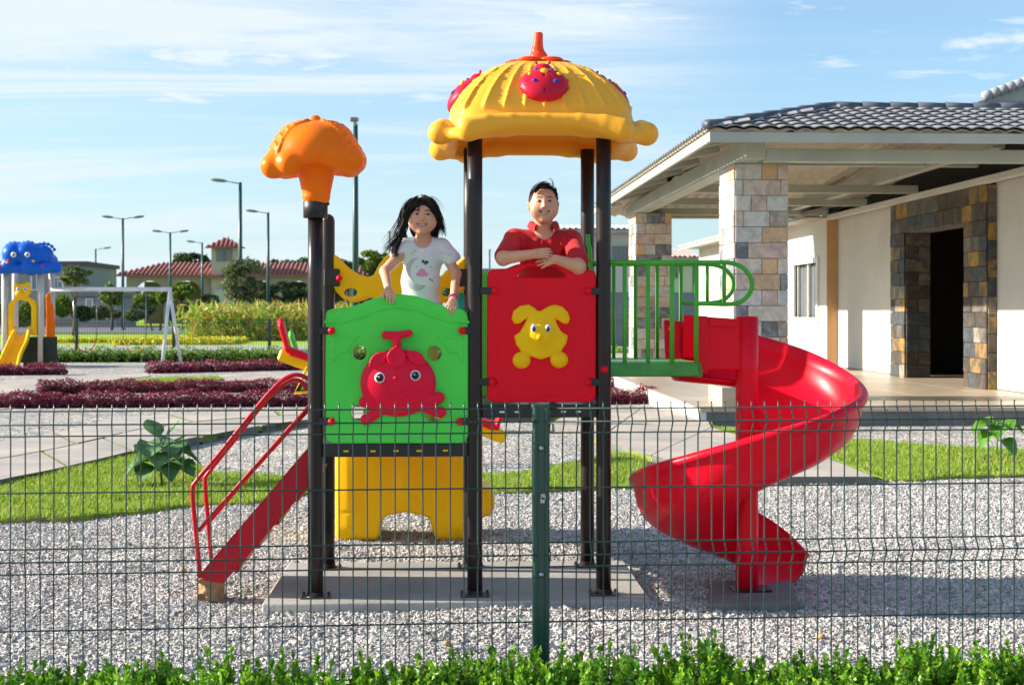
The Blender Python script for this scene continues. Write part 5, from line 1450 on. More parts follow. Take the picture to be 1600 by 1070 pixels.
sec = [(.556, .000), (.578, .006), (.597, -.004), (.604, -.022), (.598, -.038), (.580, -.044), (.574, -.085), (.560, -.150), (.525, -.215), (.460, -.265), (.36, -.300), (.25, -.315), (.14, -.312), (.05, -.295),
       (.05, -.270), (.14, -.288), (.25, -.290), (.36, -.276), (.450, -.242), (.507, -.198), (.540, -.140), (.553, -.070)]
def slide_sweep():
    st_ = []
    for L in (.335, .25, .16, .08, .03): st_.append((Vector((Px - L, Py, 0)), Vector((0, 1, 0)), 1.425 - (.335 - L) * .11, 1.0, 1.0))
    for a in np.linspace(90, -320, 112):
        e = Vector((math.cos(R(a)), math.sin(R(a)), 0)); z = float(np.interp(a, ta, tzv))
        hs = float(np.interp(a, [-320, -270, -225, 90], [.50, .95, 1.0, 1.0])); rs_ = float(np.interp(a, [-320, -300, 90], [.90, 1.0, 1.0]))
        st_.append((Vector((Px, Py, 0)), e, z, hs, rs_))
    # smooth the run-in
    V = []; n_ = len(sec)
    zs = [q[2] for q in st_]; 
    for _ in range(6): zs = [zs[0]] + [(zs[i - 1] + 2 * zs[i] + zs[i + 1]) / 4 for i in range(1, len(zs) - 1)] + [zs[-1]]
    for (O, e, z, hs, rs_), z in zip(st_, zs):
        for (r, h) in sec: V.append(tuple(O + e * (r * rs_) + Vector((0, 0, z + h * hs))))
    k = len(st_); F = [(i * n_ + j, i * n_ + (j + 1) % n_, (i + 1) * n_ + (j + 1) % n_, (i + 1) * n_ + j) for i in range(k - 1) for j in range(n_)]
    mb = MB(); mb.add(V, F + [tuple(range(n_)), tuple((k - 1) * n_ + j for j in range(n_))[::-1]], 0, True)
    return mb
sl_ = slide_sweep().build('spiral_chute', M['slide_red'], PS)
bm = __import__('bmesh').new(); bm.from_mesh(sl_.data); __import__('bmesh').ops.recalc_face_normals(bm, faces=bm.faces); bm.to_mesh(sl_.data); bm.free()
# entry box: front wall with its flange, rear flange
Yw = Py - .02
def wall(pts, y0, y1, nm, bev=.008):
    mb = MB(); mb.prism(fillet([F2(p[0], p[1], (y0 + y1) / 2) for p in pts], .012, 3), y0, y1, bev=bev); return mb.build(nm, M['slide_red'], PS)
wall([(1092, 494), (1160, 499), (1160, 578), (1092, 578)], Yw - .015, Yw + .015, 'entry_wall')
wall([(1090, 493), (1107, 494), (1107, 583), (1089, 583)], Yw - .03, Yw - .012, 'entry_flange')
wall([(1107, 497), (1150, 500), (1150, 512), (1107, 510)], Yw - .028, Yw - .010, 'entry_lip', .006)
wall([(1068, 491), (1093, 494), (1093, 560), (1066, 560)], Yr - .14, Yr - .115, 'entry_rear_wall')
x0 = F2(1090, 0, Yw)[0]; mb = MB(); mb.box((x0 + .05, (Yw + Yr) / 2 - .06, zB - .02), (.16, Yr - Yw - .12, .02), bev=.004); mb.build('entry_floor', M['slide_red'], PS)

# ---- stone under the stairs
a = gp(327, 936, .03)
s = Solid((a.x - .11, a.y - .06, 0.0), (a.x + .11, a.y + .16, .17), .005, .01)
s.box((a.x, a.y + .05, .078), (.068, .062, .062), .012, rot=(.05, .04, .15))
rnd = random.Random(9)
for i in range(26):
    t = Vector((rnd.uniform(-1, 1), rnd.uniform(-1, 1), rnd.uniform(-.8, 1))).normalized(); s.ell((a.x + t.x * .085, a.y + .05 + t.y * .08, .078 + t.z * .08), rnd.uniform(.012, .028), k=.008, op='sub')
tag(s.build('stone_block', mat('sandstone', (0.42, 0.27, 0.14), .9, (0.28, 0.17, 0.09), scale=16, bump=.6, bscale=60)), 'rough tan stone block propping up the foot of the red stairs', 'stone')
# ================================================================== the two children
from mathutils.bvhtree import BVHTree
M['skin_girl'] = mat('skin_girl', (0.76, 0.40, 0.25), 0.5, (0.68, 0.33, 0.20), scale=22, bump=.03, bscale=90, sss=.12, rvar=.08)
M['skin_boy'] = mat('skin_boy', (0.72, 0.36, 0.22), 0.5, (0.66, 0.31, 0.185), scale=22, bump=.03, bscale=90, sss=.12, rvar=.08)
M['lips'] = mat('lips', (0.62, 0.25, 0.20), 0.4); M['mouth_dark'] = mat('mouth_dark', (0.10, 0.02, 0.02), 0.6)
M['teeth'] = mat('teeth', (0.82, 0.78, 0.70), 0.3, (0.78, 0.74, 0.66))
M['eye_white'] = mat('eye_white', (0.62, 0.58, 0.56), 0.25); M['iris'] = mat('iris', (0.03, 0.015, 0.008), 0.12)
M['hair_black'] = mat('hair_black', (0.010, 0.008, 0.009), 0.55, (0.02, 0.014, 0.012), scale=40, bump=.3, bscale=120, rvar=.1, spec=.3)
M['hair_brown'] = mat('hair_brown', (0.018, 0.010, 0.008), 0.6, (0.04, 0.020, 0.013), scale=40, bump=.3, bscale=120, spec=.25)
M['tee_white'] = mat('tee_white', (0.80, 0.80, 0.82), 0.9, (0.74, 0.74, 0.77), scale=9, bump=.12, bscale=300)
M['polo_red'] = mat('polo_red', (0.60, 0.004, 0.012), 0.85, (0.48, 0.004, 0.012), scale=12, bump=.25, bscale=260, sheen=.1)
M['denim'] = mat('denim', (0.45, 0.56, 0.66), 0.9, (0.36, 0.47, 0.58), scale=20, bump=.2, bscale=200)
M['dark_cloth'] = mat('dark_cloth', (0.03, 0.035, 0.06), 0.9); M['pink'] = mat('pink', (0.80, 0.30, 0.42), .8, (0.76, 0.26, 0.38)); M['bracelet'] = mat('bracelet', (0.65, 0.05, 0.28), .5)
M['print_grey'] = mat('print_grey', (0.45, 0.46, 0.48), .8, (0.62, 0.62, 0.64), scale=60); M['print_dark'] = mat('print_dark', (0.08, 0.08, 0.09), .8)

def Q(px, py, dy): return np.array(at(px, py, Yf + dy))
def unit(v): v = np.array(v, float); return v / np.linalg.norm(v)
def hand(s, W, f, side, p, curl=(.5, .7, .5), spread=.10, sc=1.0, thumb=(0.5, .5, .5), fl=(1, 1, 1, 1), elev=0):
    """palm and five jointed fingers; f towards the knuckles, side from index to little finger, p towards the palm"""
    f, side, p = unit(f), unit(side), unit(p); W = np.array(W, float)
    K = W + f * .056 * sc
    for u, w in ((-.019, .011), (-.006, .012), (.007, .0115), (.018, .0105)):
        s.cone(W + side * u * .6 * sc + f * .006, K + side * u * sc - f * .004 * sc * abs(u) / .01, .0125 * sc, w * sc * .88, k=.008)
    L = [.046, .052, .048, .037]
    for i, u in enumerate((-.0215, -.0072, .0072, .0205)):
        b = K + side * u * sc - f * (.002, 0, .002, .007)[i] * sc
        a = -.05; d = unit(f + side * (i - 1.5) * spread); rads = [.0072, .0066, .0060, .0052]; seg = (.44, .31, .25)
        for j in range(3):
            a += curl[j] * fl[i]; dd = unit(d * math.cos(a) + p * math.sin(a)); e = b + dd * L[i] * seg[j] * sc
            s.cone(b, e, rads[j] * sc, rads[j + 1] * sc, k=.0022); b = e
    t0 = W + f * .014 * sc - side * .016 * sc; d1 = unit(-side * thumb[0] * 1.6 + f * 1.0 + p * thumb[1])
    t1 = t0 + d1 * .028 * sc; d2 = unit(-side * thumb[0] * .5 + f * 1.0 + p * thumb[2]); t2 = t1 + d2 * .022 * sc; t3 = t2 + unit(d2 + f * .3) * .018 * sc
    s.cone(t0, t1, .0105 * sc, .0085 * sc, k=.006); s.cone(t1, t2, .0080 * sc, .0072 * sc, k=.003); s.cone(t2, t3, .0070 * sc, .0055 * sc, k=.003)

def head(s, C, tilt, chin_w=1.0, full=0.0, S=(1, 1, 1)):
    """C centre of the skull; features added in a frame tilted in the picture plane"""
    ct, st = math.cos(tilt), math.sin(tilt); C = np.array(C, float); S = np.array(S, float)
    def h(x, y, z):
        x, y, z = x * S[0], y * S[1], z * S[2]; return C + np.array([x * ct + z * st, y, -x * st + z * ct])
    rt = (0, tilt, 0)
    def E(p, r, rot=rt, **kw): s.ell(h(*p), tuple(np.array(r) * S), rot, **kw)
    E((0, .012, .012), (.0665, .082, .072), k=.01)                       # skull
    E((0, -.022, -.016), (.0605 + full * .002, .058, .066), k=.02)      # face
    E((0, -.030, -.056), (.0435 * chin_w, .044, .036), k=.03)  # jaw
    E((0, -.056, -.081), (.015, .015, .011), k=.02)                      # chin
    for sx in (-1, 1):
        E((sx * .0395, -.046, -.038), (.025 + full * .001, .024, .024), k=.025)   # smiling cheeks
        E((sx * .027, -.084, .003), (.0140, .0085, .0075), k=.010, op='sub')     # eye sockets
        E((sx * .0685, .004, -.016), (.0085, .015, .023), (0, tilt + sx * .18, sx * .35), k=.006)  # ears
        E((sx * .0760, -.003, -.014), (.0035, .008, .013), (0, tilt, sx * .35), k=.004, op='sub')
    s.cone(h(0, -.076, .008), h(0, -.088, -.021), .0060, .0095, k=.012)            # nose
    for sx in (-1, 1): E((sx * .0100, -.082, -.0235), (.0070, .0080, .0062), k=.006)
    for sx in (-1, 1): E((sx * .0058, -.090, -.0300), (.0026, .005, .0024), k=.002, op='sub')
    n = 9
    for i in range(n - 1):      # open smile: a shallow carved band that curves up at its ends
        def mp(u): return h(.0265 * u, -.081 + .017 * u * u, -.051 + .0125 * u * u)
        s.cone(mp(-1 + 2 * i / (n - 1)), mp(-1 + 2 * (i + 1) / (n - 1)), .0056, .0056, k=.004, op='sub')
    return h
def face_parts(h, tilt, parent, body, skin, open_=1.0, brow='hair_black', tw=.017):
    V = [tuple(v.co + Vector(origin(body))) for v in body.data.vertices]; F = [tuple(p.vertices) for p in body.data.polygons]
    bvh = BVHTree.FromPolygons(V, F)
    def surf(x, z, off=0.0):
        p = h(x, -.30, z); r = bvh.ray_cast(Vector(p), Vector((0, 1, 0)))
        return np.array(r[0]) + np.array([0, off, 0]) if r[0] is not None else h(x, -.08, z)
    for sx in (-1, 1):
        e = surf(sx * .0262, .0035); mb = MB(); mb.ball(e + np.array([0, .0046, 0]), (.0112, .0085, .0062 * open_), 16, 0, rot=(0, tilt - sx * .06, 0))
        mb.ball(e + np.array([.0003, -.0004, -.0002]), (.0066, .0046, .0062 * open_), 14, 1)
        mb.ball(e + np.array([-.0018, -.0042, .0018]), (.0009, .0008, .0009), 6, 0)  # tiny pale ball on the iris, a painted glint
        mb.build('eye', [M['eye_white'], M['iris']], parent)
        mb = MB(); P = [surf(sx * (.0262 + u * .0125), .0035 + .0060 * open_ * (1 - u * u) - .0008, -.0006) for u in np.linspace(-1, 1, 7)]
        mb.tube([Vector(p) for p in P], [.0008, .0017, .0022, .0023, .0022, .0017, .0008], 6); mb.build('eyelash', M[brow], parent)
        mb = MB(); P = [surf(sx * (.011 + .032 * t), .0200 + .0055 * math.sin(t * pi * .95) - .003 * t, -.0004) for t in np.linspace(0, 1, 7)]
        mb.tube([Vector(p) for p in P], [.0014, .0026, .0030, .0029, .0025, .0018, .0007], 6, flat=.8); mb.build('eyebrow', M[brow], parent)
    def mp(u, dz=0, dy=0): return h(.0245 * u, -.0800 + .0160 * u * u + dy, -.051 + .0125 * u * u + dz)
    us = np.linspace(-1, 1, 13)
    mb = MB(); mb.tube([Vector(mp(u, 0, .007)) for u in us], [.0035] + [.0056] * 11 + [.0035], 8); mb.build('mouth', M['mouth_dark'], parent)
    mb = MB(); n = 8
    for i in range(n):
        u = (-1 + 2 * (i + .5) / n) * tw / .0225; c = mp(u, .0014, .0015); mb.box(c, (.0041, .004, .0060 if 1 < i < 6 else .005), bev=.001)
    mb.build('teeth', M['teeth'], parent)
    for nm, dz, r in (('upper_lip', .0055, .0020), ('lower_lip', -.0050, .0026)):
        mb = MB(); mb.tube([Vector(mp(u * 1.04, dz * (1 - u * u), -.0005)) for u in us], [.0007] + [r * (1 - .6 * abs(u) ** 3) for u in us[1:-1]] + [.0007], 8); mb.build(nm, M['lips'], parent)

def strands(guides, parent, m_, name='hair_strand', seed=1, n4=5):
    """tapered locks that follow hand-placed curves"""
    r_ = random.Random(seed); mb = MB()
    for pts, cnt, s0, s1, rr in guides:
        for c in range(cnt):
            a = np.array([r_.gauss(0, 1), r_.gauss(0, .8), r_.gauss(0, 1)]); b = np.array([r_.gauss(0, 1), r_.gauss(0, .8), r_.gauss(0, 1)]); P = []
            k = len(pts); cut = r_.uniform(.80, 1.04)
            for i, p in enumerate(pts):
                t = i / (k - 1); P.append(Vector(np.array(p) + a * s0 * (1 - t) + b * s1 * t))
            S = spline(P, n4); m = max(4, int(len(S) * min(cut, 1))); S = S[:m]
            mb.tube(S, [rr * (1 - .85 * (i / (m - 1)) ** 1.6) * (0.5 + .5 * min(1, i / 2)) for i in range(m)], 4, cap=False, flat=.6)
    return mb.build(name, m_, parent)

def decal(name, mask, bb, target, m_, parent, step=.0022, off=.0015, Y=None):
    V0 = [tuple(v.co + Vector(origin(target))) for v in target.data.vertices]; F0 = [tuple(p.vertices) for p in target.data.polygons]
    bvh = BVHTree.FromPolygons(V0, F0)
    a, b = F2(bb[0], bb[3], Yf + .1), F2(bb[2], bb[1], Yf + .1)
    nx, nz = int((b[0] - a[0]) / step), int((b[1] - a[1]) / step); idx = {}; V = []; F = []
    for i in range(nx + 1):
        for j in range(nz + 1):
            fx, fz_2 = i / nx, j / nz; r = bvh.ray_cast(Vector((a[0] + (b[0] - a[0]) * fx, Yf - .3, a[1] + (b[1] - a[1]) * fz_2)), Vector((0, 1, 0)))
            if r[0] is not None: idx[(i, j)] = len(V); V.append(tuple(r[0] + Vector((0, -off, 0))))
    for i in range(nx):
        for j in range(nz):
            px = bb[0] + (bb[2] - bb[0]) * (i + .5) / nx; py = bb[3] + (bb[1] - bb[3]) * (j + .5) / nz
            if mask(px, py):
                q = [(i, j), (i + 1, j), (i + 1, j + 1), (i, j + 1)]
                if all(k in idx for k in q): F.append(tuple(idx[k] for k in q))
    mb = MB(); mb.add(V, F, 0, True); return mb.build(name, m_, parent)

# ---------------- girl
gx, gz_ = F2(658, 692)
zdk = zL
GIRL = empty('person', (at(658, 600, Yf + .22).x, Yf + .22, zdk), 'girl with long black hair in a white printed t-shirt holding the green panel', 'person')
lo = Q(590, 372, .35); hi = Q(720, 300, .0)
s = Solid((Q(588, 0, 0)[0], Yf - .085, zdk - .01), (Q(722, 0, 0)[0], Yf + .36, Q(0, 303, 0)[2] + .03), .0034, .012)
HC = Q(660.2, 337.5, .185)
gh = head(s, HC, .03, 1.0, 0, (1.07, 1.0, 1.03))
s.cone(Q(661, 360, .21), Q(662, 384, .225), .035, .042, k=.02)
ch = Q(661, 402, .225); s.ell(ch, (.092, .062, .105), k=.02); s.ell(Q(657, 440, .225), (.085, .06, .11), k=.03); s.ell(Q(655, 486, .23), (.092, .068, .085), k=.03)
s.cone(Q(636, 385, .22), Q(690, 385, .22), .036, .036, k=.03)
# image-left arm: shoulder, elbow, wrist on the panel edge
sh = Q(637, 386, .22); el = Q(601, 424, .13); wr = Q(607, 452, .005)
s.cone(sh, el, .033, .026, k=.02); s.cone(el, wr, .026, .0185, k=.01)
hand(s, wr, unit(np.array([.25, -.75, -.55])), (.9, .2, -.30), (-.10, .35, -.95), curl=(.55, .45, .35), sc=.86, thumb=(.6, .6, .9))
sh = Q(690, 386, .22); el = Q(713, 428, .17); wr = Q(708.5, 467, .01)
s.cone(sh, el, .033, .025, k=.02); s.cone(el, wr, .025, .0180, k=.01)
hand(s, wr, unit(np.array([-.30, -.65, -.70])), (-.9, .1, .30), (-.15, .40, -.90), curl=(.5, .45, .3), sc=.86, thumb=(.6, .6, .9))
for sx, x0 in ((-1, 645), (1, 668)):
    hp = Q(x0, 492, .23); kn = np.array([hp[0] + sx * .01, Yf + .20, zdk + .30]); an = np.array([hp[0] + sx * .01, Yf + .24, zdk + .06])
    s.cone(hp, kn, .056, .040, k=.02); s.cone(kn, an, .038, .026, k=.01); s.cone(an - np.array([0, -.01, .03]), an + np.array([0, -.11, -.035]), .026, .022, k=.015)
gb = s.build('body', M['skin_girl'], GIRL)
face_parts(gh, .03, GIRL, gb, 'skin_girl', .74, 'hair_black')
# t-shirt
s = Solid((Q(600, 0, .2)[0], Yf + .10, Q(0, 492, .2)[2]), (Q(735, 0, .2)[0], Yf + .36, Q(0, 362, .2)[2]), .0042, .012)
s.ell(Q(661, 402, .225), (.104, .073, .112), k=.02); s.ell(Q(657, 440, .222), (.100, .073, .115), k=.03); s.ell(Q(656, 476, .225), (.108, .082, .085), k=.03)
s.cone(Q(634, 386, .22), Q(690, 386, .22), .042, .042, k=.03)
s.cone(Q(690, 386, .22), Q(706, 404, .195), .043, .046, k=.02); s.cone(Q(634, 386, .22), Q(622, 398, .20), .043, .042, k=.02)
s.ell(Q(661, 372, .165), (.046, .07, .050), k=.006, op='sub'); s.cone(Q(661, 360, .22), Q(661, 380, .225), .042, .040, k=.006, op='sub')
a = Q(716, 416, .18); s.box(a, (.060, .14, .024), 0, rot=(0, -.62, 0), k=.004, op='sub')
a = Q(612, 412, .18); s.box(a, (.045, .14, .022), 0, rot=(0, .62, 0), k=.004, op='sub')
s.box(Q(655, 505, .2), (.20, .2, .085), 0, rot=(0, .16, 0), k=.006, op='sub')
for a, b, r in (((684, 392), (700, 398), .005), ((650, 388), (634, 400), .005)):
    p, q_ = Q(a[0], a[1], .150), Q(b[0], b[1], .142); s.cone(p, q_, r, r * .6, k=.02)
tee = s.build('t_shirt', M['tee_white'], GIRL, relax=2)
# print: crescent moon, small pink cloud, bow, stars
def moon(x, y): return ((x - 651) ** 2 / 19.5 ** 2 + (y - 428) ** 2 / 26 ** 2 < 1) and ((x - 660) ** 2 / 19 ** 2 + (y - 424) ** 2 / 22 ** 2 > 1)
decal('print', moon, (630, 400, 690, 456), tee, M['print_grey'], GIRL)
def pinkc(x, y): return any((x - a) ** 2 + ((y - b) * 1.3) ** 2 < r * r for a, b, r in ((653.5, 428, 3.8), (659, 424, 5.8), (664.5, 428, 4), (659, 429, 4.2)))
decal('print', pinkc, (645, 414, 672, 434), tee, M['pink'], GIRL, .0016)
def darks(x, y): return any((x - a) ** 2 + ((y - b)) ** 2 < r * r for a, b, r in ((661, 408, 2.4), (664, 410, 2.0), (667, 409, 2.5), (665, 412, 1.6), (672, 436, 1.3), (675, 438, 1.2), (673, 417, .9), (678, 433, .8), (661, 447, .9), (650, 416, .9)))
decal('print', darks, (640, 396, 690, 456), tee, M['print_dark'], GIRL, .0014)
# shorts and bracelet
s = Solid((Q(620, 0, .2)[0], Yf + .08, zdk + .16), (Q(700, 0, .2)[0], Yf + .38, Q(0, 462, .2)[2]), .006, .012)
s.ell(Q(655, 488, .23), (.100, .076, .085), k=.02)
for x0 in (645, 668): hp = Q(x0, 498, .23); s.cone(hp, hp + np.array([0, 0, -.13]), .064, .064, k=.02)
s.box(Q(655, 460, .2), (.2, .2, .022), 0, k=.004, op='sub')
s.build('shorts', M['denim'], GIRL)
wr = Q(708.5, 465, .012); mb = MB(); P = []
ax = Vector(Q(708.5, 467, .01) - Q(713, 428, .17)).normalized(); u = ax.orthogonal().normalized(); v = ax.cross(u)
mb.tube([Vector(wr) + (u * math.cos(t) + v * math.sin(t)) * .0215 for t in np.linspace(0, 2 * pi, 21)], .0042, 8, cap=False); mb.build('bracelet', M['bracelet'], GIRL)
# hair: a cap on the skull and long locks blown to the left
def hc(s, C, tilt, r, cut):
    ct, st = math.cos(tilt), math.sin(tilt); C = np.array(C)
    def h(x, y, z): return C + np.array([x * ct + z * st, y, -x * st + z * ct])
    s.ell(h(0, .014, .014), r, (0, tilt, 0), k=.01); return h
s = Solid(HC + np.array([-.11, -.11, -.12]), HC + np.array([.11, .13, .12]), .0036, .01)
h_ = hc(s, HC, .03, (.0800, .091, .0825), 0)
s.ell(h_(0, .045, -.05), (.066, .052, .075), k=.03)
s.ell(h_(.002, -.105, -.048), (.0640, .088, .112), (0, .03, 0), k=.006, op='sub')      # face opening with a central parting
for sx in (-1, 1): s.ell(h_(sx * .080, -.006, -.020), (.016, .026, .028), k=.004, op='sub')
s.box(h_(0, -.05, -.12), (.12, .085, .055), .01, k=.01, op='sub')
s.build('hair', M['hair_black'], GIRL)
def HQ(px, py, dy): return Q(px, py, dy)
G1 = [
 ([HQ(650, 313, .16), HQ(640, 326, .14), HQ(634, 345, .15), HQ(627, 364, .17), HQ(614, 382, .17), HQ(601, 394, .17)], 95, .008, .013, .0040),
 ([HQ(648, 316, .20), HQ(636, 330, .20), HQ(630, 352, .19), HQ(622, 374, .17), HQ(616, 392, .15), HQ(618, 402, .14)], 80, .009, .010, .0040),
 ([HQ(652, 312, .24), HQ(636, 326, .25), HQ(628, 350, .25), HQ(632, 372, .22), HQ(640, 384, .20)], 80, .011, .012, .0044),
 ([HQ(650, 312, .18), HQ(635, 322, .20), HQ(624, 346, .20), HQ(612, 368, .19), HQ(600, 384, .18)], 22, .006, .012, .0026),
 ([HQ(660, 310, .20), HQ(676, 318, .17), HQ(684, 334, .17), HQ(688, 352, .18), HQ(690, 366, .18)], 80, .008, .011, .0040),
 ([HQ(662, 310, .22), HQ(680, 318, .20), HQ(689, 338, .20), HQ(693, 356, .19), HQ(697, 371, .19)], 24, .005, .006, .0026),
 ([HQ(662, 312, .26), HQ(678, 322, .26), HQ(684, 345, .26), HQ(680, 370, .24), HQ(676, 376, .22)], 70, .011, .013, .0044),
 ([HQ(658, 311, .145), HQ(650, 316, .112), HQ(643, 325, .112), HQ(638.5, 335, .135), HQ(635, 346, .185)], 60, .003, .004, .0028),
 ([HQ(660, 312, .145), HQ(657, 318, .110), HQ(654, 326, .102), HQ(651.5, 332, .104)], 12, .0025, .003, .0018),
 ([HQ(662, 311, .145), HQ(669, 316, .112), HQ(676, 325, .112), HQ(681, 336, .135), HQ(686, 347, .185)], 60, .003, .004, .0028),
 ([HQ(655, 310, .2), HQ(645, 312, .19), HQ(635, 318, .19), HQ(629, 330, .19)], 8, .006, .012, .0010),
 ([HQ(662, 309, .2), HQ(676, 310, .19), HQ(687, 320, .19), HQ(693, 334, .19)], 9, .005, .008, .0010),
]
strands(G1, GIRL, M['hair_black'], seed=3)

# ---------------- boy
BOY = empty('person', (at(848, 600, Yf + .20).x, Yf + .20, zR), 'boy in a red polo shirt leaning with crossed arms on the red panel', 'person')
s = Solid((Q(768, 0, 0)[0], Yf - .135, zR - .01), (Q(926, 0, 0)[0], Yf + .36, Q(0, 283, 0)[2] + .02), .0036, .012)
BC = Q(849, 317.5, .150)
bh_ = head(s, BC, -.01, 1.12, 1.0, (1.05, 1.05, 1.09))
s.cone(Q(849, 340, .185), Q(849, 366, .20), .046, .054, k=.02)
s.ell(Q(848, 395, .21), (.115, .075, .11), k=.02); s.ell(Q(848, 440, .23), (.115, .085, .12), k=.03); s.ell(Q(848, 500, .235), (.110, .085, .11), k=.03)
s.cone(Q(805, 374, .20), Q(892, 376, .20), .045, .045, k=.03)
# his right arm (image left) lies on top
el = Q(786, 404, -.015); wr = Q(834, 397, -.075)
s.cone(Q(803, 374, .20), el, .042, .036, k=.02); s.cone(el, wr, .034, .0225, k=.012)
hand(s, wr, (.97, -.08, .10), (.10, -.30, -.95), (.1, .90, -.35), curl=(.28, .40, .30), sc=.92, spread=.06, thumb=(.25, .5, .3))
el = Q(904, 417, -.030); wr = Q(868, 405, -.062)
s.cone(Q(894, 378, .20), el, .043, .037, k=.02); s.cone(el, wr, .0355, .0225, k=.012)
hand(s, wr, (-.93, .10, -.22), (.25, -.35, -.90), (0, .93, -.2), curl=(.10, .20, .2), sc=.92, spread=.18, thumb=(.3, .4, .3), fl=(1, 1, .6, .3))
for sx, x0 in ((-1, 832), (1, 864)):
    hp = Q(x0, 520, .235); kn = np.array([hp[0], Yf + .20, zR + .28]); an = np.array([hp[0], Yf + .24, zR + .06])
    s.cone(hp, kn, .066, .05, k=.02); s.cone(kn, an, .046, .032, k=.01); s.cone(an - np.array([0, -.01, .025]), an + np.array([0, -.12, -.03]), .028, .024, k=.015)
bb = s.build('body', M['skin_boy'], BOY)
face_parts(bh_, -.01, BOY, bb, 'skin_boy', .76, 'hair_brown', .015)
# polo shirt
s = Solid((Q(766, 0, 0)[0], Yf - .09, Q(0, 520, .2)[2]), (Q(928, 0, 0)[0], Yf + .38, Q(0, 345, .2)[2]), .0044, .012)
s.ell(Q(848, 396, .21), (.128, .088, .115), k=.02); s.ell(Q(848, 440, .225), (.132, .100, .125), k=.03); s.ell(Q(848, 495, .235), (.132, .100, .11), k=.03)
s.cone(Q(805, 374, .20), Q(892, 376, .20), .052, .052, k=.03)
s.cone(Q(803, 374, .20), Q(787, 400, .02), .050, .047, k=.025); s.cone(Q(894, 377, .20), Q(905, 408, .02), .051, .049, k=.025)
# open cuffs where the forearms leave
a = Q(806, 399, -.055); s.cone(a, Q(784, 404, -.060), .050, .048, k=.004, op='sub'); a = Q(880, 411, -.055); s.cone(a, Q(905, 424, -.075), .052, .050, k=.004, op='sub')
s.box(Q(784, 422, -.0), (.07, .10, .040), .01, rot=(0, .10, 0), k=.004, op='sub'); s.box(Q(912, 440, .0), (.06, .10, .045), .01, rot=(0, -.25, 0), k=.004, op='sub')
s.cone(Q(849, 340, .19), Q(849, 366, .190), .055, .057, k=.006, op='sub'); s.cone(Q(849, 352, .13), Q(849, 372, .115), .040, .010, k=.006, op='sub')
for a, b, r in (((815, 372), (822, 402), .008), ((880, 374), (872, 400), .008), ((800, 380), (808, 395), .007), ((896, 384), (884, 402), .007), ((838, 378), (828, 396), .006), ((862, 380), (868, 396), .006)):
    s.cone(Q(a[0], a[1], .135), Q(b[0], b[1], .125), r, r * .5, k=.025)
polo = s.build('polo_shirt', M['polo_red'], BOY, relax=2)
mb = MB(); V = []; cN = Q(849, 352, .192); nP = 33; prof = ((-.003, -.014), (.000, .010), (.003, .0165), (.008, .0155), (.015, .004), (.022, -.014), (.019, -.0145), (.011, .001), (.004, .0105), (.001, .004))
for i in range(nP):
    ph = R(-140 + 280 * i / (nP - 1)) + pi / 2          # runs round the back of the neck, open at the front
    nx, ny = math.cos(ph), math.sin(ph); fr = max(0.0, -ny); tip = fr ** 1.5
    px_c, py_c = cN[0] + nx * (.061 - .004 * tip), cN[1] + ny * .060
    zc = cN[2] + .006 - .034 * tip
    for (o_, z_) in prof:
        k_ = 1 + (1.3 * tip if z_ < .008 and o_ > .01 else 0)
        V.append((px_c + nx * o_ * 1.05, py_c + ny * o_ - .004 * tip, zc + z_ * k_))
m_n = len(prof)
mb.add(V, [(i * m_n + j, i * m_n + (j + 1) % m_n, (i + 1) * m_n + (j + 1) % m_n, (i + 1) * m_n + j) for i in range(nP - 1) for j in range(m_n)] + [tuple(range(m_n)), tuple((nP - 1) * m_n + j for j in range(m_n))[::-1]], 0, True)
mb.build('collar', M['polo_red'], BOY)
mb = MB(); mb.box(Q(849, 381, .107), (.022, .006, .036), bev=.002); 
mb.build('placket', M['polo_red'], BOY)
s = Solid((Q(800, 0, .2)[0], Yf + .06, zR + .10), (Q(896, 0, .2)[0], Yf + .40, Q(0, 505, .2)[2]), .007, .012)
s.ell(Q(848, 525, .235), (.122, .095, .09), k=.02)
for x0 in (832, 864): hp = Q(x0, 530, .235); s.cone(hp, hp + np.array([0, 0, -.20]), .072, .072, k=.02)
s.build('shorts', M['dark_cloth'], BOY)
s = Solid(BC + np.array([-.11, -.12, -.10]), BC + np.array([.11, .13, .125]), .0034, .008)
h_ = hc(s, BC, -.01, (.0745, .091, .0865), 0)
s.box(h_(.001, -.100, -.036), (.0585, .085, .104), .034, k=.004, op='sub'); s.box(h_(0, -.09, -.07), (.10, .085, .05), .01, k=.01, op='sub'); s.box(h_(0, .0, -.10), (.10, .13, .035), .01, k=.01, op='sub')
for sx in (-1, 1): s.ell(h_(sx * .082, .004, -.018), (.015, .020, .026), k=.004, op='sub')
s.build('hair', M['hair_brown'], BOY)
G2 = [([HQ(862, 296, .13), HQ(864, 289, .13), HQ(861, 281, .13), HQ(855, 279, .13)], 9, .004, .004, .0011),
      ([HQ(836, 300, .09), HQ(844, 290, .09), HQ(856, 288, .10), HQ(866, 296, .12)], 46, .005, .006, .0020),
      ([HQ(830, 310, .14), HQ(834, 297, .12), HQ(846, 288, .12), HQ(858, 287, .14)], 40, .005, .006, .0020),
      ([HQ(866, 294, .12), HQ(870, 303, .13), HQ(872, 316, .15)], 30, .004, .004, .0018),
      ([HQ(833, 298, .12), HQ(829, 306, .13), HQ(828, 318, .145)], 26, .003, .003, .0016)]
strands(G2, BOY, M['hair_brown'], seed=8)
# ================================================================== what stands beyond
def gcol(n, c): return mat(n, c, .85, mulc(c, .88), scale=.6, bump=.05)
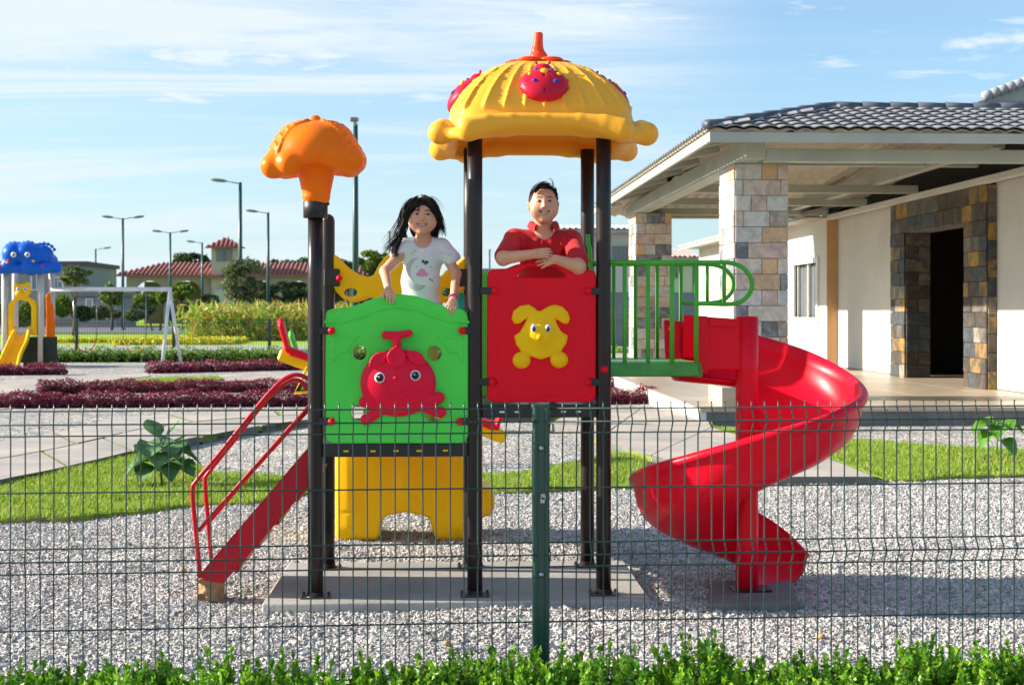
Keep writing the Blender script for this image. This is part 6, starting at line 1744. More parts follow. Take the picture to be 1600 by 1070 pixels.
# --- seesaws
def seesaw(PX0, PX1, Y, m_, label):
    a, b = at(PX0[0], PX0[1], Y), at(PX1[0], PX1[1], Y); mid = a.lerp(b, .5)
    root = empty('seesaw', (mid.x, Y, .03), label, 'seesaw')
    mb = MB(); d = (b - a).normalized()
    mb.bar(a, b, .10, .12, bev=.02); mb.build('beam', M[m_], root)
    mb = MB()
    for sy in (-1, 1): mb.tube([(mid.x, Y + sy * .06, mid.z), (mid.x - .22, Y + sy * .16, .03)], .02, 8); mb.tube([(mid.x, Y + sy * .06, mid.z), (mid.x + .22, Y + sy * .16, .03)], .02, 8)
    mb.build('stand', M[m_], root)
    for p, sg in ((a, 1), (b, -1)):
        q = p + d * sg * .14 + Vector((0, 0, .07)); s = Solid((q.x - .28, Y - .16, q.z - .16), (q.x + .28, Y + .16, q.z + .38), .012, .02)
        s.cone(q - d * sg * .03, q + d * sg * .24, .045, .035, k=.02, flat=((0, 0, 1), .7)); s.D[:] = s.D
        s.cone(q - d * sg * .05 + Vector((0, 0, .03)), q - d * sg * .12 + Vector((0, 0, .22)), .05, .062, k=.03, flat=((1, 0, 0), .55))
        for sy in (-.07, 0, .07): s.cone(q + Vector((0, sy, 0)), q + d * sg * .2 + Vector((0, sy, 0)), .04, .03, k=.02); s.cone(q - d * sg * .05 + Vector((0, sy, .02)), q - d * sg * .11 + Vector((0, sy, .20)), .045, .05, k=.02, flat=((1, 0, 0), .55))
        s.build('seat', M['red_plastic'] if m_ == 'yellow_plastic' else M['rail_green'], root)
        t = MB(); t.tube([q + d * sg * .40, q + d * sg * .40 + Vector((0, 0, .22))], .012, 6); t.tube([q + d * sg * .40 + Vector((0, -.14, .22)), q + d * sg * .40 + Vector((0, .14, .22))], .012, 6); t.build('handle', M[m_], root)
    t = MB(); lx = a.x + .28; t.tube([(lx, Y - .12, a.z - .12), (lx - .12, Y - .12, a.z - .36), (lx + .35, Y - .12, a.z - .34)], .016, 6); t.build('foot_rest', M[m_], root)
seesaw((436, 553), (790, 684), 13.6, 'yellow_plastic', 'yellow seesaw with red seats behind the black posts')
seesaw((452, 560), (745, 590), 17.5, 'rail_green', 'green seesaw half hidden behind the black posts')

# --- white swing frame and the blue-roofed play tower at the left
Ysw = gp(264, 572, .02).y
sw = empty('swing_set', at(170, 572, Ysw), 'white swing frame with two hanging belt swings left of the posts', 'swing')
bz = at(264, 452, Ysw).z
mb = MB(); A, B = at(80, 452, Ysw), at(268, 452, Ysw); mb.tube([A, B], .058, 12); mb.build('top_beam', M['white_paint'], sw)
for px, dy in ((256, -.55), (273, .55)):
    e = Vector((B.x + (px - 264) * .017, Ysw + dy, .02)); mb = MB(); mb.tube([B - Vector((.05, 0, .02)), e], .045, 10); mb.build('leg', M['white_paint'], sw)
mb = MB(); mb.tube([B + Vector((-.06, -.22, -1.0)), B + Vector((-.06, .22, -1.0))], .03, 8); mb.build('leg_brace', M['white_paint'], sw)
for (a, b, m_) in ((115, 151, 'rail_red'), (193, 228, 'yellow_plastic')):
    pa, pb = at(a, 452, Ysw), at(b, 452, Ysw); zl = at(0, 532, Ysw).z
    S = [Vector((pa.x + (pb.x - pa.x) * t, Ysw, zl - .30 * math.sin(pi * t) ** .8 if 0 < t < 1 else zl)) for t in np.linspace(0, 1, 11)]
    mb = MB(); mb.tube(S, .03, 8, flat=.5); o = mb.build('belt_seat', M[m_], sw)
    mb = MB(); mb.tube([pa, S[0]], .012, 5); mb.tube([pb, S[-1]], .012, 5); mb.build('chain', M['steel'], o)
Yt = gp(30, 573, .02).y; bt = lambda px, py, dy=0: at(px, py, Yt + dy)
pt = empty('play_tower', bt(50, 573), 'small play tower with blue animal roof and yellow bear slide at left edge', 'play structure')
cream = mat('cream_paint', (0.62, 0.58, 0.50), .5)
for px, dy in ((8, 0), (64, 0), (24, 1.1), (81, 1.1)):
    p = bt(px, 430, dy); mb = MB(); mb.tube([(p.x, p.y, .02), (p.x, p.y, p.z + .25)], .085, 12); mb.build('post', cream, pt)
c0, c1 = bt(-6, 425), bt(92, 425); cz = c0.z
s = Solid((c0.x - .5, Yt - .6, cz - .35), (c1.x + .5, Yt + 1.9, cz + .95), .03, .08)
for px, py, r, dy in ((22, 397, .30, -.05), (43, 396, .30, -.05), (66, 400, .29, .1), (34, 408, .35, .3), (55, 405, .35, .6), (15, 415, .22, -.1), (48, 416, .25, -.1), (75, 410, .26, .4)): s.ell(np.array(bt(px, py, dy)), (r, r * 1.2, r), k=.06)
for i in range(7):
    t = pi * (.15 + .7 * i / 6)
    for cx_, cy_ in ((22, 397), (43, 396), (68, 398)): q = np.array(bt(cx_, cy_, 0)); s.ell(q + np.array([math.cos(t) * .30, .05, math.sin(t) * .30]), .05, k=.03)
s.cone(np.array(bt(0, 420, -.2)), np.array(bt(30, 420, -.2)), .14, .11, k=.05); s.cone(np.array(bt(50, 421, -.2)), np.array(bt(88, 418, -.2)), .13, .15, k=.05); s.cone(np.array(bt(4, 417, 1.3)), np.array(bt(86, 417, 1.3)), .14, .14, k=.05)
for px in (58, 63, 68, 73): s.cone(np.array(bt(px, 392, -.18)), np.array(bt(px + 1, 408, -.22)), .035, .035, k=.02)
rf = s.build('roof', M['blue_plastic'], pt)
def eye_at(p, r, par):
    mb = MB(); mb.ball(p, (r, r * .5, r), 14, 0); mb.ball(p + Vector((0, -r * .35, 0)), (r * .5, r * .35, r * .5), 10, 1); mb.build('eye', [M['white_paint'], M['black_dot']], par)
for px in (21.5, 43): eye_at(bt(px, 398, -.42), .07, rf)
for px, py, m_ in ((13, 407, 'red_plastic'), (52, 408, 'yellow_plastic'), (66, 415, 'red_plastic'), (1, 416, 'red_plastic'), (11, 410, 'yellow_plastic')):
    mb = MB(); mb.ball(bt(px, py, -.42), (.04, .02, .03), 8); mb.build('spot', M[m_], rf)
bo = [(14, 524), (14, 476), (18, 470), (26, 465), (28, 463), (23, 458), (22, 448), (24, 446), (23, 441), (27, 439), (31, 443), (40, 443), (44, 439), (48, 441), (47, 446), (49, 450), (48, 458), (44, 463), (54, 468), (59, 476), (59, 524), (50, 524), (50, 480), (46, 472), (38, 469), (30, 469), (25, 473), (22, 480), (22, 524)]
s = Solid((bt(10, 0).x, Yt - .18, bt(0, 530).z), (bt(64, 0).x, Yt + .14, bt(0, 434).z), .02, .02); s.poly([(bt(*p).x, bt(*p).z) for p in bo], Yt - .10, Yt + .04, .04, k=.001)
s.ell(np.array(bt(31, 459, -.10)), (.13, .08, .10), k=.02); be = s.build('bear_arch', M['yellow_plastic'], pt)
for px in (28.5, 39.5): eye_at(bt(px, 452, -.12), .055, be)
for sgn, lab in ((0, ''),):
    L = [(24, 514), (16, 530), (6, 552), (-4, 574)]; Rr = [(46, 512), (42, 532), (32, 554), (27, 576)]
    mb = MB(); A_ = [bt(x, y, -i * .55) for i, (x, y) in enumerate(L)]; B_ = [bt(x, y, -i * .55) for i, (x, y) in enumerate(Rr)]
    A_ = spline(A_, 4); B_ = spline(B_, 4); n = len(A_); V = []
    for a, b in zip(A_, B_): V += [tuple(a), tuple(a.lerp(b, .15) - Vector((0, 0, .14))), tuple(a.lerp(b, .85) - Vector((0, 0, .14))), tuple(b)]
    mb.add(V, [(i * 4 + j, i * 4 + j + 1, i * 4 + j + 5, i * 4 + j + 4) for i in range(n - 1) for j in range(3)], 0, True)
    mb.tube(A_, .05, 8); mb.tube(B_, .05, 8); mb.build('slide', M['yellow_plastic'], pt)
op = [(69, 524), (68, 462), (71, 458), (75, 458), (76, 470), (80, 478), (82, 500), (82, 527), (69, 527)]
mb = MB(); mb.prism([(bt(*p).x, bt(*p).z) for p in op], Yt + .2, Yt + .28, bev=.02); mb.build('orange_panel', M['orange_plastic'], pt)
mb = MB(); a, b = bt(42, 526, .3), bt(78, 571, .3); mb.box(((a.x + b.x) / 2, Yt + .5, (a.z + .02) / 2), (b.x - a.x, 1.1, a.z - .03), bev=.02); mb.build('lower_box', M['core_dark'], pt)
mb = MB(); a, b = bt(10, 470, 1.1), bt(20, 524, 1.1); mb.box(((a.x + b.x) / 2 + .1, Yt + 1.1, (a.z + b.z) / 2), (b.x - a.x + .1, .06, a.z - b.z), bev=.02); mb.build('side_panel', M['blue_plastic'], pt)

# --- far wire fence
Yff = gp(300, 563).y
ff = empty('wire_fence', (0, Yff, 0), 'far green wire fence across the lawn behind the swings', 'fence')
zt = at(0, 497, Yff).z
for px in (-180, -30, 120, 272, 421, 571, 721, 871, 1021):
    p = at(px, 560, Yff); mb = MB(); mb.box((p.x, Yff, zt / 2), (.09, .07, zt), bev=.01); mb.build('fence_post', M['wire_green'], ff)
x0, x1 = at(-200, 560, Yff).x, at(1130, 560, Yff).x
mb = MB(); x = x0
while x < x1: mb.add([(x - .004, Yff + .03, .05), (x + .004, Yff + .03, .05), (x + .004, Yff + .03, zt - .05), (x - .004, Yff + .03, zt - .05), (x, Yff + .038, .05), (x, Yff + .038, zt - .05)], [(0, 1, 2, 3), (1, 4, 5, 2), (4, 0, 3, 5)], 0, False); x += .075
for z in (.1, .6, 1.1, zt - .06): mb.bar((x0, Yff + .03, z), (x1, Yff + .03, z), .01, .012)
mb.build('wire_mesh', M['wire_green'], ff, kind='stuff')

# --- flower border, corn and dry grass
def scatter_plants(name, label, cat, box, n, h, leaf, m_, up=1.2, per=9, asp=.16):
    x = RNG.uniform(box[0], box[1], n); y = RNG.uniform(box[2], box[3], n); C = []; 
    hh = h * RNG.uniform(.75, 1.1, n)
    C = np.concatenate([np.stack([x + RNG.normal(0, leaf * .25, n), y + RNG.normal(0, leaf * .25, n), hh * (j + .5) / per], -1) for j in range(per)])
    o = leaf_mesh(name, C, leaf, M[m_], kind='stuff', aspect=asp, up=up); tag(o, label, cat); return o
p0, p1 = at(185, 530, 62), at(365, 530, 62)
scatter_plants('flower_bed', 'low bed of yellow flowers behind the swing frame', 'flowers', (p0.x, p1.x, 60.5, 66.5), 2600, .28, .20, 'flower', 1.0, 2, .6)
scatter_plants('flower_bed', 'narrow yellow planted border left of the wide flower bed', 'flowers', (at(60, 0, 66).x, p0.x, 64.5, 66), 700, .22, .20, 'flower', 1.0, 2, .6)
p0, p1 = at(292, 530, 70), at(620, 530, 70)
scatter_plants('corn_patch', 'tall patch of yellowing corn plants beyond the footpath', 'corn', (p0.x, p1.x, 68, 76), 620, 1.75, .62, 'corn_leaf', .9, 11, .15)
p0, p1 = at(930, 530, 62), at(1135, 530, 62)
scatter_plants('dry_grass', 'strip of tall dry yellow grass behind the stone pillars', 'grass', (p0.x, p1.x, 60.5, 64), 800, .95, .42, 'dry_grass', 1.2, 6, .12)

# --- trees
def tree(px, base_py, crown, Y, m_, label, group=None, n=2600, leaf=None, trunk_w=.012, lean=None, clumps=26, name='tree'):
    """crown = (cx, cy, rx, ry) in photograph pixels at distance Y"""
    k = Y / FPX; b = at(px, base_py, Y); b.z = 0
    c = at(crown[0], crown[1], Y); rx, rz = crown[2] * k, crown[3] * k
    root = empty(name, (b.x, Y, 0), label, 'tree', group)
    leaf = leaf or max(.10, 3.0 * k); rnd_ = np.random.default_rng(int(px * 7 + crown[1]))
    cc = rnd_.normal(0, 1, (clumps, 3)); cc /= np.linalg.norm(cc, axis=1)[:, None]; cc *= (rnd_.uniform(.35, 1, clumps) ** .5)[:, None]
    cen = np.array([c.x, Y, c.z]) + cc * np.array([rx, rx * .9, rz]) * .80
    w = rnd_.integers(0, clumps, n); rad = rnd_.uniform(.16, .34, clumps)[w]
    d = rnd_.normal(0, 1, (n, 3)); d /= np.linalg.norm(d, axis=1)[:, None]; d *= (rnd_.uniform(0, 1, n) ** .4)[:, None]
    P = cen[w] + d * rad[:, None] * np.array([rx, rx, rz * .8])
    leaf_mesh('crown', P, leaf, M[m_], root, kind='stuff', aspect=.5)
    mb = MB(); tw = max(.05, trunk_w * 3); top = Vector((c.x, Y, c.z))
    m1 = b.lerp(top, .5) + Vector((rx * .05, 0, 0)); mb.tube(spline([b, m1, top], 5), [tw * (1 - .6 * i / 10) for i in range(11)], 8)
    for i in range(0, min(9, clumps)): e = Vector(cen[i]); st = b.lerp(top, .45 + .04 * i); mb.tube([st, st.lerp(e, .5) + Vector((0, 0, rz * .06)), e], [tw * .42, tw * .3, tw * .12], 5)
    mb.build('trunk', M['bark'], root); return root
tree(360, 531, (379, 437, 38, 40), 73, 'tree_grey', 'grey-green tree with a leaning pale trunk in front of the tower', None, 3600, .20, .045, clumps=60)
tree(114, 524, (119, 431, 27, 19), 84, 'tree_grey', 'slim grey-green tree right of the blue play tower', None, 2200, .22, .03)
tg = 'trees lining the road in front of the arcade'
TL = ['layered green tree crown behind the tall double lamp', 'low flat grey-green tree under the crown at the double lamp', 'yellow-green tree under the middle of the swing beam', 'small grey-green tree low between the two swings',
      'wide bright tree just left of the white swing leg', 'low grey-green tree right of the white swing leg', 'small rounded bright tree before the left arch', 'grey-green tree at the left edge of the corn patch']
for i, (px, b_, c_) in enumerate([(174, 516, (174, 462, 22, 20)), (176, 516, (176, 490, 17, 7)), (228, 516, (226, 470, 22, 12)), (238, 516, (226, 484, 20, 8)), (285, 516, (283, 455, 26, 16)), (300, 516, (300, 478, 24, 12)), (250, 516, (255, 462, 12, 12)), (325, 516, (328, 470, 18, 14))]):
    tree(px, b_, c_, 104 + (i % 3) * 6, 'tree_bright' if i % 2 == 0 else 'tree_grey', TL[i], tg, 1300, .34, .03)
for px, c_, m_ in ((575, (578, 408, 26, 20), 'tree_bright'), (545, (540, 425, 24, 22), 'tree_dark'), (598, (600, 420, 24, 26), 'tree_bright')):
    tree(px, 520, c_, 120, m_, {578: 'bright green spreading tree seen left of the girl', 540: 'dark rounded tree between the posts and the bright tree', 600: 'green tree right behind the yellow wavy panel'}[c_[0]], None, 2400, .45, .04)
for px, c_, lab in ((300, (300, 408, 34, 14), 'dark tree crowns rising over the red roof left of the tower'), (440, (440, 420, 36, 15), 'dark tree crowns over the roof right of the tower'), (560, (520, 420, 40, 16), 'dark tree behind the black posts'), (478, (480, 415, 26, 12), 'small dark tree at the right end of the red roof')):
    tree(px, 515, c_, 190, 'tree_dark', lab, None, 2200, .75, .06)
for px, c_, lab in ((440, (440, 458, 36, 20), 'dark shrubby tree below the right arcade'), (480, (490, 470, 26, 26), 'grey shrubby tree at the far right of the arcade'), (350, (340, 490, 20, 16), 'small shrubby tree below the tower'), (500, (455, 480, 22, 16), 'small pale shrubby tree behind the corn')):
    tree(px, 518, c_, 112, 'tree_dark' if '  ' in lab or 'dark' in lab else 'tree_grey', lab, None, 1400, .4, .03)
def bush(px, py, rx, ry, Y, m_, label, n=900):
    c = at(px, py, Y); k = Y / FPX; root = empty('bush', (c.x, Y, 0), label, 'bush', None)
    d = RNG.normal(0, 1, (n, 3)); d /= np.linalg.norm(d, axis=1)[:, None]; d *= (RNG.uniform(.3, 1, n) ** .4)[:, None]
    P = np.array([c.x, Y, max(c.z, ry * k)]) + d * np.array([rx * k, rx * k * .7, ry * k]); leaf_mesh('foliage', P, .26, M[m_], root, kind='stuff', aspect=.4)
for i, (px, py, rx, ry, m_, lab) in enumerate([(98, 478, 14, 18, 'tree_bright', 'spiky yellow-green bush right of the orange panel'), (40, 492, 14, 20, 'tree_bright', 'green bush seen through the bear arch'), (130, 490, 18, 12, 'tree_dark', 'dark green bush under the slim tree'),
        (70, 480, 12, 18, 'tree_bright', 'bright bush behind the orange panel'), (155, 488, 16, 11, 'tree_grey', 'pale green bush by the first tall lamp'), (3, 490, 12, 16, 'tree_bright', 'green bush at the left picture edge'), (210, 492, 18, 9, 'tree_grey', 'low green bush behind the right swing')]):
    bush(px, py, rx, ry, 92, m_, lab)
rr_ = [(at(955 + i * 22, 505, 66)) for i in range(9)]

# --- street lamps
def lamp(px, top_py, Y, arms, label, group='tall green street lamps', hd=.9):
    t = at(px, top_py, Y); r = empty('street_lamp', (t.x, Y, 0), label, 'street lamp', group)
    mb = MB(); mb.tube([(t.x, Y, 0), (t.x, Y, t.z * .5), (t.x, Y, t.z)], [.12, .11, .085], 10); mb.lathe([(.2, 0), (.2, .12), (.13, .2)], (t.x, Y, 0), 10); mb.build('pole', M['pole_green'], r)
    for sx in arms:
        mb = MB(); mb.tube([(t.x, Y, t.z - .08), (t.x + sx * hd * .8, Y, t.z + .05)], .035, 6)
        if sx == 0: mb.tube([(t.x, Y, t.z - .08), (t.x, Y - .6, t.z + .05)], .05, 6)
        mb.build('arm', M['grey_lamp'], r)
        mb = MB()
        if sx: mb.ball((t.x + sx * (hd * .8 + .42), Y, t.z + .10), (.48, .16, .10), 10, rot=(0, -.12 * sx, 0))
        else: mb.box((t.x, Y - .75, t.z + .06), (.30, .7, .16), rot=(.1, 0, 0), bev=.04)
        mb.build('lamp_head', M['grey_lamp'], r)
lamp(192, 341, 108, (-1, 1), 'tall double-armed street lamp, left one of the two double lamps')
lamp(266, 363, 124, (-1, 1), 'double-armed street lamp in front of the red roof, right one of the pair')
lamp(316, 379, 142, (-1,), 'small single-armed street lamp just left of the tower')
lamp(375.5, 285, 76, (-1,), 'tall single-armed street lamp rising beside the tower')
lamp(419, 332, 100, (-1,), 'single-armed street lamp left of the black posts')
lamp(555.5, 194, 52, (0,), 'tallest street lamp, seen end on right of the orange cap')
lamp(149.5, 389, 150, (1,), 'small street lamp standing left of the slim tree')
lamp(609, 364, 150, (0,), 'distant lamp post just left of the girl')
lamp(765, 392, 160, (0,), 'distant lamp post between the tower posts')

# --- the terracotta-roofed arcade with its tower
Ya_ = 150.0; aa = lambda px, py, dy=0: at(px, py, Ya_ + dy)
AR = empty('arcade_building', (aa(330, 500).x, Ya_, 0), 'long arched entrance building with terracotta roof and square tower', 'building')
M['terracotta'] = mat('terracotta', (0.36, 0.13, 0.10), .8, (0.26, 0.10, 0.08), scale=1.2, bump=.1)
M['taupe'] = mat('taupe', (0.30, 0.25, 0.21), .9, (0.26, 0.215, 0.18), scale=.3, bump=.05)
M['beige_wall'] = mat('beige_wall', (0.50, 0.42, 0.36), .9, (0.44, 0.37, 0.32), scale=.3)
ez, rz_ = aa(0, 430).z, aa(0, 408.5).z
xl, xr = aa(180, 0).x, aa(640, 0).x
def arcade_wall(x0, x1, piers, yy, zt_):
    """front wall with flat round arches between piers"""
    s_ = MB()
    for (a, b) in piers: s_.box(((a + b) / 2, yy, zt_ / 2), (b - a, .5, zt_))
    for i in range(len(piers) - 1):
        a, b = piers[i][1], piers[i + 1][0]; n = 14; zsp = zt_ - 1.9; ztop = zt_ - .55
        for k in range(n):
            u0, u1 = -1 + 2 * k / n, -1 + 2 * (k + 1) / n; um = (u0 + u1) / 2; zb = zsp + (ztop - zsp) * math.sqrt(max(0, 1 - um * um))
            s_.box((a + (b - a) * (um + 1) / 2, yy, (zb + zt_) / 2), ((b - a) / n, .5, zt_ - zb))
    return s_
pr = [(xl + 1.2, aa(212, 0).x), (aa(256, 0).x, aa(268, 0).x), (aa(316, 0).x, aa(330, 0).x), (aa(372, 0).x, aa(388, 0).x), (aa(430, 0).x, aa(444, 0).x), (aa(486, 0).x, aa(500, 0).x), (aa(545, 0).x, aa(560, 0).x), (aa(605, 0).x, xr - 1)]
arcade_wall(xl, xr, pr, Ya_, ez).build('arcade_wall', M['taupe'], AR)
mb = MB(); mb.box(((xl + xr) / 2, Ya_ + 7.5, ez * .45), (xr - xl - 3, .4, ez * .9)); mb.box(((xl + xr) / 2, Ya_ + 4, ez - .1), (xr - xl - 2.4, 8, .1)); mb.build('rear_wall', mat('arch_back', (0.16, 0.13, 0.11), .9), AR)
def hip_roof(parent, x0, x1, y0, y1, z0, z1, rise, m_, ridges=True, name='roof'):
    ov = .5; x0 -= ov; x1 += ov; y0 -= ov; y1 += ov; ym = (y0 + y1) / 2; t = rise
    mb = MB(); mb.add([(x0, y0, z0), (x1, y0, z0), (x1, y1, z0), (x0, y1, z0), (x0 + t, ym, z1), (x1 - t, ym, z1)], [(0, 1, 5, 4), (1, 2, 5), (2, 3, 4, 5), (3, 0, 4), (0, 3, 2, 1)], 0, False)
    mb.box(((x0 + x1) / 2, y0, z0 - .06), (x1 - x0, .12, .14))
    r = mb.build(name, m_, parent)
    g_ = MB(); x = x0 + .25
    while x < x1 - .2:       # rows of barrel tiles run up the slope
        f = min(1, (x - x0) / max(t, .01), (x1 - x) / max(t, .01)); g_.tube([(x, y0 - .02, z0 + .06), (x, y0 + (ym - y0) * f, z0 + (z1 - z0) * f + .05)], .13, 5, cap=True); x += .46
    g_.build('tile_rows', m_, r, kind='stuff'); return r
hip_roof(AR, aa(184, 0).x, xr, Ya_, Ya_ + 9, ez, rz_, 4.3, M['terracotta'])
tx0, tx1 = aa(332, 0).x, aa(372, 0).x; tz = aa(0, 386).z
mb = MB(); mb.box(((tx0 + tx1) / 2, Ya_ + .6, tz / 2), (tx1 - tx0, 2.6, tz)); mb.build('tower', M['beige_wall'], AR)
hip_roof(AR, tx0 - .05, tx1 + .05, Ya_ - .7, Ya_ + 1.9, tz, aa(0, 370.5).z, (tx1 - tx0) / 2 + .4, M['terracotta'])
window(AR, Ya_ - .72, aa(341, 0).x, aa(363, 0).x, aa(0, 407).z, aa(0, 390).z, M['taupe'], 'x', .05, 1, .1)
mb = MB(); mb.box(((tx0 + tx1) / 2, Ya_ - .9, aa(0, 452).z / 2), (tx1 - tx0 - .7, .3, aa(0, 452).z)); mb.build('tower_base', mat('pale_infill', (0.50, 0.48, 0.46), .9), AR)
mb = MB(); mb.box(((tx0 + tx1) / 2, Ya_ - 1.0, aa(0, 432).z), (tx1 - tx0 + .8, .5, .35)); mb.build('tower_ledge', M['terracotta'], AR)

# --- houses
def house(px0, px1, top_py, Y, depth, col, label, windows, roof=None, flat=None):
    x0, x1 = at(px0, 0, Y).x, at(px1, 0, Y).x; z = at(0, top_py, Y).z
    h = empty('house', ((x0 + x1) / 2, Y, 0), label, 'house'); cm = gcol('wall_%d_%d' % (px0, top_py), col)
    mb = MB(); mb.box(((x0 + x1) / 2, Y + depth / 2, z / 2), (x1 - x0, depth, z)); mb.build('wall', cm, h)
    for (a, b, c, d, fr) in windows:
        window(h, Y - .07, at(a, 0, Y).x, at(b, 0, Y).x, at(0, d, Y).z, at(0, c, Y).z, M['white_paint'] if fr else M['grey_lamp'], 'x', .08, 1, .12 if fr else .04)
    if flat: mb = MB(); mb.box(((x0 + x1) / 2, Y + depth / 2 - .2, z + .15), (x1 - x0 + .6, depth + .6, .35)); mb.build('roof', flat, h)
    if roof:
        zt_, m_ = roof; zt_ = at(0, zt_, Y).z
        mb = MB(); V = []; n = int((x1 - x0 + .8) / .25) * 2
        for i in range(n + 1):
            x = x0 - .4 + (x1 - x0 + .8) * i / n; dz = .10 * (i % 2); V += [(x, Y - .5, z + .05 + dz), (x, Y + depth / 2, zt_ + dz)]
        mb.add(V, [(i * 2, i * 2 + 2, i * 2 + 3, i * 2 + 1) for i in range(n)], 0, False)
        mb.box(((x0 + x1) / 2, Y - .45, z - .02), (x1 - x0 + .8, .1, .12)); mb.build('roof', m_, h)
        mb = MB(); mb.add([(x0 - .38, Y - .4, z), (x1 + .38, Y - .4, z), (x1 + .38, Y + depth / 2 + .4, zt_ - .05), (x0 - .38, Y + depth / 2 + .4, zt_ - .05), (x0 - .38, Y + depth, z), (x1 + .38, Y + depth, z)], [(3, 2, 5, 4), (0, 3, 4), (1, 5, 2)], 0, False); mb.build('rear_roof', m_, h)
    return h
greyroof = mat('grey_corrugated', (0.42, 0.42, 0.41), .6, (0.32, 0.32, 0.32), scale=.8)
house(-60, 134, 414, 128, 12, (0.34, 0.31, 0.28), 'grey two-storey house behind the blue play tower', [(-6, 4, 430, 448, True), (50, 66, 428, 452, True), (84, 98, 434, 452, True), (20, 30, 470, 490, False)], flat=mat('dark_flat', (0.12, 0.11, 0.11), .8))
mb_h = house(120, 182, 462, 124, 8, (0.36, 0.34, 0.33), 'low grey house wing right of the two-storey house', [(136, 144, 468, 480, True)], flat=mat('dark_flat2', (0.25, 0.24, 0.24), .8))
house(852, 1010, 359, 62, 9, (0.58, 0.54, 0.48), 'cream two-storey house with grey corrugated roof behind the boy', [(957, 982, 384, 406, False), (890, 905, 384, 406, False)], roof=(342, greyroof))
house(1052, 1082, 402, 80, 7, (0.55, 0.52, 0.49), 'pale house with a small reddish gable between the pillars', [(1050, 1058, 412, 432, False)], roof=(385, mat('pink_roof', (0.42, 0.32, 0.29), .8)))
house(1084, 1200, 408, 84, 7, (0.58, 0.57, 0.57), 'long pale house wall with dark windows beyond the green balcony', [(1090, 1104, 422, 441, False), (1130, 1144, 422, 441, False)], flat=mat('pink_parapet', (0.50, 0.40, 0.37), .8))
house(735, 850, 425, 120, 8, (0.50, 0.48, 0.47), 'distant low grey house between the tower posts', [(770, 784, 432, 444, False)], flat=mat('dark_flat3', (0.3, 0.3, 0.3), .8))
mb = MB(); a, b = at(860, 0, 57), at(1200, 0, 57); mb.box(((a.x + b.x) / 2, 57, at(0, 456, 57).z / 2), (b.x - a.x, .25, at(0, 456, 57).z))  # dark blue-grey wall band in front of the houses
tag(mb.build('blue_grey_band', mat('blue_grey_wall', (0.16, 0.18, 0.20), .9, (0.20, 0.22, 0.24), scale=.5)), 'dark blue-grey wall behind the pillars', 'wall')
# --- a far wood that closes the horizon
n = 16000; x = RNG.uniform(-260, 260, n); hh = 5.6 + 1.3 * np.sin(x * .11) + .9 * np.sin(x * .37 + 1) + .6 * np.sin(x * 1.1)
P = np.stack([x, 310 + RNG.uniform(0, 14, n), .3 + hh * RNG.uniform(0, 1, n) ** .7], -1)
tag(leaf_mesh('far_wood', P, 1.7, M['tree_dark'], kind='stuff', aspect=.7), 'distant line of trees along the horizon', 'trees')
# ================================================================== the green wire fence in front and the box shrubs at its foot
FY = 5.17; FS = -0.012          # the fence runs a little away from the camera to the right
TOPW = CAMZ - (637.5 - HY) / FPX * 5.2
hs = [0, .046, .088, .288, .487, .529, .575, .775, .972, 1.02, 1.06]   # depth of every cross wire below the top one
FN = empty('wire_fence', (at(845, 800, FY).x, FY, 0), 'dark green welded mesh fence with folded wires before the play structure', 'fence')
px0 = at(845, 800, FY).x
def fy(x): return FY + 0.034 * (x - px0)
def post_f(x):
    y = fy(x); mb = MB(); mb.box((x, y + .004, (TOPW + .018) / 2), (.060, .050, TOPW + .018), bev=.004)
    mb.box((x - .020, y - .024, (TOPW + .01) / 2), (.012, .010, TOPW), bev=.002); mb.box((x + .020, y - .024, (TOPW + .01) / 2), (.012, .010, TOPW), bev=.002)
    p = mb.build('fence_post', mat('post_green', (0.010, 0.055, 0.042), 0.35, (0.016, 0.075, 0.06), scale=5, bump=.1, bscale=30, coat=.2), FN)
    for z in (.142, .60):
        b = MB(); b.lathe([(.011, 0), (.011, .006), (.006, .010), (.001, .0105)], (x, y - .022, TOPW - z), 10, axis='y'); b.build('bolt', M['steel'], p)
    for z, r in ((.316, .0), (.330, .0), (.96, 0)):
        b = MB(); b.box((x + rnd.uniform(-.02, .02), y - .0295, TOPW - z), (.016, .003, .02), rot=(0, rnd.uniform(-.6, .6), 0)); b.build('clip', M['steel'], p)
rnd = random.Random(2)
PXS = [px0 - 2.56, px0, px0 + 2.56]
for x in PXS: post_f(x)
rw = .0027
def vwire():
    pts = [(0, 0, .024)]
    fold = lambda h: None
    for a, b, c in ((0, .046, .088), (.487, .529, .575), (.972, 1.02, 1.06)):
        pts += [(0, 0, -a + .004), (0.004, -.024, -b), (0, 0, -c - .004)]
    pts += [(0, 0, -1.085)]
    mb = MB(); mb.tube(pts, rw, 6); o = mb.build('vertical_wire', M['wire_green']); me = o.data; bpy.data.objects.remove(o); return me
vme = vwire()
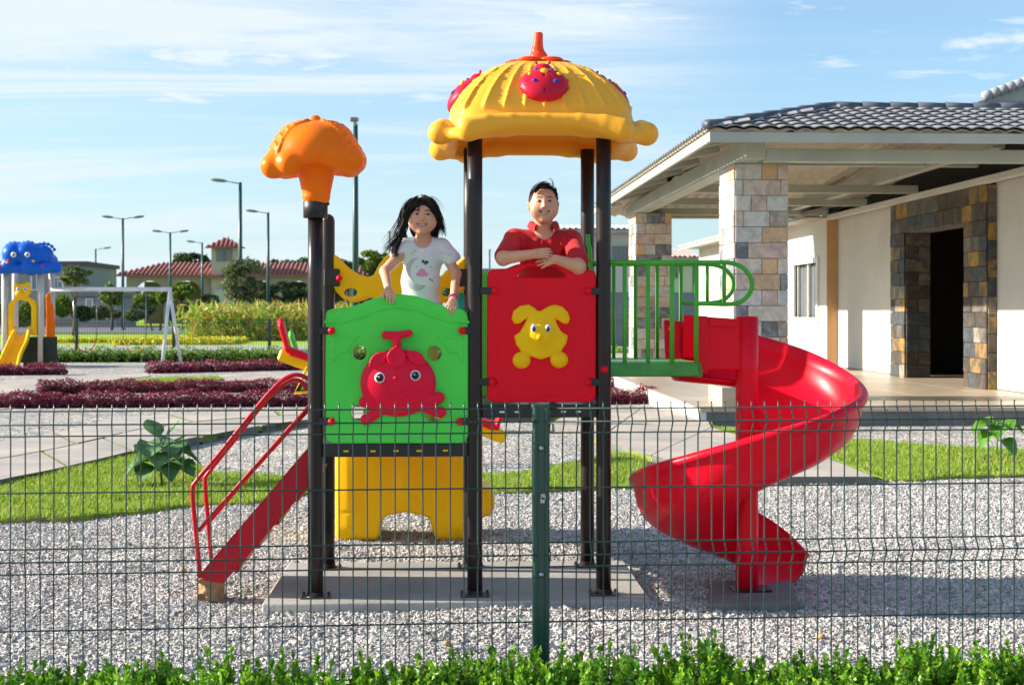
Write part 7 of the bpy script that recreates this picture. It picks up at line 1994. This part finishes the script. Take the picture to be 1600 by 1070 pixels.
for k, (a, b) in enumerate(((px0 - 2.56, px0), (px0, px0 + 2.56), (px0 - 5.1, px0 - 2.56), (px0 + 2.56, px0 + 5.1))):
    P = MB()
    n = int((b - a - .03) / .05)
    xs_ = [a + .03 + .05 * i for i in range(n + 1)]
    # the panel object itself is its top cross wire
    P.tube([(a + .012, fy(a) - .005, TOPW), (b - .012, fy(b) - .005, TOPW)], rw * 1.15, 6); panel = P.build('mesh_panel', M['wire_green'], FN)
    for i, h in enumerate(hs[1:]):
        dy = -.024 if h in (.046, .529, 1.02) else 0
        m_ = MB(); m_.tube([(a + .012, fy(a) - .005 + dy, TOPW - h), (b - .012, fy(b) - .005 + dy, TOPW - h)], rw * 1.15, 6); m_.build('cross_wire', M['wire_green'], panel)
    for x in xs_:
        o = bpy.data.objects.new('vertical_wire', vme); link(o); o.parent = panel
        o.location = Vector((x + rnd.uniform(-.0012, .0012), fy(x) - .0045, TOPW)) - origin(panel); o.rotation_euler = (0, rnd.uniform(-.0025, .0025), 0)
        if rnd.random() < .1: o.rotation_euler[1] += rnd.uniform(-.006, .006)

# box shrubs: upright sprigs thick with small shiny leaves
def shrub_mesh(seed, n_sprig=84, rad=.19):
    r_ = random.Random(seed); C = []; Dn = []; mb = MB(); stems = MB()
    for i in range(n_sprig):
        a = r_.uniform(0, 2 * pi); q = r_.uniform(0, 1) ** .6 * rad
        bx, by = math.cos(a) * q, math.sin(a) * q * .75
        top = r_.uniform(.20, .315) * (1 - .22 * (q / rad) ** 2) + (0.045 if r_.random() < .2 else 0)
        lean = Vector((math.cos(a) * q * .9 + r_.uniform(-.03, .03), math.sin(a) * q * .6 + r_.uniform(-.03, .03), top))
        p0 = Vector((bx * .45, by * .45, .02)); p1 = Vector((bx, by, 0)) + Vector((lean.x * .3, lean.y * .3, top))
        stems.tube([p0, p0.lerp(p1, .6), p1], [.003, .002, .0012], 4)
        m = r_.randint(26, 38)
        for j in range(m):
            t = 1 - (j / m) ** 1.1 * .62; p = p0.lerp(p1, t); an = j * 2.4 + r_.uniform(-.4, .4)
            out = Vector((math.cos(an), math.sin(an), .55 + (1.5 if j < 5 else 0)))
            C.append(p + out.normalized() * .011 * (0.6 + .6 * (1 - t))); Dn.append(out.normalized())
    V, F = leaf_arrays(np.array([tuple(c) for c in C]), .0265, aspect=.60, fold=.35, dirs=np.array([tuple(d) for d in Dn]))
    o = np_mesh('foliage', V, F, M['box_leaf']); me = o.data; bpy.data.objects.remove(o)
    o = stems.build('stem', M['bark']); ms = o.data; bpy.data.objects.remove(o)
    return me, ms
SH = [shrub_mesh(i) for i in range(5)]
yb = 4.86
nS = 34; rnd = random.Random(12)
for i in range(nS):
    x = -2.75 + i * .185 + rnd.uniform(-.03, .03); k = i % 5
    front = i % 2
    r_ = empty('box_shrub', (x, yb - .10 * front + rnd.uniform(-.03, .03) + .03 * (x > 0), 0), 'low bright green box shrub in the row along the wire fence', 'shrub', 'box shrubs along the wire fence', rz=rnd.uniform(0, 6.28))
    s_ = rnd.uniform(.80, 1.02)
    r_.scale = (1, 1, s_)
    for nm, me, kd in (('foliage', SH[k][0], 'stuff'), ('stem', SH[k][1], None)):
        o = bpy.data.objects.new(nm, me); link(o); o.parent = r_
        if kd: o['kind'] = kd
